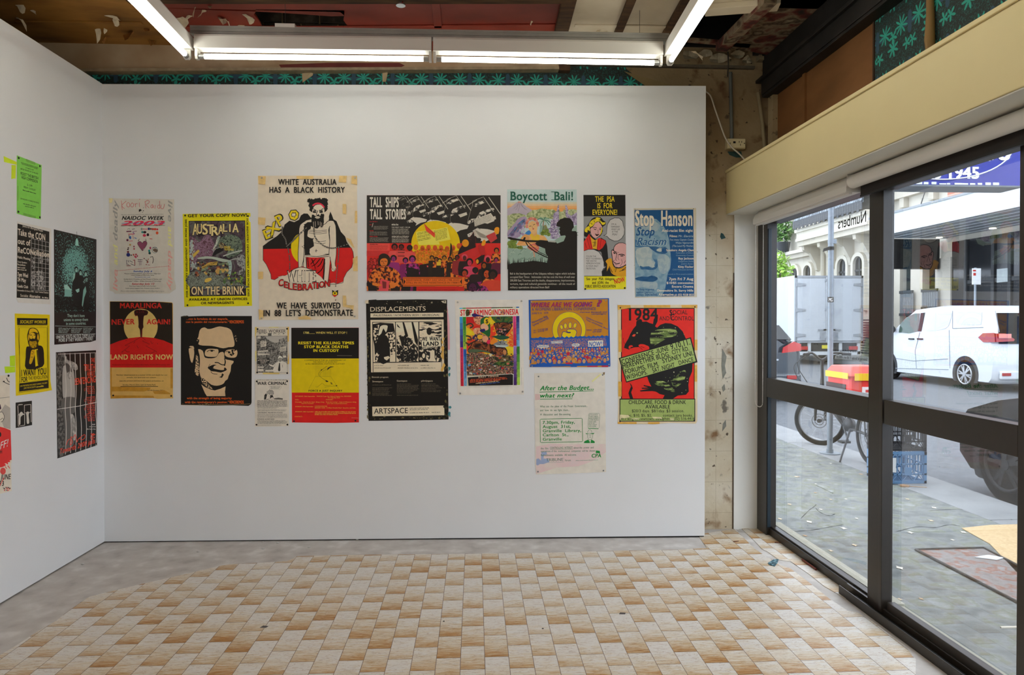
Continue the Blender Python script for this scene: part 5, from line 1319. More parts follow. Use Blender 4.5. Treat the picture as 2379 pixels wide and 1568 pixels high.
for y in (870, 905, 960): a.ln([(510, y), (610, y)], 9, '3a1c18')
a.po('830 1090 1010 1060 1010 1270 840 1270', '2a1a18').po('940 1100 975 1105 975 1270 950 1270', 'd8504a').po('540 1100 1050 1130 1060 1478 520 1478', '241a18')
for q in ((445, 1000, 42, '8a2a6a', BK, '8f2a6c', 240), (622, 1030, 38, '8a2a6a', BK, '7a2058', 260), (725, 1010, 46, '9a3078', BK, pb_, 260)): person(*q)
a.po('640 1120 820 1160 830 1280 640 1280', '241a18').po('520 1300 560 1300 560 1478 490 1478', '7a2058').po('700 1400 740 1400 730 1478 690 1478', '7a2058')
for i, x in enumerate((1015, 1080, 1130, 1200, 1285, 1350)): person(x, 990 + (i % 3) * 22, 30, ['a86a1a', '8a4a1a', 'd8b030'][i % 3], BK, ob if i % 2 else '2a2018', 290, .8)
a.po('1015 1130 1200 1130 1200 1270 1015 1270', '241c16', up=1).po('1085 1050 1150 1050 1150 1100 1085 1100', 'd8b030').ln('1300 775 1330 960 1345 1270', 7, '3a2a18').po('1290 760 1312 800 1310 930 1270 990 1285 860', '241c18')
# flags at right
fl = lambda s_, h_: a.po(s_, h_)
fl('1395 945 1420 860 1470 790 1560 700 1640 600 1665 830 1560 870', '2a1c1a'); fl('1395 945 1540 880 1668 832 1720 930 1600 1000 1450 960', 'c22a28'); a.el(1512, 768, 52, 56, 'd98e1a', 18)
fl('1700 800 1760 760 1800 840 1810 930 1740 950', 'b32624'); a.po('1750 800 1765 740 1800 715 1815 760 1790 805', 'd98e1a', 2); fl('1820 660 1950 600 1985 700 1890 765', 'b83a38'); a.po('1940 570 1965 532 2015 540 2005 630 1955 625', 'd98e1a', 2); fl('1660 1010 1750 950 1800 940 1780 1040 1690 1090', '241c18'); a.el(1690, 1040, 20, 34, 'd98e1a', 12)
a.ln('1600 720 1560 700 1650 590', 4, '7a2420').ln('1660 600 1672 830', 3, '7a2420')
cap = [('c23a3a', 1500, 950, 40), ('3a1c1a', 1570, 1050, 46), ('d8504a', 1840, 990, 44), ('7a2058', 1975, 1010, 30), ('5a1a18', 1940, 860, 34)]
person(1390, 985, 32, '6a2420', BK, '8a2a2a', 240); person(1500, 985, 40, '5a2220', 'cf4a5a', '2a1a18', 260); person(1575, 1055, 46, 'b83048', '1a1513', 'c8405a', 200); person(1845, 1010, 44, '3a1f1c', 'd84a5a', '1f1917', 300); person(1975, 880, 34, 'a85a1a', BK, ob, 200); person(1970, 1020, 32, '9a2a5a', BK, '5a1a30', 200); person(1790, 1100, 40, '9a4a1a', '1a1513', '241b18', 260)
person(1500, 1215, 48, 'a83a1c', '1a1513', ob, 260); person(1830, 1220, 60, 'b8481e', '181412', ob, 260); person(1920, 1240, 62, '3a241c', '181412', 'c8402a', 240, 1.2); person(1710, 1320, 62, '8a1f62', '1d1518', pb_, 200); person(1620, 1430, 80, '4a1a3a', '241520', pb_, 60); person(1660, 1180, 40, '2a1c1a', '1a1513', '2a1c1a', 160)
# large woman at front left with a leaflet
a.po('60 1478 70 1300 130 1180 230 1120 330 1110 440 1140 520 1200 552 1280 545 1478', ob, 2).po('60 1330 170 1390 200 1478 70 1478', '241a18').po('400 1440 545 1420 540 1478 400 1478', '2a1a14')
a.po('220 1010 235 950 285 922 340 930 385 970 405 1030 380 1090 340 1110 250 1110 215 1070', '2a2018', 2).po('246 1030 270 1000 320 992 352 1010 358 1050 345 1090 310 1120 275 1110 250 1080', 'd0702a', 2)
a.ln('262 1040 290 1036', 8, BK).ln('312 1036 345 1042', 8, BK).ln('300 1040 295 1072 315 1074', 5, BK).ln('278 1098 330 1098', 7, BK).po('270 1170 300 1200 330 1180 310 1220 285 1215', '2a1a14').po('255 1295 385 1330 370 1478 222 1478 235 1390', 'd84a50').po('275 1330 340 1345 335 1440 285 1440', '7a2a2a').po('130 1350 190 1370 260 1380 270 1400 200 1410 130 1390', 'd8762a').po('390 1380 440 1360 520 1350 500 1400 430 1440 395 1420', 'd8762a')
# banner
a.po('585 1272 1470 1272 1500 1300 1490 1400 1470 1410 585 1412', 'd8641e').r(585, 1283, 1465, 1290, '2a1a10').r(585, 1392, 1465, 1398, '2a1a10').po('595 1295 622 1340 595 1385', BK).po('1460 1295 1435 1340 1460 1385', BK)
a.tt([('RESISTANCE:  EVERY DAY SINCE 1788, AND', 635, 1328, 1420, 26), ('STILL IN ACTIVE RESISTANCE IN 1988!!!', 635, 1368, 1425, 26)], '6a2a10', .0)
a.r(785, 1414, 1490, 1478, 'c41f1c').d(815, 1470, 1400, 12, '4a0f0c')
a.done('wide black and red poster of ships, crowds and a yellow sun')

a = Art((845, 690, 205), 1071, K=1.5)
a.sheet('28 38 150 30 160 36 650 28 1012 32 1020 600 1030 1485 600 1496 60 1502 50 1360 40 700', '15120e')
CR = 'cfc0a6'
a.clip = (40, 40, 1022, 1484)
a.t('DISPLACEMENTS', 80, 176, 752, 54, CR, .0, 0, -10)
a.po('82 198 968 190 968 242 82 248', CR).t('PALESTINIAN / NORTHERN IRISH / ABORIGINAL', 118, 235, 922, 24, BK, .025, .22, -6)
a.po('82 278 970 272 976 904 90 914', CR).po('104 302 946 294 950 904 110 912', BK).po('116 800 944 790 946 904 118 910', 'c9bca3')
a.po('112 310 380 304 386 786 116 790', CR).po('390 306 664 302 664 784 396 788', CR).po('676 304 942 300 944 782 680 784', CR)
wm = mottle([(0, BK), (.5, CR)], 70, 4, (1, .35, 1), k=1.5)
a.po('112 330 200 312 360 320 380 420 290 430 250 470 300 620 320 786 140 788 130 600 112 500', BK).po('118 400 150 350 190 340 170 420 180 460 150 560 120 480', wm, 2).po('185 420 200 360 240 340 285 345 290 370 270 430 240 380 215 440 180 470', 'd4c6ad', 2).po('190 480 280 470 310 560 320 700 300 790 180 790', BK, 2).po('290 440 380 420 384 690 330 700', wm).po('245 730 300 715 320 735 280 770 250 750', CR).po('140 700 170 660 190 700 160 785 140 785', wm)
a.po('390 308 664 304 664 450 560 380 480 420 390 430', 'd2c5ac').po('400 480 450 460 480 480 520 440 540 490 590 510 600 560 660 600 664 784 400 786', mottle([(0, BK), (.58, CR)], 80, 4, k=1.5)).po('470 306 490 306 540 470 510 500', BK).po('580 304 600 304 660 520 655 600 620 540', BK).po('400 320 440 370 445 380 410 360', BK).po('440 470 470 480 480 560 450 600', BK).po('405 430 450 540 460 600 400 500', CR).po('400 730 440 770 400 785', CR).po('560 690 585 700 580 760', CR).po('640 770 664 720 664 784', CR).po('450 660 610 640 640 760 520 786 440 720', mottle([(0, BK), (.64, CR)], 90, 3, k=1.5))
a.po('676 306 942 302 942 500 676 500', mottle([(0, BK), (.47, CR)], 50, 4, (.3, .3, 1.6), k=1.5)).po('676 520 944 500 944 782 680 784', mottle([(0, BK), (.55, CR)], 60, 4, k=1.5)).el(795, 415, 32, 46, BK, 14).po('760 450 790 470 820 450 822 500 758 500', CR)
a.po('702 488 930 480 940 600 705 636', 'd2c5ac').tt([('WE  WANT', 706, 532, 930, 46, -4), ('LAND', 722, 592, 912, 48, -4), ('NOT HANDOUTS', 702, 638, 930, 36, -4)], BK, .06)
a.el(728, 710, 34, 44, BK, 14).el(728, 712, 18, 30, CR, 10).po('806 650 858 646 862 740 880 780 780 780 806 740', CR)
for x0, w_ in ((128, 115), (412, 140), (692, 105)): a.d(x0, 836, x0 + w_, 13, '8f846f').d(x0, 866, x0 + w_ * 1.75, 13, '8f846f')
a.tt([('Biennale program:', 100, 980, 302, 18), ('Streetspace', 106, 1034, 236, 20), ('Guestspace', 402, 1026, 528, 20), ('pArt/yspace', 698, 1026, 838, 20)], 'b5a890', .025)
for x0, x1, ys in ((106, 385, (1070, 1104, 1118, 1132, 1150, 1168, 1182, 1196)), (404, 690, (1058, 1074, 1088, 1102, 1116, 1132, 1148, 1166, 1194)), (700, 965, (1056, 1072, 1086, 1104, 1118, 1134, 1150))): a.dd(x0, ys, x1, 8, '5f5647', 0, .4)
a.po('104 1330 978 1316 980 1434 106 1446', CR).t('ARTSPACE', 126, 1416, 536, 64, BK, .015, 0, -8)
a.d(560, 1354, 800, 11, '4a4338', -4).d(560, 1372, 780, 11, '4a4338', -4).d(560, 1410, 800, 11, '4a4338', -4).d(825, 1404, 930, 11, '4a4338', -2)
a.bits(40, 60, 80, 1480, 40, 5, 16, ['4a4326', '5c5433', '2a261a'], 1.6).bits(975, 100, 1020, 1470, 40, 5, 16, ['3a3524', '5c5433', '2a261a'], 1.6).bits(60, 1450, 1010, 1480, 40, 6, 18, ['4a4326', '6a6040', '2a261a'], .6).bits(60, 50, 980, 95, 30, 5, 14, ['3a3524', '2a261a', '8a8068'], .6)
a.bits(950, 300, 975, 900, 10, 10, 22, ['c8a050'], 2.0)
a.tape('22 40 60 36 56 80 18 78', 'c9bca3').tape('940 50 1000 40 1000 78 960 70', 'b8ae98').pin('70 66 980 56', r=.004)
a.clip = None
a.po('1012 100 1042 320 1046 640 1022 640', 'd89aa0')
a.clip = None
a.bits(1030, 860, 1050, 1000, 6, 8, 16, ['3a7a80'], 1.6).bits(1034, 1300, 1052, 1460, 6, 8, 16, ['3a7a80'], 1.6)
a.done('worn black poster titled DISPLACEMENTS with three woodcut pictures')

a = Art((1055, 690, 170), 1111, K=1.42)
a.sheet('12 45 1040 40 1062 1480 55 1490', 'd2ccc3')
a.po('80 166 986 148 1000 1334 98 1352', 'c9bca0')
a.po('82 166 128 164 128 178 82 180', '3aa0d0').po('130 164 178 162 178 176 130 178', '2a8a3a').po('182 162 566 156 566 170 182 176', mottle([(0, 'b81a28'), (.5, '6a1418'), (.56, 'c8202a')], 60, 3, k=1.42)).po('566 156 888 152 888 166 566 170', mottle([(0, '2a3a1c'), (.48, '4a5a24'), (.56, '7a3a1c')], 60, 3, k=1.42)).po('942 148 986 148 986 164 942 166', '1a5aa0')
a.po('82 180 986 164 988 288 84 302', 'dcd3c0')
def side(x, y0, y1, w_, c0, c1, dx0=0):
    n = 5
    for i in range(n):
        f0, f1 = i / n, (i + 1) / n
        h0 = ''.join('%02x' % int(int(c0[j:j + 2], 16) * (1 - (i + .5) / n) + int(c1[j:j + 2], 16) * (i + .5) / n) for j in (0, 2, 4))
        ya, yb_ = y0 + (y1 - y0) * f0, y0 + (y1 - y0) * f1
        a.po([(x + dx0 * f0, ya), (x + w_ + dx0 * f0, ya), (x + w_ + dx0 * f1, yb_), (x + dx0 * f1, yb_)], h0, 0, 0)
    a.z += STEP
side(84, 302, 765, 46, '3aa0d0', '3a1a6a', 8); side(132, 302, 790, 48, '1a7a2a', 'a8c83a', 6); side(92, 765, 1352, 46, 'd83a6a', 'c81a2a', 8); side(140, 790, 1350, 46, '1a5ab0', '8ab8d8', 8)
side(894, 290, 740, 46, 'd84a8a', 'b81a30', 6); side(944, 288, 750, 46, '2a2a70', '6ab0d8', 4); side(902, 742, 1338, 46, '9a7ab8', '3a1a5a', 2); side(950, 750, 1334, 46, '1a6a2a', 'a8c84a', 4)
for s_, x, y0, y1, dn in (('STOP DE WAPENLEVERANTIES AAN INDONESIE', 126, 1340, 780, 0), ('PYSAYTTAKAA ASEVIENTI INDONESIAAN', 178, 1340, 810, 0), ('NO ARMES A INDONESIA', 170, 745, 370, 0), ('INDONESIE / ARRET DES VENTES D ARMES', 962, 1320, 770, 0), ('GEEN WAPENS NAAR INDONESIE', 962, 740, 300, 0)): a.d(0, 0, 0, 1, BK); a.t(s_, x, y0, x + .01, 20, '1a1838', .02, 0, y1 - y0, True)
for x, y0, y1 in ((116, 740, 330), (908, 730, 300), (912, 1320, 760)): a.ln([(x + 6, y0), (x + 6, y1)], 3, '4a2a6a', up=0)
a.z += STEP
a.t('STOP ARMING INDONESIA', 96, 282, 978, 84, 'cf1a22', .05, 0, -16)
a.el(206, 238, 32, 52, '3a3418', 16).el(735, 230, 36, 44, 'c88a5a', 14).el(580, 235, 20, 40, 'c8905a', 10)
a.bits(180, 195, 232, 285, 24, 5, 12, ['6a5a28', '1f1c10', '4a4420']).bits(710, 200, 762, 265, 16, 5, 12, ['d8a070', '8a4a3a', '5a3a6a'])
# picture
a.po('182 302 890 292 905 1180 196 1190', mottle([(0, 'c83a1a'), (.44, 'd87a1a'), (.52, 'd8b41a'), (.6, 'd8c020')], 9, 3, dist=.6, k=1.42))
a.po('182 302 330 300 320 400 185 410', 'b81a1c').po('560 296 890 292 890 400 780 420 640 400 580 340', mottle([(0, '1f3a1c'), (.45, '2f5a2a'), (.54, '5a5a1c'), (.62, '1a2a3a')], 40, 4, k=1.42))
a.po('540 420 640 400 640 560 560 660 520 560', mottle([(0, 'd8381a'), (.5, 'd8701a'), (.58, 'd8a01a')], 40, 3, k=1.42)).po('800 520 890 420 900 760 800 740', mottle([(0, 'd86a1a'), (.5, 'd8481a'), (.58, 'd89a3a')], 40, 3, k=1.42))
bt = mottle([(0, '1f100a'), (.42, '5a2a14'), (.5, '8a4a24'), (.57, '3a1c10'), (.64, 'c88a5a')], 26, 3, (1, 1, 1), dist=.8, k=1.42)
a.po('210 800 250 740 280 680 360 655 450 670 530 690 560 720 620 720 700 740 780 770 810 830 790 880 700 900 600 880 540 850 450 835 240 850', BK, 3).po('225 805 260 745 290 690 360 668 450 685 530 705 570 740 640 740 700 755 770 780 795 830 780 868 700 885 610 865 540 835 440 815 260 830', bt, 3)
a.po('215 800 300 790 420 800 540 835 520 850 420 830 240 845', '4a5a40', 2).el(770, 840, 26, 40, 'b87a4a', 14)
a.po('600 400 680 385 760 380 860 400 885 430 850 500 800 560 740 600 680 600 640 540 620 460', BK, 3).po('612 408 690 395 760 390 850 408 868 440 830 500 760 470 690 470 640 520', bt, 3)
a.bits(650, 480, 800, 620, 40, 6, 18, ['2a1c1a', 'a86a5a', 'c8305a', '3a2a30', 'c89a7a', '6a5a6a']).po('560 600 700 580 830 600 820 630 700 650 600 610', '1f4a34', 2).po('600 715 640 690 720 660 780 700 830 740 760 760 620 740', '77797a', 2).bits(640, 650, 800, 750, 30, 6, 14, ['3a3a3e', '8a8a90', '5a5a60', 'b8b8b8']).po('620 725 830 735 780 765 640 755', 'a8b4b4')
sk = ['d89a7a', 'c8805a', 'e0b090']
a.po('270 260 320 250 380 275 445 285 430 305 290 300', '2a1a5a', 2).po('300 310 420 300 420 400 380 420 320 390', 'cf8f6a', 3).bits(310, 310, 415, 410, 16, 8, 16, sk + ['7a3a28']).po('410 330 520 300 550 460 540 600 460 560 400 520 400 420', '1f5a2a', 3).po('405 430 450 400 510 430 520 490 460 510 410 480', 'd8a080', 3).el(498, 368, 46, 56, 'd8b01a', 20).t('$', 478, 395, 520, 56, '3a2a1a', .04).po('285 480 310 445 370 440 380 470 300 500', 'c8201c', 2).po('300 480 390 470 400 560 340 580 300 540', 'cf8f6a', 3).bits(300, 480, 400, 580, 16, 8, 16, sk + ['7a3a28', 'b8503a'])
a.po('390 500 460 480 470 520 410 530', '2a1a5a', 2).po('270 600 340 560 420 560 520 600 550 650 530 700 420 680 300 650', mottle([(0, '2a1a4a'), (.45, '3a3a2a'), (.52, 'c8805a'), (.6, '1f4a2a')], 60, 3, k=1.42), 3).el(393, 605, 42, 38, 'd8a030', 16).po('430 610 480 590 520 620 500 680 440 670', 'cf8f6a', 3).po('500 660 550 650 540 710 500 705', 'c82048', 2)
for l in ('180 430 250 400 290 440 240 470', '180 590 240 600 260 650 200 640', '175 690 230 720 270 690 210 740'): a.ln(l, 22, '3a342c', 2)
a.clip = (186, 180, 905, 1350)
a.po('190 870 260 840 420 850 600 890 900 900 905 1180 196 1190', mottle([(0, '2a1c18'), (.42, '8a5a44'), (.48, '4a3a30'), (.54, 'b89078'), (.6, '3a4a2a')], 150, 3, k=1.42))
a.bits(196, 860, 900, 1180, 520, 5, 15, ['3a241c', 'b8856a', '8a4a34', '2a4a2a', 'c8b89a', '6a3a3a', '4a5a3a', 'a8382a', '2a3a6a', '1c1714', 'd0a080', '5c4a3c', '3a2a22', '7a6a50']).po('600 1010 700 970 880 985 895 1035 760 1040 610 1030', mottle([(0, '1f3018'), (.48, '3a5a24'), (.56, '5a6a2a')], 50, 4, k=1.42), 2).po('600 905 720 900 840 880 845 960 720 985 600 940', mottle([(0, '2a241a'), (.48, '4a4a2a'), (.56, '7a5a3a')], 60, 4, k=1.42), 2)
for i in range(22):
    x, y = a.rng.uniform(200, 880), a.rng.uniform(860, 1160); w_ = a.rng.uniform(22, 44); t_ = a.rng.uniform(-.3, .3)
    a.po([(x, y), (x + w_, y + w_ * t_), (x + w_, y + w_ * t_ + w_ * .6), (x, y + w_ * .6)], a.rng.choice(['d8d0c0', 'c82a2a', 'd86a5a', 'd8d0c0', '5a8ab8']), 0, 0); a.z += STEP / 4
    a.d(x + 3, y + w_ * .3, x + w_ - 3, w_ * .18, BK, w_ * t_)
a.po('200 1212 870 1160 905 1170 900 1340 210 1350', 'd8d0c0').po('208 1218 866 1168 895 1180 893 1335 218 1346', '1a1412')
a.tt([('EAST TIMOR', 372, 1228, 680, 20, -20)], 'd8b08a', .02)
for y, x0, x1, c_ in ((1262, 250, 800, 'b84a2a'), (1282, 240, 820, 'c8502a'), (1302, 240, 700, 'b84a2a'), (1318, 330, 680, 'd8b08a'), (1336, 390, 700, '3a5a9a')): a.d(x0, y, x1, 18, c_, -38)
a.ln('1022 1070 1024 1336', 4, 'a8a39a')
a.pin('56 80 1022 62 94 1462 1040 1435', M_pinw)
a.done('white bordered poster of a giant boot crushing a colourful crowd')

a = Art((1170, 430, 180), 1086, K=1.27)
a.sheet('50 60 1024 62 1032 1474 62 1478', 'b9cccb')
a.clip = (52, 62, 1030, 1476)
for y0, y1, h in ((236, 262, 'c6c4b0'), (262, 290, 'd4b892'), (290, 320, 'dba76e'), (320, 380, 'de9a56')): a.po([(52, y0), (1025, y0), (1026, y1), (53, y1)], h)
a.po('52 330 110 300 180 245 205 230 238 232 270 260 330 310 400 350 420 420 52 430', 'aea2ae', 0).po('205 230 238 232 245 250 222 244 200 250', 'd88a6a')
for l in ('215 245 180 300 140 330', '225 250 218 320 200 370', '235 245 260 300 310 340', '240 260 290 330 330 350', '205 260 190 320 170 350'): a.ln(l, 5, '857a88')
gr = mottle([(0, '7d8a5c'), (.45, 'a3ab7c'), (.55, 'b9bd92'), (.62, '8a9668')], 40, 4, k=1.27)
a.po('330 400 400 355 470 345 540 325 620 340 690 345 760 380 820 370 900 350 960 335 1026 345 1026 480 300 470', gr).bits(360, 350, 1020, 470, 60, 16, 30, ['a3ab7c', '8f9a6c', 'b9bd92', '7d8a5c'])
a.po('52 430 130 400 220 395 300 420 340 470 300 600 60 640', gr).bits(60, 430, 300, 600, 46, 14, 30, ['8a9468', 'a3ab7c', '6f7a50', 'b0b488'])
# temple gate
lv = mottle([(0, '7a6a8a'), (.45, 'a294b0'), (.54, 'c0b6c8'), (.6, '8a7a98')], 70, 4, k=1.27)
a.po('775 275 760 290 740 370 700 400 695 470 660 500 655 600 620 610 620 660 660 690 660 750 770 760 860 760 870 712 775 700', lv).po('862 280 885 290 905 350 900 400 945 430 1026 380 1026 560 960 560 900 470 870 440', lv)
a.bits(670, 420, 770, 750, 50, 6, 14, ['cfc8d2', '8a7a98', '6a5a7a', 'b5a8c0'])
for y in (430, 500, 560, 620, 690): a.ln([(670, y), (772, y + 4)], 5, '75668a', up=0)
a.z += STEP
# palm, shrubs, waves
for i in range(12):
    t_ = radians(-150 + i * 27); a.ln([(560, 490), (560 + 60 * cos(t_), 490 + 40 * sin(t_)), (560 + 100 * cos(t_), 520 + 70 * sin(t_))], 12, ['4a7a66', '6a9a80', 'a8c0a8'][i % 3], 3, up=0)
a.z += STEP
a.ln('560 500 545 640', 14, '9a7a5a').po('550 600 575 560 600 570 620 640 550 660', '8a8a5a', 3)
for i in range(9): a.ln([(500 + i * 16, 690 - i * 4), (520 + i * 12, 560 + i * 6)], 9, ['8ab0a0', '5a8a74'][i % 2], up=0)
a.po('60 640 110 590 130 560 170 520 190 480 250 450 300 440 330 480 300 560 260 620 230 680 200 740 60 740', '9a8aa4', 2)
for i in range(6): a.ln([(60 + i * 26, 720 - i * 12), (130 + i * 24, 640 - i * 16), (190 + i * 20, 560 - i * 10), (300, 470 + i * 16)], 12, ['3a74b4', '7ab0d0', '2f62a4', '8a7a9c', 'b0a4bc', '4a88c0'][i], 3, up=0)
a.z += STEP
a.bits(70, 540, 300, 720, 16, 18, 30, ['9a8aa4', 'b5a8c0', '6f6088']).po('300 680 340 640 390 630 400 680 360 700', '3a78b8', 2)
for x, y, r_ in ((90, 820, 40), (130, 790, 36), (100, 870, 38), (150, 850, 36), (170, 900, 34), (210, 890, 36), (160, 790, 30), (240, 880, 30), (545, 680, 30), (590, 670, 34), (630, 690, 28), (560, 650, 26), (610, 640, 26)): a.el(x, y, r_, r_, '7d9440', 14, up=0); a.el(x - 4, y - 4, r_ * .78, r_ * .78, 'a8ba5c', 12, up=0)
a.z += STEP
# fern field
a.po('56 880 240 900 330 880 480 870 560 880 1026 560 1028 1110 60 1180', '8fa596')
for i in range(46):
    x, y = a.rng.uniform(70, 620), a.rng.uniform(900, 1120); l_ = a.rng.uniform(40, 90)
    a.ln([(x, y), (x + l_ * .5, y - l_ * .5), (x + l_ * .9, y - l_ * .35)], 7, a.rng.choice(['5c7a68', 'b4c4b4', '6f8a78', 'a0b4a4']), 3, up=0)
for i in range(24):
    x, y = a.rng.uniform(700, 1000), a.rng.uniform(600, 860); a.ln([(x, y), (x + 24, y - 30), (x + 50, y - 26)], 6, a.rng.choice(['5c7a68', 'b4c4b4', '7a9484']), 3, up=0)
a.z += STEP
# young dancer with a flower crown
a.po('385 660 380 700 300 700 250 740 190 820 190 845 290 850 420 830 500 800 610 790 600 750 560 710 470 690 465 640', 'd8a266', 2).po('190 840 330 790 360 740 320 690 260 720', 'cf9458', 2).po('365 690 400 680 430 720 470 690 500 700 510 760 480 780 400 780', 'd8b032', 0)
a.po('345 590 350 540 390 505 440 515 470 560 470 630 430 690 395 670 360 630', 'd9ae76', 3)
for i in range(13):
    t_ = radians(160 + i * 17); a.el(400 + 78 * cos(t_), 555 + 85 * sin(t_), 20, 22, ['d88a7a', 'e0a890', 'c86a5a'][i % 3], 10, up=0)
a.z += STEP
a.ln('360 580 385 572', 7, '3a2a1c').ln('415 560 440 548', 7, '3a2a1c').ln('395 575 405 600 415 595', 4, '8a5a3a').po('400 615 415 605 430 610 415 625', 'b8404a').po('330 870 440 810 500 880 460 950 420 930', 'c86a5a', 2).ln('360 870 420 850 480 880', 8, 'd8b03a').ln('420 930 435 1010', 14, 'cf8a6a')
# soldier in silhouette
SB = '1d1813'
a.po('740 575 745 530 790 480 860 458 930 465 975 520 985 590 960 620 955 645 1010 645 1030 670 1030 1300 60 1300 62 1120 130 1090 300 1080 420 1060 620 1090 620 1000 590 960 580 890 470 850 440 820 500 770 560 800 700 830 790 830 840 790 870 720 860 705 800 712 790 690 780 665 790 640 778 620 792 590', SB)
a.po('56 735 90 728 130 740 270 762 290 728 310 735 300 770 480 775 520 770 620 780 720 785 760 830 620 830 430 800 330 800 180 775 100 765 58 748', SB)
a.ln('310 800 345 860 440 935 620 1020', 14, SB).ln('330 790 400 860 500 940 610 990', 9, SB).po('620 780 725 778 728 806 625 796', 'a8aaa0').po('560 790 720 830 860 780 880 900 600 960', SB)
for i in range(24):
    x = 62 + i * 25; h_ = a.rng.uniform(40, 130); a.po([(x - 16, 1180), (x + a.rng.uniform(-18, 18), 1120 - h_), (x + 16, 1180)], SB, up=0)
a.z += STEP
a.po('60 1160 1030 1140 1032 1474 62 1478', SB)
a.t('Boycott  Bali!', 98, 212, 972, 118, '1f5a4a', .035)
for x, w_ in ((92, 44), (668, 44)):  # slab serifs of the display face
    a.r(x, 92, x + w_, 100, '1f5a4a', 0); a.r(x, 204, x + w_, 212, '1f5a4a', 0)
a.tt([('Bali is the headquarters of the Udayana military region which includes', 90, 1254, 1000, 28), ('occupied East Timor.  Indonesian rule has cost the lives of well over', 90, 1302, 1000, 28), ('200,000 East Timorese and the deaths, disappearances, imprisonments,', 90, 1350, 1000, 28), ('torture, rape and cultural genocide continue - all the result of', 90, 1398, 1000, 28), ('military operations directed from Bali!', 90, 1446, 640, 28)], 'b8b0a0', .012)
a.done('colourful poster with a soldier silhouette aiming a rifle at a tropical landscape')

a = Art((1220, 685, 205), 1837, K=1.42)
OR, BL_, RE = 'b5781c', '1b4f9c', 'a8203a'
a.sheet('72 104 900 88 1745 68 1775 1466 900 1488 100 1502', BL_)
a.clip = (72, 70, 1772, 1500)
a.po('112 120 1720 88 1732 860 126 900', OR)
a.el(915, 720, 350, 372, '4a3a6a', 48).el(915, 720, 342, 364, 'd9b800', 48).el(925, 740, 256, 272, '4a3a6a', 40).el(925, 740, 246, 262, OR, 40)
for x, y, rx, ry, r_ in ((757, 670, 36, 54, -.25), (838, 645, 38, 62, 0), (936, 632, 40, 68, .05), (1038, 636, 38, 60, .3)): a.el(x, y, rx, ry, '4a3a6a', 20, rot=r_).el(x, y, rx - 9, ry - 9, 'd9b800', 20, rot=r_)
a.po('770 900 765 800 780 765 830 760 880 775 930 772 950 780 945 800 900 800 870 780 860 745 880 712 940 705 1020 708 1070 740 1080 790 1060 830 1040 900', '4a3a6a', 2).po('785 900 778 805 790 778 830 772 880 795 935 798 952 786 940 770 890 768 874 745 885 724 940 718 1018 722 1058 748 1066 790 1050 826 1025 900', 'd9b800', 2)
P_ = [(118, 905)] + [(130 + i * 46, 895 - i * 1.2 + (i % 2) * 18 - a.rng.uniform(0, 22)) for i in range(35)] + [(1735, 860), (1775, 1466), (100, 1502)]
a.po(P_, BL_)
a.po('122 940 1680 890 1700 1060 124 1120', mottle([(0, BL_), (.5, 'b5783a'), (.57, '7a5a6a'), (.61, BL_)], 170, 2, k=1.42))
sk = ['c08a4a', 'b8803c', 'c89a5a', 'b5783a']
a.heads(130, 1120, 1720, 1320, 5, 22, 40, sk, [BL_, BL_, BL_, 'b0203a', OR], [BL_, BL_, 'b0203a', OR, '4a4a8a', BL_], BL_)
a.heads(140, 1380, 1740, 1400, 1, 46, 46, sk, [BL_, BL_, OR, 'b0203a'], [BL_, 'a8203a', OR, BL_], BL_)
a.po('110 1445 1765 1410 1775 1466 100 1502', BL_)
for x, y in ((890, 1225), (275, 1230), (1295, 1300), (360, 1180)): a.el(x, y, 30, 36, 'b0203a', 16)
a.el(905, 1325, 60, 62, sk[0], 20).ln('870 1310 895 1306', 7, BL_).ln('915 1306 940 1310', 7, BL_).ln('885 1352 925 1352', 7, BL_).ln('905 1315 900 1335', 5, BL_).po('840 1410 990 1405 985 1440 850 1440', 'b0203a')
a.po('245 1060 300 1040 480 1045 500 1070 470 1095 350 1105 320 1140 335 1105 260 1095', 'd8cdb8', 0).po('535 965 775 950 780 1005 545 1012', 'd8cdb8').po('965 1040 1000 1010 1110 1010 1140 1040 1110 1070 1060 1075 1015 1115 1040 1075 985 1070', 'd8cdb8').po('1308 955 1620 945 1620 1072 1312 1080', 'd8cdb8')
a.t('NOW!', 1325, 1072, 1598, 95, BL_, .03, .2, -8).t('EVERYTHING!', 545, 1002, 768, 34, BL_, .03, .1, -8)
a.d(265, 1066, 485, 18, BL_).d(275, 1088, 480, 18, BL_).d(985, 1036, 1105, 18, BL_).d(985, 1060, 1120, 18, BL_)
a.t('WHERE ARE WE GOING', 128, 258, 1400, 95, '3a3a80', .06, .3, -14).t('WHERE ARE WE GOING', 136, 250, 1388, 82, RE, .025, .3, -14).t('?', 1490, 240, 1600, 130, '3a3a80', .08, .2).t('?', 1500, 230, 1590, 112, RE, .03, .2)
PU = '3c3a78'
a.tt([('A WOMENS LIBERATION CONFERENCE', 135, 332, 1475, 58, -14), ('JUNE 9.10   1979', 135, 402, 482, 38, -6), ('Sat   10.30 @ 5.00', 175, 754, 470, 28, -40), ('Sun   10.30 @ 5.00', 175, 800, 470, 28, -60), ('RING   699 8040', 1280, 748, 1595, 30, -10), ('699 8281', 1405, 786, 1590, 30, -10)], PU, .008)
a.tt([('Current demands and', 1140, 376, 1705, 34, -6), ('campaigns', 1380, 412, 1690, 32, -4)], PU, .015, .2)
a.t('Merewether Bldg', 150, 598, 470, 40, PU, .015, 0, -140, True).t('Sydney University', 165, 655, 495, 40, PU, .015, 0, -160, True).t('Childcare available', 1260, 480, 1610, 34, PU, .015, 0, 140, True).t('Food, refreshments, dance', 1268, 530, 1718, 34, PU, .015, 0, 195, True)
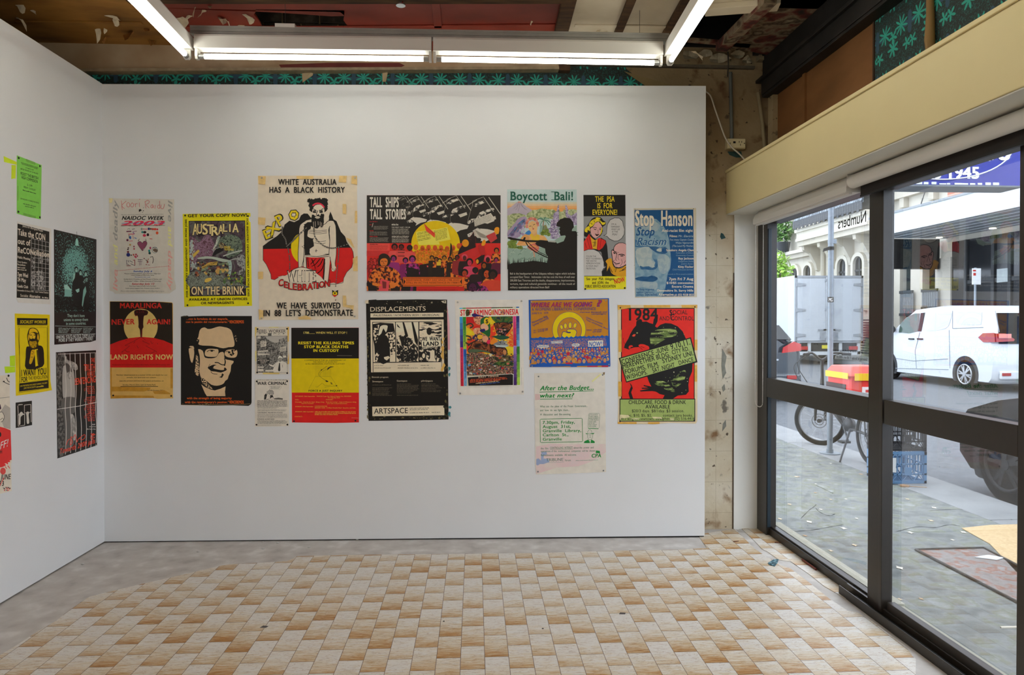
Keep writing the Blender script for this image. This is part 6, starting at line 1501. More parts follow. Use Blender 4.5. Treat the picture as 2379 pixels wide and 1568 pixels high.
a.pin('130 150 1676 118 142 1482 1742 1448', M_pinw, .0045)
a.done('orange and blue landscape poster with a raised fist sun over a crowd')

a = Art((1345, 440, 120), 768, K=1.28)
a.sheet('66 82 690 82 700 1484 300 1490 78 1488', '8a8a88')
a.clip = (66, 82, 700, 1488)
a.po('66 82 690 82 692 396 70 400', '17130f')
a.tt([('THE  PSA', 240, 182, 530, 78), ('IS  FOR', 274, 280, 498, 76), ('EVERYONE!', 202, 378, 568, 76)], 'd8bf1c', .03)
a.po('76 1290 700 1288 700 1484 300 1490 78 1488', 'd8cc18').ln('76 1290 700 1288', 6, BK)
# woman
a.po('80 600 110 560 150 500 190 440 250 410 320 415 360 460 400 490 390 530 350 560 355 620 320 690 290 700 250 660 170 640 150 700 80 700 76 640', BK, 2)
a.po('72 720 100 740 160 660 250 745 330 720 400 760 420 850 435 1030 440 1140 380 1140 330 930 200 890 72 920', BK)
a.po('72 780 150 660 180 720 210 890 72 915', 'cf2a20').po('262 890 272 740 300 720 390 760 400 790 350 870 300 905', 'cf2a20')
for l in ('90 790 110 870', '120 730 165 880', '150 690 190 880', '290 740 275 890', '330 740 310 880', '370 760 345 860'): a.ln(l, 6, '5a100c', up=0)
a.z += STEP
a.po('170 700 205 880 265 890 275 740 240 760 200 730', 'd0a020').ln('205 790 250 780 235 850', 9, BK).ln('240 770 215 855', 8, BK)
PKs = 'cf9c96'
a.po('165 590 185 570 205 560 240 500 290 480 325 520 345 560 340 620 300 690 250 725 210 715 180 670', PKs, 0).ln('165 590 180 670 210 710 250 730 300 695 340 625', 6, BK, 3)
a.po('85 600 110 565 145 545 150 520 170 480 210 450 260 440 310 455 350 490 395 490 385 515 350 530 325 500 290 475 240 495 205 545 160 570 165 625 130 600 125 640 90 630', 'd8c01c', 2).po('245 425 275 415 320 430 310 445 260 440', 'd8c01c', 2).po('335 560 350 580 340 640 310 690 325 620', 'd8c01c')
for l in ('170 500 200 520', '220 460 235 490', '300 460 320 490', '150 540 165 560'): a.ln(l, 7, BK, up=0)
a.z += STEP
a.ln('205 575 235 565 265 578', 8, BK, 3).ln('300 580 335 572', 8, BK).ln('222 592 258 600', 10, BK).ln('300 600 330 595', 10, BK).ln('280 600 288 640 272 648', 5, BK, 2).po('240 655 265 668 300 660 280 690 255 690', BK, 2).po('252 665 270 672 285 666 272 678', '8a1c1c')
# balloons
a.po('410 600 420 520 460 450 530 420 600 425 650 470 662 530 680 590 675 670 640 730 580 770 520 772 450 740 410 695 360 690 408 660', BK, 0).po('416 600 426 522 465 456 532 427 598 432 644 474 656 532 674 592 668 668 634 725 578 763 522 765 455 733 414 690 378 688 413 664', 'bdb9b4', 0)
a.po('76 910 140 888 220 888 300 925 350 1000 375 1080 375 1140 412 1142 375 1170 345 1220 350 1288 76 1288', BK).po('76 918 140 896 220 896 295 932 344 1004 367 1082 367 1150 400 1150 365 1170 337 1222 342 1286 76 1286', 'bdb9b4')
a.tt([("I'M A", 480, 530, 555, 24), ('TEMPORARY.', 475, 568, 612, 24), ('WHAT USE', 482, 606, 608, 24), ('IS THE', 492, 642, 578, 24), ('PSA?', 495, 684, 570, 28), ("YOU'RE THE", 108, 1008, 255, 24), ('MOST VULNERABLE.', 105, 1042, 340, 24), ('THE UNIONS', 105, 1076, 260, 24), ('REPRESENTATION', 108, 1112, 312, 24), ('IS YOUR ONLY', 110, 1152, 288, 26), ('PROTECTION', 110, 1190, 245, 24)], '2a2622', .0, .1)
# bald man
a.po('478 920 490 895 510 890 515 860 540 820 590 792 650 790 700 810 700 1120 660 1150 590 1170 530 1160 500 1110 490 1010 480 960', BK).po('486 925 498 902 520 905 522 865 548 826 594 800 650 798 700 816 700 1110 655 1140 592 1160 538 1150 510 1105 498 1000', PKs, 0)
a.po('350 1290 345 1220 400 1150 420 1060 450 1020 490 1050 505 1110 540 1165 640 1165 700 1120 700 1290', BK).po('395 1070 440 1030 485 1030 498 1110 540 1170 640 1170 700 1130 700 1288 560 1288 480 1240 450 1150 415 1220 420 1110', 'cf9414', 2)
for l in ('450 1140 500 1240', '520 1200 560 1160 540 1230', '640 1200 700 1160', '600 1220 690 1190'): a.ln(l, 9, BK, 2, up=0)
a.z += STEP
a.ln('505 905 545 935 565 965', 13, BK, 2).ln('590 970 640 965 680 980', 13, BK, 2).po('505 935 530 935 548 958 520 958', BK).po('605 985 650 980 665 995 625 998', BK).ln('565 965 545 1040 560 1055', 7, BK, 2).ln('590 965 578 1020 595 1050', 5, BK).ln('510 1075 560 1105 610 1095', 9, BK, 2).ln('520 1085 550 1115 600 1105', 4, BK).ln('530 1050 500 1080 520 1120', 5, BK, 2).ln('630 1040 645 1090 610 1140', 5, BK, 2).ln('545 920 575 940 595 935', 4, BK).ln('690 1060 670 1100', 6, BK).ln('535 1120 560 1125', 5, BK)
a.tt([('See  your  PSA  delegate', 110, 1348, 525, 38), ('and  JOIN  the', 195, 1404, 442, 38), ('PUBLIC SERVICE ASSOCIATION', 93, 1460, 545, 40)], '2a2412', .02)
a.t('NOW', 535, 1408, 690, 72, 'cf2a1a', .045, 0, -40, True)
a.pin('94 1480 680 1466')
a.done('tall comic style poster with a blonde woman and a scowling bald man')

a = Art((1465, 475, 165), 1150, K=1.3)
a.sheet('50 62 1060 58 1074 1500 70 1512', 'c4bba6')
DB, LB = '124a78', '8a9ca4'
a.po('62 92 1014 82 1030 1484 78 1496', DB)
a.clip = (64, 86, 1030, 1492)
ft = lambda *c_: mottle(list(zip((.0, .45, .55), c_)), 30, 5, k=1.3, hard=False)
a.po('70 240 160 200 300 210 420 240 520 330 590 450 625 580 640 740 655 900 640 1040 600 1120 580 1240 560 1360 500 1494 78 1496 66 700', ft('4a7290', '6a8a9c', '7d98a4'), 0)
a.po('100 250 250 230 400 270 480 340 430 430 300 460 150 470 90 400', ft('7a94a0', '98a6a6', '8a9ca4'), 0).po('70 560 200 640 360 690 420 720 330 720 200 700 70 690', ft('2a5a80', '4a7290', '3a6688'))
a.po('150 700 320 690 350 800 340 900 430 960 400 1040 300 1000 180 1020 110 950 80 760', ft('8a9ca0', 'a8b0aa', '98a6a6'), 2)
a.po('300 690 390 680 480 700 560 690 610 740 560 800 440 790 370 750', ft('1a4a74', '2f5c80', '1f5078'), 2).po('415 740 460 708 510 715 500 760 460 765', 'b0b4a8', 2).po('500 720 545 720 540 775 505 770', DB)
a.po('350 800 420 880 440 960 420 1010 380 990 400 940 360 880', ft('4a7290', '6a8a9c', '3a6688'), 2).po('150 990 200 1010 290 1000 340 1030 400 1000 430 960 440 1000 400 1050 320 1060 230 1050 170 1050', ft('1a4a74', '2f5c80', '24557c'), 2)
a.po('450 830 580 820 640 900 630 1030 560 1120 480 1100 440 980', ft('8a9ca0', '9caaa8', '8a9ca4'), 2)
a.po('80 1190 180 1165 280 1170 340 1150 430 1180 430 1220 360 1250 250 1245 160 1235 80 1215', ft('12446e', '1f5078', '164870'), 2).po('90 1240 250 1260 400 1255 440 1300 400 1380 200 1340 80 1350', ft('7a94a0', '8a9ca4', '98a6a6'), 2)
WH2 = 'd3c8b2'
for s_, x0, x1, hh in (('S', 72, 156, 240), ('top', 166, 410, 190), ('H', 462, 550, 242), ('anson', 560, 1000, 190)):
    y = 344; k = hh / (190 / 1.0)
a.t('Stop  Hanson', 66, 350, 1006, 250, DB, .075, 0, -2).t('Stop  Hanson', 72, 344, 1000, 238, WH2, .05, 0, -2)
a.t('Stop', 86, 502, 388, 132, DB, .03, .3).t('Racism', 92, 662, 588, 126, '9fb0b0', .045, .3).t('Racism', 98, 656, 580, 118, '14507c', .01, .3)
a.tt([('Anti-racist film night', 506, 444, 1006, 44), ('Films:', 632, 530, 758, 36), ('Speakers: Angela Chan', 576, 756, 1018, 34), ('Ray Jackson', 774, 890, 1018, 34), ('Kitty Fischer', 770, 1025, 1018, 34), ('7pm Fri 7 Aug', 622, 1228, 1014, 44), ('$10/$5 concession', 582, 1286, 1014, 34), ('Encore Cinema', 668, 1346, 1014, 36), ('Devonshire St. Surry Hills', 432, 1410, 1014, 34), ('Alternative', 452, 1478, 696, 42)], WH2, .035)
a.tt([('Mr. Electric', 772, 530, 1018, 36), ('Too many Captain Cooks', 632, 584, 1018, 28), ('Walya Ngamardiki', 730, 634, 1018, 28), ('(The Land My Mother)', 672, 686, 1024, 30)], 'a8b4b4', .005, .25)
a.tt([('Federation of Ethnic', 734, 796, 1016, 24), ('Community Councils', 736, 836, 1018, 24), ('Indigenous Social', 774, 932, 1016, 24), ('Justice Assoc.', 816, 972, 1010, 24), ('Child Holocaust Survivor', 678, 1066, 1018, 24), ('Proceeds to Mirrar people at Jabiluka', 585, 1136, 1014, 18)], '7f9aaa', .0, .2)
a.tt([('To help organise', 92, 1390, 378, 28), ('against Hanson -', 92, 1432, 384, 28), ('contact', 92, 1476, 214, 26), ('Socialist', 230, 1476, 430, 42)], '164a74', .03)
a.t('ph (02) 9328 0025', 710, 1478, 1026, 32, WH2, .03)
a.pin('72 80 1016 72', mat('3a6a5a', .4), .0025).pin('60 985 1078 770', M_pinw, .0025)
a.done('blue poster of half a face headed Stop Hanson, at the right end of the panel')

a = Art((1425, 695, 205), 1071, K=1.4)
a.sheet('52 70 1020 68 1018 1480 1000 1510 700 1500 480 1516 52 1512 60 1300', 'cdbb98')
for p_ in ('52 70 205 72 210 105 56 130', '365 72 690 70 690 102 370 104', '825 70 1018 68 1016 108 830 104', '62 375 98 370 98 640 64 640', '58 1000 98 1000 98 1180 60 1180', '985 490 1018 490 1018 620 985 620', '985 800 1016 800 1016 1000 985 1000', '52 1490 280 1490 280 1514 52 1512', '420 1490 560 1490 560 1512 480 1516 420 1514'): a.tape(p_, 'c8983e')
a.r(92, 106, 986, 1212, BK).po('102 118 976 116 976 1206 104 1206', 'cf2418')
a.tt([('1984', 188, 258, 540, 138, -6)], BK, .035)
a.t('SOCIAL', 688, 184, 900, 50, BK, .01).t('AND CONTROL', 556, 258, 976, 50, BK, .01).t('S', 680, 196, 712, 66, BK, .02).t('C', 690, 258, 740, 76, BK, .02)
RT = '15120f'
a.po('128 590 140 545 180 480 205 420 240 360 275 320 278 270 320 240 345 250 350 275 400 270 440 290 480 300 490 240 540 190 535 270 505 330 530 345 570 310 630 290 700 295 780 330 840 390 880 480 930 560 950 640 960 800 955 880 920 960 910 1040 915 1120 880 1160 780 1170 725 1206 600 1206 620 1165 560 1150 530 1130 510 1120 470 1115 330 1120 320 1108 430 1085 350 1090 340 1075 420 1070 365 1055 370 1042 440 1055 460 1060 430 1000 410 940 420 760 440 640 430 600 390 590 340 560 310 580 250 585 200 600 190 612', RT, 0)
a.po('185 575 200 560 225 558 240 575 215 580 200 600 185 600', 'cf2418').po('305 560 330 545 370 548 400 560 430 575 432 610 380 600 350 575 320 585', 'cf2418', 2).ln('120 470 122 510 135 545', 4, RT, 3).ln('305 575 340 600 352 615', 4, RT).ln('330 575 375 585', 4, RT).po('225 445 245 425 270 425 262 450 240 455', 'd8432a').el(288, 410, 10, 9, '9aa05a', 8)
gs = mottle([(0, RT), (.45, '5a6a34'), (.54, '8a9a54')], 8, 7, (1, 1, 6), k=1.4, rot=(0, .3, 0))
gs2 = mottle([(0, RT), (.5, '5a6a34'), (.56, '8a9a54')], 14, 7, (1, 1, 4), k=1.4, rot=(0, .8, 0))
a.po('460 400 620 360 760 370 760 440 640 480 500 560 450 540', gs, 2).po('490 1010 570 990 640 1010 740 1100 720 1130 560 1060', gs2, 2).po('700 1000 800 900 850 860 880 880 860 980 760 1070', gs2, 2)
a.bits(480, 330, 860, 480, 14, 3, 8, ['c8c09a', '8a9a54']).bits(560, 880, 900, 1150, 16, 3, 8, ['c8c09a', '8a9a54'])
a.po('195 1010 220 1040 235 1080 215 1130 240 1206 200 1206 182 1140 200 1090 215 1060', RT, 0)
a.po('64 715 940 462 1020 765 155 1012', RT).po('80 722 930 478 1000 752 160 998', '93a45c').po('96 735 165 985 160 998 80 722', '7a8a4a')
for s_, x0, y0, x1, y1, h in (('CONFERENCE -JUNE', 108, 790, 675, 618, 56), ('9,10,11.', 700, 612, 935, 550, 70), ('MEREWETHER BLDG.', 120, 845, 690, 690, 56), ('CITY RD.', 715, 672, 920, 622, 52), ('FORUMS, FILM.', 148, 908, 555, 808, 54), ('SYDNEY UNI.', 600, 778, 975, 678, 56), ('W/SHOPS.', 158, 978, 415, 908, 54), ('SAT. NIGHT', 480, 894, 750, 824, 56), ('DANCE', 798, 798, 975, 752, 50)): a.t(s_, x0, y0, x1, h, BK, .022, 0, y1 - y0, True, up=0)
a.z += STEP
a.ln('150 775 490 685', 3, BK)
a.po('74 1206 992 1206 992 1484 74 1484', BK).po('84 1218 982 1216 982 1476 84 1476', '93a45c')
a.tt([('CHILDCARE, FOOD & DRINK', 184, 1272, 880, 46), ('AVAILABLE', 388, 1326, 686, 44)], BK, .02)
a.tt([('$20/3 days. $8/1day. $3 session.', 224, 1372, 858, 34), ('conc. $10, $5, $2.', 130, 1424, 465, 32), ('contact: jura books.', 600, 1424, 962, 32), ('417 king st. newtown. 2042', 90, 1466, 600, 30), ('phone: (02) 516-4416', 600, 1464, 985, 32)], '26281c', .015)
a.tape('80 1400 180 1405 200 1430 140 1445 100 1440 84 1470 76 1440', 'c8bf94').tape('470 1425 585 1430 590 1450 480 1446', 'c8bf94').tape('200 1452 260 1440 330 1446 290 1462', 'b8b488').tape('680 1440 740 1446 730 1470 690 1466', 'b8b488')
a.pin('84 104 988 94 80 1482 980 1472', r=.0045)
a.done('red poster of a black rat behind a tilted green notice')

a = Art((1230, 855, 190), 1168, K=1.5)
a.sheet('70 72 560 70 1050 62 1078 70 1095 1484 700 1500 94 1520 84 1400 78 700', 'c6c0b4')
GN = '1a7a34'
pk = mottle([(.3, 'c6bcb2'), (.5, 'c8b0ae'), (.65, 'c2b6b4')], 9, 4, k=1.5, hard=False)
a.po('94 1120 300 1080 600 1090 1088 1085 1092 1200 900 1330 700 1400 400 1420 96 1510', pk, 0).po('80 370 150 372 152 450 82 460', 'c2a8a2')
a.po('98 1300 130 1290 165 1320 170 1200 240 1190 250 1230 205 1250 200 1290 270 1300 285 1340 200 1370 150 1370 120 1390 96 1380', '8a96b2', 0)
a.t('After the Budget...', 148, 318, 918, 62, GN, .045, .28, -10).t('what next?', 152, 422, 640, 58, GN, .045, .28, -6)
a.ln('145 344 915 324', 8, GN).ln('152 444 612 438', 8, GN)
GD = '3a6a48'
a.tt([('What  are  the  plans  of  the  Fraser  Government...', 150, 562, 830, 28, -8), ('and  how  do  we  fight  them...', 152, 616, 572, 28, -4), ('A  discussion  and  film evening.', 154, 676, 592, 28, -4), ('the  film', 160, 1160, 268, 28), ('CONTROLLING  INTEREST.', 294, 1156, 622, 32, -4), ('about the  power  and', 632, 1150, 916, 28, -4), ('operations of the  multinational  companies  will be  shown', 162, 1200, 940, 26, -8), ('Refreshments  available.  All welcome.', 165, 1258, 672, 28, -8), ('forum', 510, 1328, 590, 26)], GD, .008)
a.ln('294 1162 620 1158', 3, GD)
a.t('TRIBUNE', 240, 1330, 480, 40, '4a6a58', .01, 0, -6).ln('480 1278 492 1285 492 1340 260 1350', 3, '7a8a80')
a.ln('165 728 740 718 752 722 760 1040 750 1050 170 1064 156 1055 152 740', 7, GN, 0, True)
a.tt([('7.30pm, Friday,', 188, 798, 648, 42, -6), ('August  31st,', 188, 858, 590, 42, -6), ('Granville  Library,', 190, 916, 738, 40, -6), ('Carlton  St.,', 190, 974, 556, 40, -4), ('Granville', 190, 1036, 462, 40, -4)], GN, .03)
a.ln('855 645 990 645 1005 660 995 850 980 862 850 860 835 845 845 660', 3, GD, 0, True).ln('838 858 985 866', 9, GN)
a.tt([("IT'S A PITY", 855, 674, 978, 18), ('THAT MEDI-', 850, 700, 985, 18), ("BANK DOESN'T", 848, 724, 995, 18), ('COVER PEOPLE', 846, 748, 988, 18), ('WHO ARE', 846, 774, 950, 18), ('SICK OF', 846, 796, 930, 18), ('MALCOLM', 846, 818, 958, 18), ('FRASER...', 848, 842, 970, 18)], GD, .0)
a.po('800 930 840 925 830 905 850 880 865 872 885 895 892 925 930 928 915 942 880 938 840 942 812 942', 'c6c0b4').ln('830 925 832 905 850 882 865 874 884 896 892 925', 4, GD, 2).po('798 928 835 935 890 930 930 926 912 944 860 936 815 944', GN).ln('825 940 830 985 850 1020 885 1015 900 985 905 940', 4, GD, 2).ln('845 955 858 952', 5, GN).ln('870 952 884 955', 5, GN).ln('865 958 868 978', 3, GD).ln('855 990 880 988', 4, GN).po('776 1070 785 1045 840 1020 860 1050 885 1020 930 1045 932 1070', GN).po('852 1030 878 1030 872 1068 862 1068', 'c6c0b4').ln('862 1035 866 1065', 5, GN)
a.t('CPA', 888, 1276, 1024, 50, GN, .05, .1, -4).po('950 1176 1004 1182 1008 1218 946 1212', GN).d(660, 1324, 980, 11, '8a9a8c', -8)
a.tape('885 185 1010 80 1030 90 900 200', 'd2c68a').tape('1050 62 1078 58 1072 95 1052 92', '7a6444')
a.pin('130 120 1046 98 122 1478 1056 1464', mat('7f8688', .3, .05, metal=.5), .0045)
a.done('stained white poster with green lettering, the lowest on the panel')

# ================================================================ the street outside
FZ, RZ, FX = -0.04, -0.16, 15.5
M_foot = mottle([(0.28, '6d7270'), (0.42, '7e8381'), (0.5, '8f9392'), (0.57, '828776'), (0.68, 'a0a4a3')], 9.0, 15, (1, 1, 1), .8, k=.72, hard=False, bump=.25)
M_kerb = mottle([(0.3, '96999b'), (0.6, 'a8abad')], 4, 8, (1, 1, 1), .8, k=.66, hard=False)
M_road = mottle([(0.3, '6d7277'), (0.5, '797e84'), (0.7, '858a90')], 14, 12, (1, 1, 1), .85, k=.58, hard=False, bump=.2)
mb = MB(); mb.box(1.87, -4, -.3, 3.5, 45, FZ, M_foot); foot_o = struct(mb.build('footpath'))
mb = MB()
y_ = -3.0
while y_ < 45: mb.box(3.503, y_, -.3, 3.98, y_ + 1.494, FZ + .003, M_kerb); y_ += 1.5
struct(mb.build('kerb', bevel=.012))
mb = MB(); mb.box(3.98, -4, -.4, 12.9, 60, RZ, M_road); struct(mb.build('road'))
mb = MB(); mb.box(12.9, -4, -.4, FX + .5, 60, FZ, M_kerb); struct(mb.build('footpath_far'))
def gf(x, y): return onZ(x, y, FZ)
# tan paving and access cover set in the footpath
mb = MB(); mb.prism([(v.x, v.y, FZ + .001) for v in (gf(2234, 1228), gf(2300, 1221), gf(2420, 1218), gf(2460, 1400), gf(2375, 1345), gf(2300, 1265))], (0, 0, .004), mottle([(.3, 'b79a6c'), (.6, 'cbb083')], 60, 4, hard=False))
struct(mb.build('trim_5'))
cov = [gf(x, y) for x, y in ((2128, 1279), (2285, 1275), (2420, 1345), (2420, 1405), (2395, 1418))]
t = thing('access_cover', 'rusty rectangular access cover set in the footpath beyond the sliding door', 'access cover', (gf(2270, 1320).x, gf(2270, 1320).y, FZ + .001))
mb = MB(); mb.prism([(v.x, v.y, FZ + .001) for v in cov], (0, 0, .004), mottle([(.3, '6a625c'), (.48, '7d7a78'), (.56, '7a4a34'), (.66, '8a8886')], 12, 8, hard=False, rough=.35)); mb.build('plate', parent=t)
mb = MB(); mb.tube([(v.x, v.y, FZ + .006) for v in cov], .008, mat('3a3634', .7, .1), 6, closed=True); mb.build('rim', parent=t)

# ---------------------------------------------------------------- buildings across the street

M_crack = mat('3c4040', .9, .2, 30)
for q_ in (((1860, 1205), (1880, 1185), (1890, 1178), (1896, 1172)), ((1895, 1180), (1905, 1190), (1925, 1198), (1940, 1194)), ((1842, 1235), (1890, 1231), (1930, 1224), (1960, 1219)), ((2080, 1236), (2130, 1224), (2170, 1226), (2205, 1219), (2230, 1222)), ((1895, 1127), (1910, 1134), (1935, 1146)), ((2160, 1186), (2240, 1183), (2290, 1190)), ((2300, 1188), (2330, 1200), (2372, 1214))):
    k = MB(); P_ = sm([gf(*v) for v in q_], 4); k.tube([(v.x, v.y, FZ - .0012) for v in P_], [.0022 + .0012 * (i % 3) for i in range(len(P_))], M_crack, 6); k.build('pavement_crack', parent=foot_o)
M_stucco = mat('cfc9bb', .8, .03, 1.2)
M_stucco2 = mat('bfb8a9', .8, .03, 1.2)
M_glassd = mat('1a1f22', .08, .15, 3, spec=.6)
M_iron = mat('3a3d40', .5, .1)
f4 = lambda x, y, X=FX: onX(1640 + x / 3.219, 380 + y / 3.219, X)
ysp = f4(1395, 300).y            # party line between the two fronts
cb = thing('terrace_building', 'cream stucco terrace with arched windows across the street', 'building', (FX + 2, 33, FZ))
mb = MB(); mb.box(FX, ysp, FZ, FX + 6, 48, 8.5, M_stucco); mb.build('wall', parent=cb)
def arch(x0, y_top, x1, y_bot, parent, X=FX):
    a_, b_ = f4(x0, y_top, X), f4(x1, y_top, X)
    ya, yb = max(a_.y, b_.y), min(a_.y, b_.y); zt = (a_.z + b_.z) / 2; zb_ = f4((x0 + x1) / 2, y_bot, X).z
    w_ = ya - yb; zs = zt - w_ * .45
    pr = lambda e: [(X, yb - e, zb_)] + [(X, (ya + yb) / 2 - (w_ / 2 + e) * cos(pi * i / 10), zs + (w_ * .45 + e) * sin(pi * i / 10)) for i in range(11)] + [(X, ya + e, zb_)]
    k = MB(); o_, i_ = pr(.16), pr(0)
    for j in range(len(o_) - 1):
        k.hexa([Vector(o_[j]), Vector(i_[j]), Vector(i_[j + 1]), Vector(o_[j + 1])] + [Vector(v) - Vector((.14, 0, 0)) for v in (o_[j], i_[j], i_[j + 1], o_[j + 1])], M_stucco)
    wd = k.build('window', parent=parent)
    k = MB(); k.prism(pr(0), (-.02, 0, 0), M_glassd)
    k.box(X - .05, (ya + yb) / 2 - .03, zb_, X - .02, (ya + yb) / 2 + .03, zt - .05, M_iron); k.box(X - .05, yb, zs - .3, X - .02, ya, zs - .22, M_iron)
    k.build('pane', parent=wd)
for q_ in ((648, 775, 702, 1000), (748, 760, 802, 1000), (1003, 712, 1067, 1050), (1122, 692, 1192, 1100)): arch(*q_, cb)
# first floor balcony slab with cornice and brackets
Xb = FX - .95
mb = MB(); za, zb2 = f4(1000, 560, Xb).z, f4(1000, 430, Xb).z
yl, yr = 36.2, ysp + .05
mb.box(Xb + .1, yr, za + .08, FX, 30.6, za + .3, M_stucco2); mb.box(Xb, yr, za + .3, FX, 30.6, za + .42, M_stucco); mb.box(Xb + .05, yr, za + .42, FX, 30.6, zb2, M_stucco); mb.box(Xb - .05, yr, zb2, FX, 30.6, zb2 + .16, M_stucco)
mb.box(FX - .3, 30.6, za - .3, FX, 48, za - .1, M_stucco2); mb.box(FX - .45, 30.6, za - .1, FX, 48, za + .05, M_stucco)
mb.build('balcony', parent=cb)
for yc in (30.2, 28.8, 27.4, 26.0):
    mb = MB(); P_ = [(FX, za + .08), (Xb + .2, za + .08), (Xb + .22, za - .1), (Xb + .5, za - .25), (FX - .2, za - .7), (FX - .12, za - 1.0), (FX, za - 1.05)]
    mb.prism([(x, yc, z) for x, z in P_], (0, .22, 0), M_stucco2); mb.build('bracket', parent=cb)
# bullnose veranda roof of dark corrugated iron with a scalloped valance
Mcor = mottle([(.3, '23272c'), (.5, '5d656c'), (.6, '9aa4ac')], 6, 4, (1, 4, 1), .35, hard=False)  # pale mottle paints bright glints onto the black iron
prof = [(Xb + .9, 2.0), (Xb + .4, 1.75), (Xb + .05, 1.3), (Xb - .15, .75), (Xb - .2, .35)]
mb = MB(); ys = []; y_ = yr
while y_ < 30.4: ys.append(y_); y_ += .06
mb.loft([[Vector((x + .035 * sin(i * pi), yy, zb2 + .1 + z + .03 * (i % 2))) for x, z in prof] + [Vector((x + .06, yy, zb2 + .06 + z)) for x, z in reversed(prof)] for i, yy in enumerate(ys)], Mcor, smooth=False)
for i, yy in enumerate(ys[::3]): mb.box(Xb - .2, yy, zb2 + .22 - (.12 if i % 2 else .05), Xb - .17, yy + .17, zb2 + .5, M_iron)
mb.build('veranda_roof', parent=cb)
mb = MB(); mb.cyl((FX - .08, f4(890, 500, FX).y, FZ), (FX - .08, f4(890, 500, FX).y, 8.4), .09, M_stucco2, 10); mb.build('downpipe', parent=cb)
# louvred gate at street level
mb = MB(); g0, g1 = f4(1170, 1000, FX - .1).y, f4(1222, 1000, FX - .1).y
for k in range(14): mb.box(FX - .16, min(g0, g1) - .6, FZ + .1 + k * .1, FX - .1, max(g0, g1), FZ + .15 + k * .1, M_iron)
mb.build('louvre_gate', parent=cb)
sh = thing('shopfront_building', 'white columned shopfront with dark glazing and brick upper wall', 'building', (FX + 2, 18, FZ))
mb = MB(); mb.box(FX, 8, 3.4, FX + 6, ysp, 9.5, M_stucco); mb.build('wall', parent=sh)
yb0 = f4(1820, 260).y
Mbr = None
m, nt, N, L, b = new_mat('terracotta_brick'); Mbr = m
g_ = N.new('ShaderNodeNewGeometry'); mp_ = N.new('ShaderNodeMapping'); mp_.inputs['Rotation'].default_value = (radians(90), 0, radians(90)); brk = N.new('ShaderNodeTexBrick')
sx = N.new('ShaderNodeSeparateXYZ'); cx_ = N.new('ShaderNodeCombineXYZ'); L.new(g_.outputs['Position'], sx.inputs[0]); L.new(sx.outputs[1], cx_.inputs[0]); L.new(sx.outputs[2], cx_.inputs[1])
brk.inputs['Scale'].default_value = 1.0; brk.inputs['Brick Width'].default_value = .46; brk.inputs['Row Height'].default_value = .17; brk.inputs['Mortar Size'].default_value = .012
brk.inputs['Color1'].default_value = lin('b5705c'); brk.inputs['Color2'].default_value = lin('cb8d76'); brk.inputs['Mortar'].default_value = lin('d8b8a8')
L.new(cx_.outputs[0], brk.inputs['Vector']); L.new(brk.outputs['Color'], b.inputs['Base Color']); b.inputs['Roughness'].default_value = .8
mb = MB(); mb.box(FX - .06, 8, 4.66, FX, yb0, 9.4, Mbr); mb.build('brick_facing', parent=sh)
mb = MB(); zc = f4(1600, 230).z; mb.box(FX - .25, yb0, zc, FX, ysp, zc + .25, M_stucco2)
for k in range(2): mb.box(FX - .2, yb0 + .5 + k * 1.6, zc - .35, FX, yb0 + .75 + k * 1.6, zc, M_stucco2)
mb.build('cornice', parent=sh)
mb = MB(); mb.box(FX + .15, 8, FZ, FX + .3, ysp, 3.4, M_glassd); mb.build('glazing', parent=sh)
for x0, x1 in ((1395, 1470), (1550, 1640), (1735, 1850)):
    mb = MB(); y0_, y1_ = f4(x0, 900).y, f4(x1, 900).y; mb.box(FX - .1, y1_, FZ, FX + .15, y0_, 3.42, M_stucco); mb.build('column', parent=sh)
for x0, x1, yt, yb_ in ((1452, 1550, 950, 1140), (1615, 1735, 937, 1092)):
    mb = MB(); y0_, y1_ = f4(x0, 1000, FX - .2).y, f4(x1, 1000, FX - .2).y; zt, zl_ = f4((x0 + x1) / 2, yt, FX - .2).z, f4((x0 + x1) / 2, yb_, FX - .2).z
    n_ = 9
    for k in range(n_): yy = y1_ + (y0_ - y1_) * k / n_; mb.box(FX - .22, yy, zl_, FX - .18, yy + (y0_ - y1_) / n_ * .72, zt, mat('85898c', .5, .1))
    mb.box(FX - .24, y1_, zt - .1, FX - .2, y0_, zt, M_iron); mb.box(FX - .24, y1_, zl_, FX - .2, y0_, zl_ + .1, M_iron); mb.build('railing', parent=sh)
mb = MB(); mb.box(FX - .05, 8, FZ, FX + .1, f4(1850, 900).y, 3.9, mat('23262a', .15, .2, 2, spec=.6)); mb.box(FX - .08, 8, 2.5, FX - .05, f4(1950, 900).y, 2.62, M_iron)
for xq in (1960, 2165, 2290): yy = f4(xq, 900).y; mb.box(FX - .1, yy - .06, FZ, FX - .05, yy + .06, 3.9, M_iron)
mb.build('dark_shop_window', parent=sh)
mb = MB(); y0_, y1_ = f4(2180, 800, FX - .1).y, f4(2260, 800, FX - .1).y; mb.box(FX - .12, y1_, f4(2200, 890).z, FX - .09, y0_, f4(2200, 790).z, mat('b9c2c2', .3, .1)); mb.build('window_poster', parent=sh)
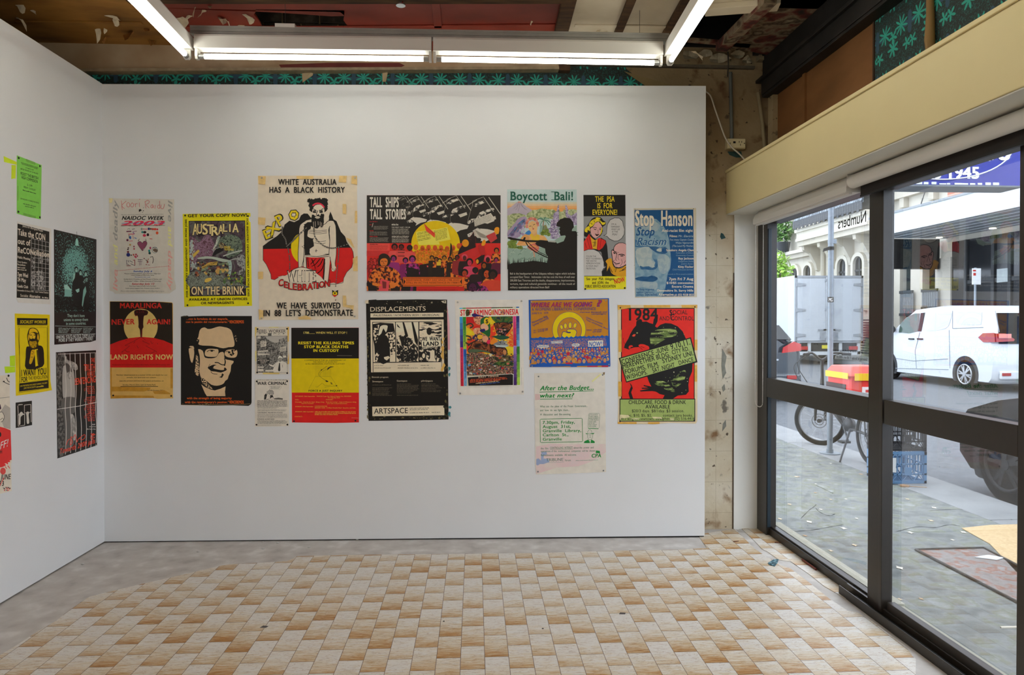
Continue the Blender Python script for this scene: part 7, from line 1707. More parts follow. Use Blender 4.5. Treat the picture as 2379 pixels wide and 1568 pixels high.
# awning
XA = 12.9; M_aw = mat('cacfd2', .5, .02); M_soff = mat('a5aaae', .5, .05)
mb = MB(); ye = 21.9
mb.box(XA, 8, 4.05, XA + .08, ye, 4.66, M_aw); mb.box(XA + .08, ye - .08, 4.05, FX, ye, 4.66, M_aw); mb.box(XA - .03, 8, 4.66, FX, ye + .03, 4.72, mat('8e9498', .5)); mb.build('awning', parent=sh)
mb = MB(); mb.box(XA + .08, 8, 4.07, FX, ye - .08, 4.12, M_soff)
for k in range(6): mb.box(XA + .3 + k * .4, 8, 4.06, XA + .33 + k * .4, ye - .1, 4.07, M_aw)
mb.build('soffit', parent=sh)
for x, y in ((1720, 557), (2145, 484)):
    v = onZ(1640 + x / 3.219, 380 + y / 3.219, 4.06); v.y = min(v.y, 21.65); mb = MB(); mb.cyl((v.x, v.y, 4.045), (v.x, v.y, 4.065), .09, glow('fff2d8', 6), 14); mb.build('downlight', parent=sh)
mb = MB(); mb.box(13.42, 22.0, 3.06, 15.35, 22.25, 4.05, mat('17191c', .25, .1)); tag(mb.build('hanging_sign_board'), 'blank black board hanging under the awning across the street', 'sign board')
# thin stay of the awning
wire('awning_stay', 'thin cable running down to the awning across the street', [f4(1640, 205, FX - .3), onX(1640 + 1575 / 3.219, 380 + 405 / 3.219, 14.5)], .018, M_iron, None, 'cable')
# greenery on the left
Mleaf = mottle([(.3, '3f6a34'), (.5, '6f9a4a'), (.6, '9ab86a')], 9, 3, k=1.0)
def foliage(k, c, R, n, s_, seed, m=Mleaf):
    r = random.Random(seed)
    for _ in range(n):
        d = Vector((r.gauss(0, 1), r.gauss(0, 1), r.gauss(0, 1))); d = d.normalized() * (r.random() ** .4); p_ = Vector(c) + Vector((d.x * R[0], d.y * R[1], d.z * R[2]))
        u = Vector((r.gauss(0, 1), r.gauss(0, 1), r.gauss(0, 1))).normalized(); v = u.orthogonal().normalized(); q = s_ * r.uniform(.6, 1.3)
        k.add([p_ - u * q, p_ + v * q * .45, p_ + u * q, p_ - v * q * .45], [(0, 1, 2, 3)], m)
t = thing('balcony_plant', 'dark potted plant on the first floor ledge across the street', 'plant', (FX - .5, 34.0, f4(570, 545, FX - .5).z))
c_ = f4(572, 490, FX - .5); zl_ = za + .05
mb = MB(); foliage(mb, (c_.x, c_.y, zl_ + 1.1), (.5, .8, .7), 320, .16, 3); mb.build('foliage', parent=t)
mb = MB(); mb.cyl((c_.x, c_.y, zl_), (c_.x, c_.y, zl_ + .5), .3, M_iron, 14, .38); mb.build('pot', parent=t)
c_ = onX(1640 + 555 / 3.219, 380 + 800 / 3.219, 13.4)
t = thing('street_tree', 'pale green young street tree left of the white truck', 'tree', (c_.x, c_.y, FZ))
mb = MB(); foliage(mb, (c_.x, c_.y + .2, c_.z), (.5, .9, .9), 420, .16, 8, mottle([(.3, '7fae3a'), (.5, 'a9cc5c'), (.6, 'c5dc86')], 8, 3)); mb.build('foliage', parent=t)
mb = MB(); mb.tube([(c_.x, c_.y, FZ), (c_.x, c_.y, c_.z)], [.06, .03], mat('6a5c4c', .9, .2), 8); mb.build('trunk', parent=t)

# ---------------------------------------------------------------- vehicles
M_carw = mat('d0d5da', .22, .01, 2, spec=.5, coat=.5); M_cark = mat('0f1012', .3, .05, 2, spec=.2); M_cargy = mat('3c434a', .2, .05, 2, spec=.6, coat=.6)
M_tyre = mat('111112', .9, .1, spec=.1); M_rim = mat('b4b8bc', .3, .05, metal=.6); M_red = mat('a01216', .15, .1, 30, spec=.6); M_redl = mat('b83232', .2, .1, 30); M_chrome = mat('c8ccd0', .15, .05, metal=.9); M_plastic = mat('26282b', .6, .1)
def ringp(prof, x, cy_, cz_, s_): return [Vector((x, cy_ + (y - cy_) * s_, cz_ + (z - cz_) * s_)) for y, z in prof]
def bodyx(mb, prof, x0, x1, m, r_=.07, s_=.955):
    """side profile (y, z) carried across the width, sides rounded in"""
    cy_ = sum(p[0] for p in prof) / len(prof); cz_ = sum(p[1] for p in prof) / len(prof)
    mb.loft([ringp(prof, x0, cy_, cz_, s_), ringp(prof, x0 + r_ * .35, cy_, cz_, 1 - (1 - s_) * .35), ringp(prof, x0 + r_, cy_, cz_, 1), ringp(prof, x1 - r_, cy_, cz_, 1), ringp(prof, x1 - r_ * .35, cy_, cz_, 1 - (1 - s_) * .35), ringp(prof, x1, cy_, cz_, s_)], m)
def wheel(parent, x, y, r_, side=-1, name='wheel', spokes=6, wdt=.2, rim=None):
    rim = rim or M_rim; z = RZ + r_
    k = MB(); R_ = [(0, r_ * .66), (.0, r_ * .9), (.02, r_ * .98), (wdt * .3, r_), (wdt * .7, r_), (wdt - .02, r_ * .98), (wdt, r_ * .9), (wdt, r_ * .66)]
    k.loft([[Vector((x - side * u, y + q * cos(2 * pi * i / 28), z + q * sin(2 * pi * i / 28))) for i in range(28)] for u, q in R_], M_tyre, cap=True)
    o_ = k.build(name, parent=parent)
    k = MB(); k.tube([(x + side * .004, y + r_ * .64 * cos(2 * pi * i / 24), z + r_ * .64 * sin(2 * pi * i / 24)) for i in range(24)], r_ * .05, rim, 6, closed=True)
    for i in range(spokes):
        t_ = 2 * pi * i / spokes + .2
        for dt in (-.13, .13):
            a_, b_ = t_ + dt, t_ + dt * 1.25
            k.hexa([Vector((x + side * .012, y + r_ * .1 * cos(t_ - .6), z + r_ * .1 * sin(t_ - .6))), Vector((x + side * .012, y + r_ * .1 * cos(t_ + .6), z + r_ * .1 * sin(t_ + .6))), Vector((x + side * .006, y + r_ * .63 * cos(b_ + .06), z + r_ * .63 * sin(b_ + .06))), Vector((x + side * .006, y + r_ * .63 * cos(b_ - .06), z + r_ * .63 * sin(b_ - .06)))] + [Vector((x - side * .01, y + r_ * q * cos(w_), z + r_ * q * sin(w_))) for q, w_ in ((.1, t_ - .6), (.1, t_ + .6), (.63, b_ + .06), (.63, b_ - .06))], rim)
    k.cyl((x - side * .01, y, z), (x + side * .018, y, z), r_ * .14, rim, 14)
    k.cyl((x - side * .03, y, z), (x - side * .025, y, z), r_ * .62, M_plastic, 20)
    k.build('rim', parent=o_)
    return o_
def side_patch(mb, pts, x, m, t_=.006): mb.prism([(x, y, z) for y, z in pts], (-t_, 0, 0), m)
# white van
VX0, VX1, VR, VF = 10.7, 12.55, 13.65, 18.1
van = thing('van', 'white van parked across the street seen through the sliding door', 'van', ((VX0 + VX1) / 2, 16.3, RZ))
vp = [(VR, .12), (VR - .04, .45), (VR, .75), (VR + .1, 1.2), (VR + .25, 1.58), (VR + .5, 1.66), (VR + 1.6, 1.69), (VF - 1.9, 1.62), (VF - 1.4, 1.35), (VF - .75, .95), (VF - .3, .78), (VF, .6), (VF + .02, .2), (VF - .05, .02), (VR + .08, .02)]
mb = MB(); bodyx(mb, vp, VX0, VX1, M_carw, .16, .965); mb.build('body', parent=van)
Xs = VX0 - .002
def vpt(x, y): v = f4(x, y, VX0); return (v.y, v.z)
mb = MB(); side_patch(mb, [vpt(x, y) for x, y in ((1443, 1262), (1455, 1200), (1500, 1150), (1560, 1122), (1600, 1120), (1585, 1255), (1520, 1270))], Xs, mat('4a5c54', .08, .2, 6, spec=.6)); mb.build('front_door_window', parent=van)
mb = MB(); side_patch(mb, [vpt(x, y) for x, y in ((1608, 1118), (1640, 1114), (1612, 1255), (1588, 1255))], Xs, M_plastic); mb.build('pillar', parent=van)
M_pan = mat('c4cbd2', .25, .01, 2, coat=.4)
for q_ in (((1660, 1125), (1800, 1112), (1838, 1118), (1830, 1170), (1790, 1235), (1630, 1248), (1640, 1180)), ((1890, 1108), (2050, 1108), (2065, 1130), (2060, 1190), (2040, 1205), (1885, 1200), (1875, 1150))):
    mb = MB(); side_patch(mb, rnd_pts([vpt(x, y) for x, y in q_], 3), Xs, M_pan, .004); mb.build('blank_side_panel', parent=van)
mb = MB()
for l in (((1845, 1100), (1845, 1230)), ((1845, 1232), (2075, 1225)), ((1820, 1245), (1825, 1530)), ((1600, 1262), (1565, 1400), (1575, 1530)), ((1420, 1455), (1550, 1475), (1810, 1460)), ((1420, 1530), (1815, 1540)), ((2165, 1100), (2195, 1260))): mb.tube([(Xs - .001, *vpt(x, y)) for x, y in l], .008, mat('8f9aa4', .5), 4)
mb.build('panel_gap', parent=van)
for x in (1540, 1605):
    mb = MB(); p_ = vpt(x, 1312); mb.box(Xs - .03, p_[0] - .1, p_[1] - .015, Xs, p_[0] + .1, p_[1] + .02, M_plastic); mb.build('door_handle', parent=van, bevel=.008)
p_ = vpt(1425, 1240); mb = MB(); mb.ball((VX0 - .1, p_[0] + .05, p_[1]), .13, M_plastic, sc=(.8, .5, .8)); mb.build('mirror', parent=van)
mb = MB(); P_ = [vpt(x, y) for x, y in ((2042, 1300), (2078, 1268), (2160, 1266), (2165, 1335), (2080, 1336))]
side_patch(mb, P_, Xs, M_red, .02)
zt, zb_ = P_[1][1], P_[3][1]
mb.prism([(VX0 + .01, VR - .02, zb_), (VX0 + .36, VR - .05, zb_ + .02), (VX0 + .38, VR - .05, zt - .12), (VX0 + .2, VR - .02, zt), (VX0 + .01, VR, zt)], (0, -.03, 0), M_red); mb.prism([(VX0 + .05, VR - .06, zb_ + .08), (VX0 + .3, VR - .085, zb_ + .08), (VX0 + .3, VR - .085, zb_ + .17), (VX0 + .05, VR - .06, zb_ + .17)], (0, -.005, 0), mat('e08a80', .2)); mb.build('tail_light', parent=van)
mb = MB(); mb.prism([(VX0 + .12, VR + .03, .86), (VX1 - .12, VR + .03, .86), (VX1 - .2, VR + .2, 1.5), (VX0 + .2, VR + .2, 1.5)], (0, -.03, 0), M_glassd); mb.build('rear_window', parent=van)
mb = MB(); mb.box(VX0 + .1, VR - .075, .12, VX1 - .1, VR, .3, M_carw); mb.build('bumper', parent=van, bevel=.03)
mb = MB(); mb.box(VX0 + .12, VR - .09, .2, VX0 + .3, VR - .07, .26, M_red); mb.build('reflector', parent=van)
yw = f4(1940, 1500, VX0).y
for yy in (yw, VF - .8):
    k = MB(); k.prism([(VX0 - .004, yy + .40 * cos(2 * pi * i / 30), max(.0, RZ + .33 + .40 * sin(2 * pi * i / 30))) for i in range(30)], (.25, 0, 0), M_plastic); k.build('wheel_arch', parent=van)
    wheel(van, VX0 - .012, yy, .33); wheel(van, VX1 + .012, yy, .33, 1)
# white box truck
TY0 = 23.0; tp = lambda x, y, Y=TY0: onY(1640 + x / 3.219, 380 + y / 3.219, Y)
TX0, TX1 = tp(660, 900).x, tp(1178, 900).x; TZ0, TZ1 = tp(900, 1340).z, tp(900, 838).z
tr = thing('box_truck', 'white box truck with closed rear doors across the street', 'truck', ((TX0 + TX1) / 2, 26, RZ))
mb = MB(); mb.box(TX0, TY0, TZ0, TX1, 29, TZ1, mat('bfc5ca', .4, .02)); mb.build('cargo_box', parent=tr, bevel=.02)
M_tdoor = mat('bcc2c8', .4, .02); M_tmet = mat('a9afb5', .4, .1, metal=.4)
xm = tp(915, 900).x
mb = MB()
for x0, x1 in ((TX0 + .02, TX1 - .02),):
    mb.box(x0, TY0 - .03, TZ0, x1, TY0, TZ0 + .06, M_tmet); mb.box(x0, TY0 - .03, TZ1 - .08, x1, TY0, TZ1, M_tmet); mb.box(x0, TY0 - .03, TZ0, x0 + .07, TY0, TZ1, M_tmet); mb.box(x1 - .07, TY0 - .03, TZ0, x1, TY0, TZ1, M_tmet)
mb.build('door_frame', parent=tr)
for x0, x1, s_ in ((TX0 + .1, xm - .015, 1), (xm + .015, TX1 - .1, -1)):
    mb = MB(); mb.box(x0, TY0 - .045, TZ0 + .07, x1, TY0 - .005, TZ1 - .1, M_tdoor); dd = mb.build('rear_door', parent=tr, bevel=.01)
    for yq in (905, 1095, 1283):
        z = tp(700, yq).z; xh = x0 if s_ > 0 else x1; mb = MB(); mb.hexa([Vector(v) for v in ((xh - .06 * s_, TY0 - .07, z - .07), (xh + .28 * s_, TY0 - .07, z - .03), (xh + .28 * s_, TY0 - .05, z - .03), (xh - .06 * s_, TY0 - .05, z - .07), (xh - .06 * s_, TY0 - .07, z + .07), (xh + .28 * s_, TY0 - .07, z + .03), (xh + .28 * s_, TY0 - .05, z + .03), (xh - .06 * s_, TY0 - .05, z + .07))], M_tmet); mb.build('hinge', parent=dd)
    xr = x1 - .08 if s_ > 0 else x0 + .08
    mb = MB(); mb.cyl((xr, TY0 - .08, TZ0 + .02), (xr, TY0 - .08, TZ1 - .06), .025, M_tmet, 8)
    zh = tp(900, 1243).z; mb.box(xr - .3, TY0 - .1, zh - .02, xr + .3, TY0 - .07, zh + .025, M_tmet); mb.box(xr - .02 - .2 * (s_ > 0), TY0 - .065, zh - .35, xr + .02 + .2 * (s_ < 0), TY0 - .05, zh - .08, M_tmet)
    for zz in (TZ0 + .15, TZ0 + 1.1, TZ1 - .2): mb.box(xr - .05, TY0 - .1, zz, xr + .05, TY0 - .045, zz + .08, M_tmet)
    mb.build('locking_bar', parent=dd)
mb = MB(); mb.box(TX0 + .1, TY0 + .05, TZ0 - .3, TX1 - .1, 29, TZ0, M_plastic)
mb.box(TX0 + .08, TY0 + .0, TZ0 - .42, TX1 - .08, TY0 + .06, TZ0 - .3, M_aw)
for x in (TX0 + .1, xm - .7, xm + .4, TX1 - .2): mb.box(x, TY0, TZ0 - .4, x + .1, TY0 + .05, TZ0, M_aw)
mb.build('chassis', parent=tr)
mb = MB(); mb.box(xm - .22, TY0 - .02, TZ0 - .2, xm + .1, TY0, TZ0 - .08, mat('d8cc3a', .5)); mb.build('number_plate', parent=tr)
for x in (TX0 + .18, TX1 - .5): mb = MB(); mb.box(x, TY0 - .02, TZ0 - .24, x + .3, TY0 + .02, TZ0 - .12, M_redl); mb.build('tail_light', parent=tr)
for x, s_ in ((TX0 + .3, -1), (TX1 - .3, 1)): wheel(tr, x, 24.6, .42, s_, wdt=.3)
mb = MB(); mb.box(TX0 + .1, 29.1, .2, TX1 - .1, 30.6, 2.2, M_carw); mb.build('cab', parent=tr, bevel=.1)
for x, s_ in ((TX0 + .3, -1), (TX1 - .3, 1)): wheel(tr, x, 29.8, .42, s_)
# dark grey hatchback at the kerb (rear corner in view)
HX0, HX1, HY = 4.3, 6.02, 12.4
hb = thing('hatchback', 'dark grey hatchback rear corner beside the left window frame', 'car', ((HX0 + HX1) / 2, 14.5, RZ))
def sect(y, w_, k, zt): return [Vector(((HX0 + HX1) / 2 + u * w_, y, z)) for u, z in ((-.80, .1), (-.86, .35), (-.86, .72), (-.78, .95), (-.58, zt - .08), (-.45, zt), (.45, zt), (.58, zt - .08), (.78, .95), (.86, .72), (.86, .35), (.80, .1))]
mb = MB(); mb.loft([sect(HY + .05, .93, 1, .98), sect(HY, .97, 1, 1.0), sect(HY + .25, 1, 1, 1.28), sect(HY + .7, 1, 1, 1.42), sect(HY + 2.2, 1, 1, 1.44), sect(HY + 3.0, 1, 1, 1.0), sect(HY + 4.0, .97, 1, .9)], M_cargy); mb.build('body', parent=hb)
mb = MB(); cxm = (HX0 + HX1) / 2; mb.prism([(cxm - .62, HY + .0, .98), (cxm + .66, HY + .0, .98), (cxm + .52, HY + .21, 1.24), (cxm - .5, HY + .21, 1.24)], (0, -.02, .01), M_glassd); mb.build('rear_window', parent=hb)
for s_ in (-1, 1): mb = MB(); mb.prism([(cxm + s_ * .48, HY - .015, .74), (cxm + s_ * .83, HY - .005, .78), (cxm + s_ * .84, HY, .90), (cxm + s_ * .70, HY - .01, .95), (cxm + s_ * .50, HY - .015, .84)], (0, -.03, 0), M_redl); mb.build('tail_light', parent=hb)
mb = MB(); mb.box(HX0 + .02, HY - .06, .05, HX1 - .02, HY + .1, .36, M_cargy); mb.build('bumper', parent=hb, bevel=.04)
mb = MB(); mb.box(HX1 - .3, HY - .07, .26, HX1 - .12, HY - .05, .33, M_red); mb.build('reflector', parent=hb)
mb = MB(); mb.box(HX1 - .62, HY - .02, .6, HX1 - .44, HY + .0, .63, M_chrome); mb.build('badge', parent=hb)
for yy in (HY + .75, HY + 3.2): wheel(hb, HX0 - .01, yy, .32); wheel(hb, HX1 + .01, yy, .32, 1)
# black sedan at the kerb (front wing in view)
SX0, SX1 = 4.25, 6.05
sd = thing('sedan', 'black sedan nose at the kerb beyond the right glass edge', 'car', ((SX0 + SX1) / 2, 4.0, RZ))
sp = [(y - .42, z) for y, z in [(6.22, .02), (6.36, .15), (6.36, .42), (6.26, .55), (5.9, .67), (5.35, .78), (4.95, .85), (4.2, 1.22), (3.6, 1.28), (2.8, 1.22), (2.1, .92), (1.75, .88), (1.65, .5), (1.7, .05)]]
mb = MB(); bodyx(mb, sp, SX0, SX1, M_cark, .22, .94); mb.build('body', parent=sd)
mb = MB(); side_patch(mb, [(4.43, .84), (3.83, 1.15), (3.2, 1.2), (2.5, 1.14), (2.0, .9)], SX0 + .01, M_glassd); mb.build('side_window', parent=sd)
mb = MB(); mb.prism([(SX0 + .3, 4.56, .88), (SX1 - .3, 4.56, .88), (SX1 - .4, 3.86, 1.225), (SX0 + .4, 3.86, 1.225)], (0, .012, .012), M_glassd); mb.build('windscreen', parent=sd)
mb = MB(); mb.hexa([Vector(v) for v in [(x, y - .42, z) for x, y, z in ((SX0 + .02, 6.0, .42), (SX0 + .5, 6.37, .4), (SX0 + .5, 6.3, .4), (SX0 + .06, 5.9, .42), (SX0 + .05, 5.98, .53), (SX0 + .5, 6.34, .52), (SX0 + .5, 6.2, .53), (SX0 + .08, 5.85, .56))]], mat('aab0b4', .1, .1, 20, spec=.7)); mb.build('headlight', parent=sd)
mb = MB(); mb.tube([(SX0 + .12, 5.68, .555), (SX0 + .16, 5.28, .66), (SX0 + .2, 4.78, .76), (SX0 + .25, 4.48, .83)], .006, M_plastic, 4); mb.build('bonnet_gap', parent=sd)
for yy in (5.27, 2.3):
    k = MB(); k.prism([(SX0 - .004, yy + .38 * cos(2 * pi * i / 30), max(.0, RZ + .33 + .38 * sin(2 * pi * i / 30))) for i in range(30)], (.2, 0, 0), M_plastic); k.build('wheel_arch', parent=sd)
    wheel(sd, SX0 - .012, yy, .33, spokes=5, rim=mat('2c2d30', .5, .1, spec=.2)); wheel(sd, SX1 + .012, yy, .33, 1, spokes=5)

# ---------------------------------------------------------------- things on the footpath
M_galv = mat('868f97', .45, .06, 20, metal=.35)
pb = gf(1928, 1054); px_, py_ = pb.x, pb.y
t = thing('street_pole', 'galvanised street pole on the footpath in front of the bicycle', 'pole', (px_, py_, FZ))
mb = MB(); mb.cyl((px_, py_, FZ), (px_, py_, 4.2), .027, M_galv, 16); mb.build('pole', parent=t)
mb = MB(); mb.cyl((px_, py_, FZ), (px_, py_, FZ + .012), .1, M_galv, 16); mb.cyl((px_, py_, FZ + .012), (px_, py_, FZ + .05), .034, M_galv, 16); mb.build('base_plate', parent=t)
zq = lambda y: onY(1928, y, py_).z
mb = MB(); mb.cyl((px_, py_, zq(702)), (px_, py_, zq(690)), .0285, M_black, 16)
vx = Vector((-px_, -py_, 0)).normalized(); ux = Vector((-vx.y, vx.x, 0)); ux = ux if ux.x > 0 else -ux
sign_text(mb, 'MG', Vector((px_, py_, zq(700.5))) + vx * .0292 - ux * .016, ux, (0, 0, 1), .034, .036, mat('e8e8e4', .5), .03); mb.build('sticker', parent=t)
mb = MB(); mb.cyl((px_, py_, zq(581)), (px_, py_, zq(573)), .031, M_black, 14); mb.hexa([Vector((px_ - .1, py_ - .03, zq(586))), Vector((px_ - .02, py_ - .03, zq(580))), Vector((px_ - .02, py_ - .026, zq(580))), Vector((px_ - .1, py_ - .026, zq(586))), Vector((px_ - .09, py_ - .03, zq(578))), Vector((px_ - .02, py_ - .03, zq(573))), Vector((px_ - .02, py_ - .026, zq(573))), Vector((px_ - .09, py_ - .026, zq(578)))], M_black); mb.build('tape_wrap', parent=t)
mb = MB(); mb.cyl((px_, py_, zq(566)), (px_, py_, zq(556)), .03, M_galv, 14); mb.box(px_ + .02, py_ - .02, zq(566), px_ + .05, py_ + .02, zq(556), M_galv); mb.build('clamp', parent=t)
# milk crates
def crate(name, label, x0, y0, z0, m, label_m=None):
    S, Hh = .325, .27
    t = thing(name, label, 'crate', (x0 + S / 2, y0 + S / 2, z0), 'stacked milk crates on the footpath')
    k = MB(); w_ = .022
    for x in (x0, x0 + S - w_):
        for y in (y0, y0 + S - w_): k.box(x, y, z0, x + w_, y + w_, z0 + Hh, m)
    for z, h_ in ((z0 + .004, .022), (z0 + Hh - .03, .03), (z0 + .075, .012), (z0 + .16, .012)):
        for a_ in (0, 1):
            k.box(x0, y0 + a_ * (S - .012), z, x0 + S, y0 + a_ * (S - .012) + .012, z + h_, m); k.box(x0 + a_ * (S - .012), y0, z, x0 + a_ * (S - .012) + .012, y0 + S, z + h_, m)
    k.build('frame', parent=t)
    k = MB()
    for i in range(1, 9):
        u = i * S / 9
        for a_ in (0, 1):
            k.box(x0 + u - .004, y0 + a_ * (S - .008), z0 + .075, x0 + u + .004, y0 + a_ * (S - .008) + .008, z0 + Hh - .02, m); k.box(x0 + a_ * (S - .008), y0 + u - .004, z0 + .075, x0 + a_ * (S - .008) + .008, y0 + u + .004, z0 + Hh - .02, m)
    for i in range(3):
        for a_ in (0, 1):
            u = x0 + .03 + i * .09; k.tube([(u, y0 + a_ * (S - .01) + .005, z0 + .02), (u + .045, y0 + a_ * (S - .01) + .005, z0 + .08), (u + .09, y0 + a_ * (S - .01) + .005, z0 + .02)], .005, m, 4)
            u = y0 + .03 + i * .09; k.tube([(x0 + a_ * (S - .01) + .005, u, z0 + .02), (x0 + a_ * (S - .01) + .005, u + .045, z0 + .08), (x0 + a_ * (S - .01) + .005, u + .09, z0 + .02)], .005, m, 4)
    for i in range(7): k.box(x0 + .02, y0 + .03 + i * .042, z0 + .004, x0 + S - .02, y0 + .04 + i * .042, z0 + .012, m)
    k.build('lattice', parent=t)
    k = MB(); k.box(x0 + S / 2 - .03, y0 - .004, z0 + .075, x0 + S / 2 + .03, y0 + .002, z0 + .14, m); k.build('plate', parent=t)
    if label_m: k = MB(); k.box(x0 + .01, y0 - .006, z0 + .1, x0 + .055, y0 - .001, z0 + .22, label_m); k.build('paper_label', parent=t)
    return t
cr0 = gf(2153, 1124)
crate('milk_crate', 'blue plastic milk crate standing on the footpath', cr0.x - .325, cr0.y, FZ, mat('5f86ac', .45, .05), mat('d8dada', .6))
crate('milk_crate', 'black plastic milk crate on top of the blue crate', cr0.x - .325, cr0.y + .003, FZ + .272, mat('26272a', .5, .05))
# delivery bicycle
bk = thing('bicycle', 'dark electric delivery bicycle leaning by the kerb behind the pole', 'bicycle', (3.75, 6.8, FZ))
M_bk = mat('1d1e20', .4, .05, spec=.5)
fw = Vector((3.78, 7.35, FZ + .27)); rw = Vector((3.73, 6.28, FZ + .27)); WR = .27
def bwheel(c, n_, name):
    n_ = Vector(n_).normalized(); u = n_.cross(Vector((0, 0, 1))).normalized(); w_ = u.cross(n_).normalized()
    P = lambda r_, t_: c + (u * cos(t_) + w_ * sin(t_)) * r_
    k = MB(); k.tube([P(WR - .022, 2 * pi * i / 36) for i in range(36)], .024, M_tyre, 8, closed=True); o_ = k.build(name, parent=bk)
    k = MB(); k.tube([P(WR - .05, 2 * pi * i / 36) for i in range(36)], .008, mat('8a8d90', .3, .05, metal=.5), 6, closed=True); k.build('rim', parent=o_)
    k = MB()
    for i in range(28): k.tube([c + n_ * (.02 if i % 2 else -.02), P(WR - .05, 2 * pi * i / 28)], .0013, M_chrome, 3, cap=False)
    k.cyl(c - n_ * .04, c + n_ * .04, .022, M_bk, 12); k.build('spokes', parent=o_)
    k = MB(); k.tube([P(.075, 2 * pi * i / 20) - n_ * .03 for i in range(20)], .005, mat('6a6d70', .3, metal=.6), 4, closed=True); k.tube([P(.045, 2 * pi * i / 16) - n_ * .03 for i in range(16)], .003, M_bk, 4, closed=True); k.build('brake_disc', parent=o_)
vd = Vector((fw.x, fw.y, 0)).normalized()
bwheel(fw, vd + Vector((.35, 0, 0)), 'wheel'); bwheel(rw, (1, -.05, 0), 'wheel')
hd = Vector((3.71, 7.16, FZ + .62)); bb_ = Vector((3.75, 6.72, FZ + .3)); st_ = Vector((3.73, 6.66, FZ + .49)); hb_ = Vector((3.68, 7.12, FZ + .95))
k = MB(); 
for a_, b_, r_ in ((hd, bb_, .026), (bb_, st_, .018), (hd + Vector((0, -.02, -.08)), st_ + Vector((0, .04, -.22)), .02), (bb_, rw, .012), (st_ + Vector((0, 0, -.2)), rw, .01)): k.tube([a_, (a_ + b_) / 2, b_], r_, M_bk, 10)
k.build('frame', parent=bk)
k = MB()
for s_ in (-1, 1): k.tube([hd + Vector((.05 * s_, 0, -.05)), fw + Vector((.055 * s_, -.01, .12)), fw + Vector((.055 * s_, 0, 0))], [.014, .016, .012], M_bk, 8)
k.tube([hd + Vector((0, .01, -.08)), hd, hb_], .017, M_bk, 8); k.build('fork', parent=bk)
k = MB(); k.tube(sm([hb_ + Vector((-.24, -.12, .06)), hb_ + Vector((-.12, -.03, .07)), hb_, hb_ + Vector((.12, -.0, .07)), hb_ + Vector((.26, -.06, .06))]), .012, M_bk, 8); k.tube([hb_ + Vector((-.26, -.14, .06)), hb_ + Vector((-.2, -.09, .065))], .017, M_black, 8); k.tube([hb_ + Vector((.2, -.03, .065)), hb_ + Vector((.28, -.07, .06))], .017, M_black, 8); k.build('handlebar', parent=bk)
k = MB()
for q_ in ([(-.2, -.06, .06), (-.24, .06, -.05), (-.1, .12, -.25), (0, .08, -.4)], [(.18, -.02, .06), (.1, .12, 0), (.04, .1, -.2), (.02, .06, -.4)], [(-.16, -.06, .06), (-.3, .0, -.06), (-.22, .04, -.22), (-.05, .05, -.35)]): k.tube(sm([hb_ + Vector(v) for v in q_]), .004, M_black, 5)
k.build('brake_cable', parent=bk)
k = MB(); k.ball(bb_ + Vector((.0, -.02, .02)), .075, M_bk, sc=(.7, 1.1, 1)); k.tube([bb_ + Vector((-.05, 0, 0)), bb_ + Vector((-.07, -.12, -.12))], .01, M_bk, 6); k.box(bb_.x - .16, bb_.y - .17, bb_.z - .14, bb_.x - .07, bb_.y - .09, bb_.z - .12, M_bk); k.build('crank', parent=bk)
k = MB(); k.tube([bb_ + Vector((-.04, -.1, -.02)), Vector((3.50, 6.42, FZ + .008))], [.012, .009], M_bk, 8); k.build('kickstand', parent=bk)
k = MB(); k.ball(st_ + Vector((0, 0, .03)), .1, M_black, sc=(.7, 1.3, .4)); k.build('saddle', parent=bk)
k = MB(); 
for s_ in (-1, 1): k.tube([rw + Vector((.06 * s_, 0, 0)), rw + Vector((.08 * s_, .0, .31))], .007, M_bk, 6); k.tube([rw + Vector((.08 * s_, -.25, .31)), rw + Vector((.08 * s_, .3, .31))], .007, M_bk, 6)
k.build('rack', parent=bk)
k = MB(); k.tube(sm([(3.71, 7.0, FZ + .34), (3.71, 6.9, FZ + .5), (3.71, 6.78, FZ + .46)]), .016, mat('d8431c', .4), 8); k.build('orange_trim', parent=bk)
# red delivery box on its rack
t = thing('delivery_box', 'red insulated delivery box with yellow band on the bicycle rack', 'box', (3.62, 6.34, FZ + .567))
M_rb = mat('d8342c', .5, .08, 8, bump=.1); bx0, bx1, by0, by1, bz0, bz1 = 3.44, 3.80, 6.12, 6.56, FZ + .565, FZ + .90
k = MB(); k.box(bx0, by0, bz0, bx1, by1, bz1, M_rb); k.build('body', parent=t, bevel=.03)
k = MB(); k.hexa([Vector(v) for v in ((bx0 - .02, by0 - .02, bz1 - .05), (bx1 + .02, by0 - .02, bz1 - .05), (bx1 + .02, by1 + .02, bz1 - .05), (bx0 - .02, by1 + .02, bz1 - .05), (bx0 + .03, by0 + .03, bz1 + .045), (bx1 - .03, by0 + .03, bz1 + .045), (bx1 - .03, by1 - .03, bz1 + .035), (bx0 + .03, by1 - .03, bz1 + .035))], mat('e0564a', .45, .06, 9)); k.build('lid', parent=t, bevel=.012)
k = MB(); k.box(bx0 - .024, by0 + .02, bz1 - .075, bx0 - .018, by1 - .02, bz1 - .02, mat('e8c020', .5)); k.box(bx0 + .02, by0 - .026, bz1 - .085, bx1 - .02, by0 - .02, bz1 - .02, mat('e8c020', .5)); k.build('band', parent=t)
k = MB(); k.box(bx0 - .006, by1 - .35, bz1 - .2, bx0 + .001, by1, bz1 - .13, mat('3a2422', .6)); k.build('strap', parent=t)
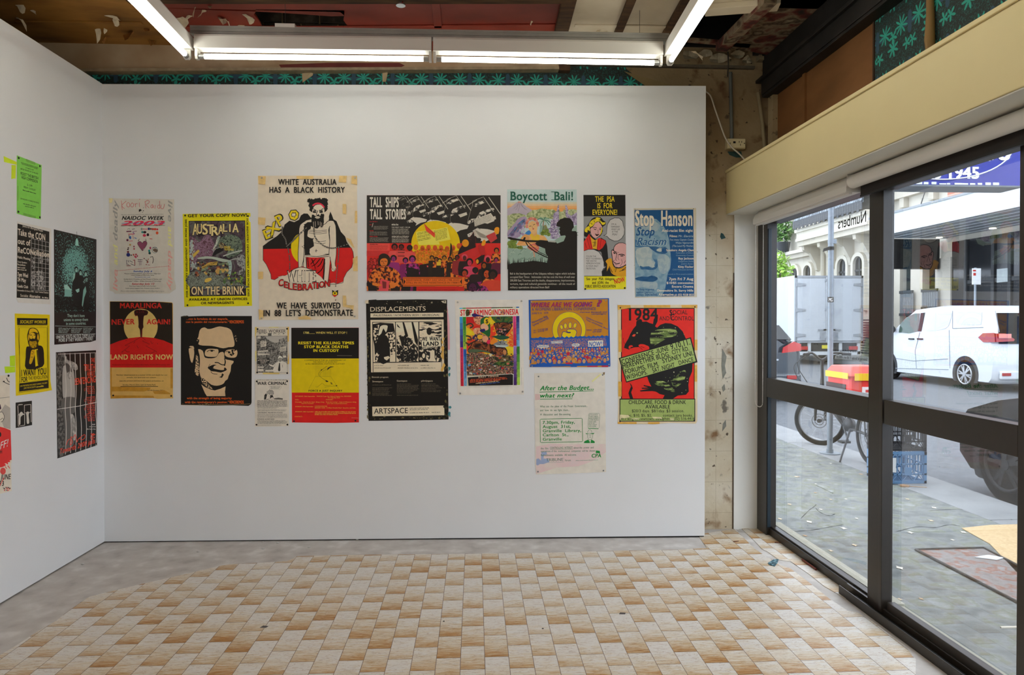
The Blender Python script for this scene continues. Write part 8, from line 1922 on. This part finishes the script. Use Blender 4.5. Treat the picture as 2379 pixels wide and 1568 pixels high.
k = MB(); k.box(bx0 + .10, by0 - .008, bz0 + .04, bx0 + .34, by0 + .001, bz0 + .19, mat('e4e4e2', .6)); k.box(bx0 + .13, by0 - .0095, bz0 + .14, bx0 + .31, by0 - .008, bz0 + .165, mat('c23a34', .6))
for i in range(4): k.box(bx0 + .12, by0 - .0095, bz0 + .06 + i * .018, bx0 + .31 - i * .02, by0 - .008, bz0 + .048 + i * .018, mat('6a6e78', .6))
k.build('paper_label', parent=t)
# overhead blue sign
SY = 5.0; so = lambda x, y, Y=SY: onY(x, y, Y)
t = thing('hanging_shop_sign', 'blue hanging shop sign with white telephone number above the footpath', 'sign', (3.1, SY + .1, 2.30))
zb_ = so(2200, 430).z; xr = so(2373, 400).x
M_bl = mat('1a2590', .35, .04, 3)
k = MB(); k.box(2.25, SY, zb_, xr, SY + .21, zb_ + .62, M_bl); k.build('cabinet', parent=t)
k = MB(); k.box(2.24, SY - .008, zb_ - .012, xr + .008, SY + .218, zb_, mat('6a7076', .5, .1)); k.build('base_frame', parent=t)
k = MB(); rr_ = random.Random(3)
for i in range(26): x = 2.4 + i * .06; k.box(x, SY - .003, zb_ + .004, x + rr_.uniform(.02, .06), SY, zb_ + rr_.uniform(.012, .024), mat('d8dce2', .6))
k.build('flaking_paint', parent=t)
M_sw = mat('f0f2f4', .5)
k = MB(); p_ = so(2108, 413); p2 = so(2274, 409)
sign_text(k, '5658 1945', (p_.x, SY - .004, p_.z), (1, 0, 0), (0, 0, 1), p2.x - p_.x, .085, M_sw, .05)
p_ = so(2246, 370); sign_text(k, 'ISTS', (p_.x, SY - .004, p_.z), (1, 0, 0), (0, 0, 1), so(2346, 370).x - p_.x, .12, M_sw, .06)
k.tube([(so(2185, 382).x + (so(2355, 345).x - so(2185, 345).x) * cos(radians(a_)), SY - .005, so(2180, 330).z + (so(2180, 330).z - so(2180, 417).z) * sin(radians(a_))) for a_ in range(-178, 182, 6)], .005, M_sw, 4, closed=True)
v0, v1 = so(2100, 392), so(2300, 374); k.hexa([Vector((v0.x, SY - .005, v0.z)), Vector((v1.x, SY - .005, v1.z)), Vector((v1.x, SY, v1.z)), Vector((v0.x, SY, v0.z)), Vector((v0.x, SY - .005, v0.z + .006)), Vector((v1.x, SY - .005, v1.z + .012)), Vector((v1.x, SY, v1.z + .012)), Vector((v0.x, SY, v0.z + .006))], M_sw)
k.build('lettering', parent=t)
for x in (2.4, 3.8): k = MB(); k.cyl((x, SY + .1, zb_ + .62), (x, SY + .1, zb_ + 1.1), .012, M_iron, 8); k.build('hanger', parent=t)
# bracket arm and wall post that carry the sign
mb = MB(); mb.box(1.95, SY + .07, zb_ + 1.1, 3.95, SY + .13, zb_ + 1.16, M_iron); mb.box(1.9, SY, 0, 2.0, SY + .2, zb_ + 1.4, M_stucco2); struct(mb.build('trim_6'))
# parking sign across the road
c_ = onX(2266, 640, 12.98)
t = thing('parking_sign', 'white parking sign on a slim pole behind the van', 'sign', (c_.x, c_.y, FZ))
k = MB(); k.cyl((c_.x, c_.y, FZ), (c_.x, c_.y, 2.72), .03, M_galv, 10); k.build('pole', parent=t)
k = MB(); k.box(c_.x - .12, c_.y - .045, 2.28, c_.x + .12, c_.y - .032, 2.70, mat('eef0f0', .5)); k.build('plate', parent=t, bevel=.01)
k = MB(); k.box(c_.x - .10, c_.y - .048, 2.62, c_.x - .02, c_.y - .045, 2.66, mat('c23a34', .6)); k.box(c_.x - .09, c_.y - .048, 2.51, c_.x - .02, c_.y - .045, 2.58, mat('c23a34', .6)); k.build('marking', parent=t)
# fallen leaves on the footpath
M_lf = [mat('c9b79a', .8, .15), mat('b79a78', .8, .15), mat('d8d2c4', .8, .1), mat('a8927a', .8, .1)]
LF = [((1812, 1206), 0), ((1750 + 100, 1108), 0), ((1895, 1125), 2), ((1930, 1077), 2), ((2005, 1091), 2), ((2000, 1102), 1), ((1834, 1172), 0), ((1930, 1161), 0), ((1894, 1145), 1), ((1965, 1160), 2), ((1990, 1205), 2), ((1907, 1184), 2), ((1960, 1228), 2), ((1855, 1048 + 60), 1), ((1985, 1267), 0), ((1880, 1213), 2), ((2140, 1392), 1), ((2090, 1393), 0), ((2265, 1285), 2), ((2115, 1238), 2), ((2213, 1255), 2), ((2108, 1160), 0), ((2330, 1150), 2), ((2163, 1210), 0), ((1930, 1280), 0), ((2238, 1237), 2), ((2090, 1320), 2), ((1870, 1245), 1), ((2050 + 120, 1180), 2), ((2310, 1195), 0)]
rr_ = random.Random(12); lf0 = None
for i, ((x, y), c_) in enumerate(LF):
    v = gf(x, y)
    if v.x < 1.95: continue
    if v.x > 3.45: continue
    k = MB(); R_ = rr_.uniform(.010, .021); an = rr_.uniform(0, 6)
    ring = [(v.x + R_ * (1.0 if j % 2 else .55) * cos(an + j * .785), v.y + R_ * 1.5 * (1.0 if j % 2 else .55) * sin(an + j * .785), FZ + .002) for j in range(8)]
    k.prism(ring, (0, 0, .0015), M_lf[c_])
    tag(k.build('fallen_leaf'), 'small pale fallen leaf lying on the grey footpath', 'leaf', 'fallen leaves on the footpath')
v = gf(2100, 1131); k = MB(); k.prism([(v.x - .03, v.y, FZ + .001), (v.x + .02, v.y - .03, FZ + .001), (v.x + .05, v.y, FZ + .001), (v.x + .03, v.y + .05, FZ + .001), (v.x - .01, v.y + .04, FZ + .001)], (0, 0, .01), mat('9a7a5a', .8, .2)); k.tube([(v.x + .04, v.y, FZ + .006), (v.x + .16, v.y - .05, FZ + .006)], .003, M_lf[1], 5); tag(k.build('fallen_leaf'), 'large brown fallen leaf with a stalk in front of the crates', 'leaf', 'fallen leaves on the footpath')
v = gf(2292, 1297); k = MB(); k.prism([(v.x - .07, v.y, FZ + .006), (v.x + .02, v.y - .05, FZ + .006), (v.x + .09, v.y - .02, FZ + .006), (v.x + .03, v.y + .03, FZ + .006)], (0, 0, .004), mat('d8dde2', .6)); tag(k.build('paper_scrap'), 'white paper scrap lying on the rusty access cover', 'paper')
v = gf(2355, 1458); k = MB(); k.box(v.x - .06, v.y - .004, FZ, v.x + .1, v.y + .004, FZ + .006, mat('d8d0c0', .7)); tag(k.build('wooden_stick'), 'short pale stick on the footpath at the right glass edge', 'stick')

# ================================================================ small things in the room
M_blind = mat('e0ddd6', .6, .02, 5)
f3 = lambda x, y, X: onX(1500 + x / 2.706, y / 2.706, X)
# white roller blind cassette over the fixed window
t = thing('roller_blind', 'white roller blind rolled up over the fixed window', 'blind', (1.73, 3.6, 1.90))
k = MB(); pr = [(1.70, 1.905), (1.70, 1.935), (1.712, 1.965), (1.735, 1.985), (1.775, 1.985), (1.775, 1.905)]
k.prism([(x, 4.135, z) for x, z in pr], (0, -1.06, 0), M_blind); k.build('cassette', parent=t, bevel=.004)
k = MB(); k.box(1.715, 3.08, 1.898, 1.73, 4.13, 1.908, M_blind); k.build('bottom_bar', parent=t)
M_bead = mat('d8d4cc', .4, .03)
def chain_pts(y0, zt, zb_, w_, x):
    P = [(x, y0, zt - (zt - zb_) * i / 60) for i in range(60)]
    P += [(x, y0 - w_ * (1 - cos(pi * j / 8)) / 2, zb_ - .03 * sin(pi * j / 8)) for j in range(9)]
    P += [(x, y0 - w_, zb_ + (zt - zb_) * i / 60) for i in range(60)]
    return P
k = MB()
P = chain_pts(4.11, 1.905, .83, .11, 1.707)
k.tube(P, .0011, M_bead, 4, cap=False)
# beads threaded on the cord
L_ = 0
for i in range(len(P) - 1):
    a_, b_ = Vector(P[i]), Vector(P[i + 1]); n_ = max(1, round((b_ - a_).length / .011))
    for j in range(n_): k.ball(a_.lerp(b_, j / n_), .0026, M_bead, 5, 4)
k.build('bead_chain', parent=t)
# second blind: round white roll with dark pelmet over the door
t = thing('roller_blind', 'round white blind roll with a dark fabric edge over the sliding door', 'blind', (1.70, 2.2, 1.86))
k = MB(); k.cyl((1.718, 3.05, 1.948), (1.718, .5, 1.948), .031, M_blind, 18); k.cyl((1.718, 3.065, 1.948), (1.718, 3.05, 1.948), .02, M_blind, 18, .034); k.build('roll', parent=t)
k = MB(); k.box(1.745, .5, 1.884, 1.752, 3.035, 1.935, mat('231d19', .7, .1)); k.box(1.742, .5, 1.876, 1.756, 3.035, 1.885, M_black); k.build('dark_fabric', parent=t)
k = MB(); k.box(1.70, 3.066, 1.93, 1.735, 3.07, 1.99, M_blind); k.build('end_bracket', parent=t)

# power point, conduit, cables on the plaster wall
yw_ = YB
w_ = lambda x, y, d=0.0: onY(x, y, YB - d)
t = thing('power_point', 'old cream double power point on the plaster wall above the beam', 'power point', w_(1703, 350, .02))
a_, b_ = w_(1684, 349, 0), w_(1726, 326, 0)
k = MB(); k.box(a_.x, YB - .042, a_.z, b_.x, YB, b_.z, mat('c9b98f', .5, .06, 20)); k.build('mounting_block', parent=t, bevel=.004)
k = MB(); k.box(a_.x + .006, YB - .048, a_.z + .004, b_.x - .002, YB - .042, b_.z - .003, mat('d3c59c', .45, .04, 20)); k.build('face_plate', parent=t, bevel=.003)
k = MB(); cxp = b_.x - .035; czp = (a_.z + b_.z) / 2
for dx, an in ((-.008, .4), (.008, -.4)): k.box(cxp + dx - .0015, YB - .0495, czp + .004, cxp + dx + .0015, YB - .048, czp + .014, M_black)
k.box(cxp - .0015, YB - .0495, czp - .014, cxp + .0015, YB - .048, czp - .004, M_black); k.box(a_.x + .035, YB - .0495, czp + .0, a_.x + .05, YB - .048, czp + .012, M_black)
k.cyl((a_.x + .016, YB - .05, czp), (a_.x + .016, YB - .048, czp), .003, M_black, 8); k.cyl((b_.x - .01, YB - .05, czp), (b_.x - .01, YB - .048, czp), .003, M_black, 8); k.build('socket_slot', parent=t)
k = MB(); k.tube([w_(1697, 168, .018), w_(1700, 322, .018), w_(1700, 326, .018)], .011, mat('5d605c', .5, .08), 12); tag(k.build('conduit'), 'grey conduit running down the plaster wall to the power point', 'conduit')
k = MB(); k.tube(sm([w_(1634, 209, .12), w_(1650, 222, .10), w_(1660, 250, .08), w_(1672, 285, .06), w_(1685, 320, .052), w_(1700, 342, .054), w_(1720, 360, .06), Vector((w_(1744, 374, .05).x, YB - .06, 2.27))]), .0045, mat('d2cbbb', .5, .03), 8); tag(k.build('hanging_cable'), 'white cable drooping from the panel corner over the power point', 'cable')
k = MB(); k.tube([w_(1761, 215, .012), w_(1772, 290, .012), w_(1777, 352, .012)], .012, mat('8f7f60', .7, .1), 8); tag(k.build('old_batten'), 'painted thin batten on the plaster wall beside the boxed beam', 'batten')
k = MB(); k.tube(sm([onY(1691, 120, YB - .06), onY(1692, 150, YB - .05), onY(1690, 178, YB - .05)]), .004, mat('3a342c', .8), 6); tag(k.build('loose_wire'), 'dark loose wire hanging from the broken ceiling corner', 'wire')
a_ = w_(1706, 388, .03); k = MB(); k.tube([(a_.x - .0, YB - .04, 2.268), (a_.x + .02, YB - .04, 2.285)], .012, M_plastic, 10); tag(k.build('cable_end'), 'short dark cable end lying on the boxed beam under the power point', 'cable')
a_ = onY(1770, 130, YB - .03); k = MB(); k.box(a_.x - .025, YB - .05, a_.z - .03, a_.x + .025, YB, a_.z + .03, mat('7a6c54', .7, .15)); k.cyl((a_.x, YB - .052, a_.z), (a_.x, YB - .05, a_.z), .008, M_black, 10); tag(k.build('switch_box'), 'small square old switch box under the steel lintel', 'switch box')
# peeled crust of plaster on the corner above the bulkhead
M_crust = mat('a2967e', .85, .15, 40, bump=.4)
for i, (x, y, s_) in enumerate(((1600, 130, .07), (1640, 125, .06), (1668, 138, .08), (1715, 128, .06), (1735, 140, .05))):
    c_ = onY(x, y, YB - .01); r = random.Random(i); k = MB(); ring = [(c_.x + s_ * r.uniform(.5, 1) * cos(q), YB - .006 - r.uniform(0, .03), c_.z + s_ * .6 * r.uniform(.5, 1) * sin(q)) for q in [j * .785 for j in range(8)]]
    k.add(ring + [(c_.x, YB - .008, c_.z)], [(j, (j + 1) % 8, 8) for j in range(8)], M_crust); k.build('plaster_crust', parent=wb)
# dark torn remnants stuck to the wall
for pts_ in ('1675 541 1680 543 1686 553 1676 556 1673 550', '1690 352 1722 352 1725 366 1710 366 1695 360', '1678 810 1688 828 1684 850 1687 866 1679 880 1676 850', '1677 900 1683 892 1685 905 1680 910', '1679 985 1686 975 1687 990 1678 1002'):
    k = MB(); k.prism([w_(x, y, .0005) for x, y in pp(pts_)], (0, -.0015, 0), mat('2c4a48' if pts_[:4] in ('1675', '1690') else '86857a', .8, .2, 40)); k.build('torn_remnant', parent=wb)
# sprinkler
s0 = onZ(931, 6, CZ - .04)
t = thing('sprinkler', 'small fire sprinkler head under the ceiling at the top edge', 'sprinkler', (s0.x, s0.y, CZ - .05))
k = MB(); k.cyl((s0.x, s0.y, CZ - .01), (s0.x, s0.y, CZ + .02), .02, M_chrome, 14); k.build('escutcheon', parent=t)
k = MB(); k.cyl((s0.x, s0.y, CZ - .05), (s0.x, s0.y, CZ - .01), .007, M_chrome, 10); k.cyl((s0.x, s0.y, CZ - .056), (s0.x, s0.y, CZ - .05), .024, M_chrome, 14); k.build('deflector', parent=t)
k = MB(); k.cyl((s0.x + .009, s0.y, CZ - .05), (s0.x + .009, s0.y, CZ - .012), .003, M_red, 8); k.build('glass_bulb', parent=t)
# peeled wallpaper flaps in the strip above the panel
for i, (pts_, lab) in enumerate((('701 161 728 161 727 175 703 192', 'peeled paper flap in the wallpaper strip, left of the two'), ('888 163 902 164 897 190 889 190', 'narrow peeled paper flap in the wallpaper strip, right of the two'))):
    k = MB(); k.prism([w_(x, y, .012 + .012 * (j % 2)) for j, (x, y) in enumerate(pp(pts_))], (0, -.001, 0), mat('b8a482', .8, .1)); tag(k.build('wallpaper_flap'), lab, 'torn wallpaper', 'peeled flaps in the wallpaper strip')
k = MB(); k.prism([w_(x, y, .014) for x, y in pp('1450 166 1560 198 1500 200 1470 180')], (0, -.003, 0), mat('8f7a55', .8, .15)); tag(k.build('torn_wallpaper'), 'brown torn wallpaper edge near the right end of the strip', 'torn wallpaper')

# scraps on the floor
def fl(x, y): return onZ(x, y, .0026)
a_, b_ = fl(1864, 1302), fl(1896, 1325); k = MB(); k.tube([(a_.x, a_.y, .008), (b_.x, b_.y, .008)], .0055, mat('7a3a2c', .35, .1, metal=.6), 10); tag(k.build('copper_tube'), 'short copper tube lying beside the window sill', 'tube')
for x0, y0, x1, y1, lab in ((1704, 1259, 1716, 1258, 'tiny rusty screw on the tiles near the panel corner'), (1800, 1261, 1815, 1262, 'tiny rusty screw on the tiles beside the window frame')):
    a_, b_ = fl(x0, y0), fl(x1, y1); k = MB(); k.tube([(a_.x, a_.y, .0055), (b_.x, b_.y, .0055)], [.003, .0018], mat('6a3a24', .6, .2), 8); tag(k.build('screw'), lab, 'screw', 'screws on the floor')
k = MB(); k.prism([tuple(fl(x, y)) for x, y in pp('1784 1309 1797 1301 1809 1300 1806 1308 1800 1316 1788 1313')], (0, 0, .004), mottle([(.3, '2a4a52'), (.5, '4a7a88'), (.6, '8ab0b8')], 90, 3)); tag(k.build('paint_chip'), 'blue painted chip lying across the grey floor strip', 'chip')
for x, y, lab in ((1031, 1443, 'small dark nail hole in the tiles, left of centre'), (1261, 1460, 'small dark nail hole in the tiles, right of centre')):
    v = fl(x, y); k = MB(); k.cyl((v.x, v.y, .0025), (v.x, v.y, .0032), .0045, M_black, 10); k.build('nail_hole', parent=tiles_o)
for x, y in ((613, 1456), (1445, 1425)):
    v = fl(x, y); k = MB(); k.prism([(v.x - .015, v.y - .008, .0025), (v.x + .012, v.y - .01, .0025), (v.x + .018, v.y + .006, .0025), (v.x - .006, v.y + .011, .0025)], (0, 0, .0006), mat('5a5654', .8, .2)); k.build('chipped_patch', parent=tiles_o)
for i, (x, y) in enumerate(((460, 1282), (610, 1260), (645, 1262), (611, 1275), (718, 1272), (192, 1311), (830, 1254))):
    v = onZ(x, y, 0); k = MB(); k.ball((v.x, v.y, .003), .006, mat('cfccc6', .8), 6, 4, (1.6, 1, .5)); tag(k.build('plaster_crumb'), 'tiny white plaster crumb on the bare concrete strip', 'crumb', 'plaster crumbs on the concrete')
# lettering on the glass, read from the street
k = MB(); M_let = mat('17181a', .5)
def glass_text(s_, xr, yr, xl, yl, hpx, col, bold=.0, X=GX - .0008):
    a_, b_ = onX(xr, yr, X), onX(xl, yl, X); h_ = hpx / 1600 * a_.y
    sign_text(k, s_, a_, (0, 1, 0), (0, 0, 1), b_.y - a_.y, h_, col, bold)
glass_text('Numbers', 2012, 515, 1947, 529, 27, M_let, .01)
glass_text('This gallery is a not for profit, artist-run space', 2015, 821, 1935, 815, 5.5, mat('3a3c40', .5), .01)
glass_text('Saturday & Sunday 11:00 am - 4:00 pm', 2015, 838, 1943, 831, 6.5, mat('3a3c40', .5), .01)
k.build('lettering', parent=wnd)
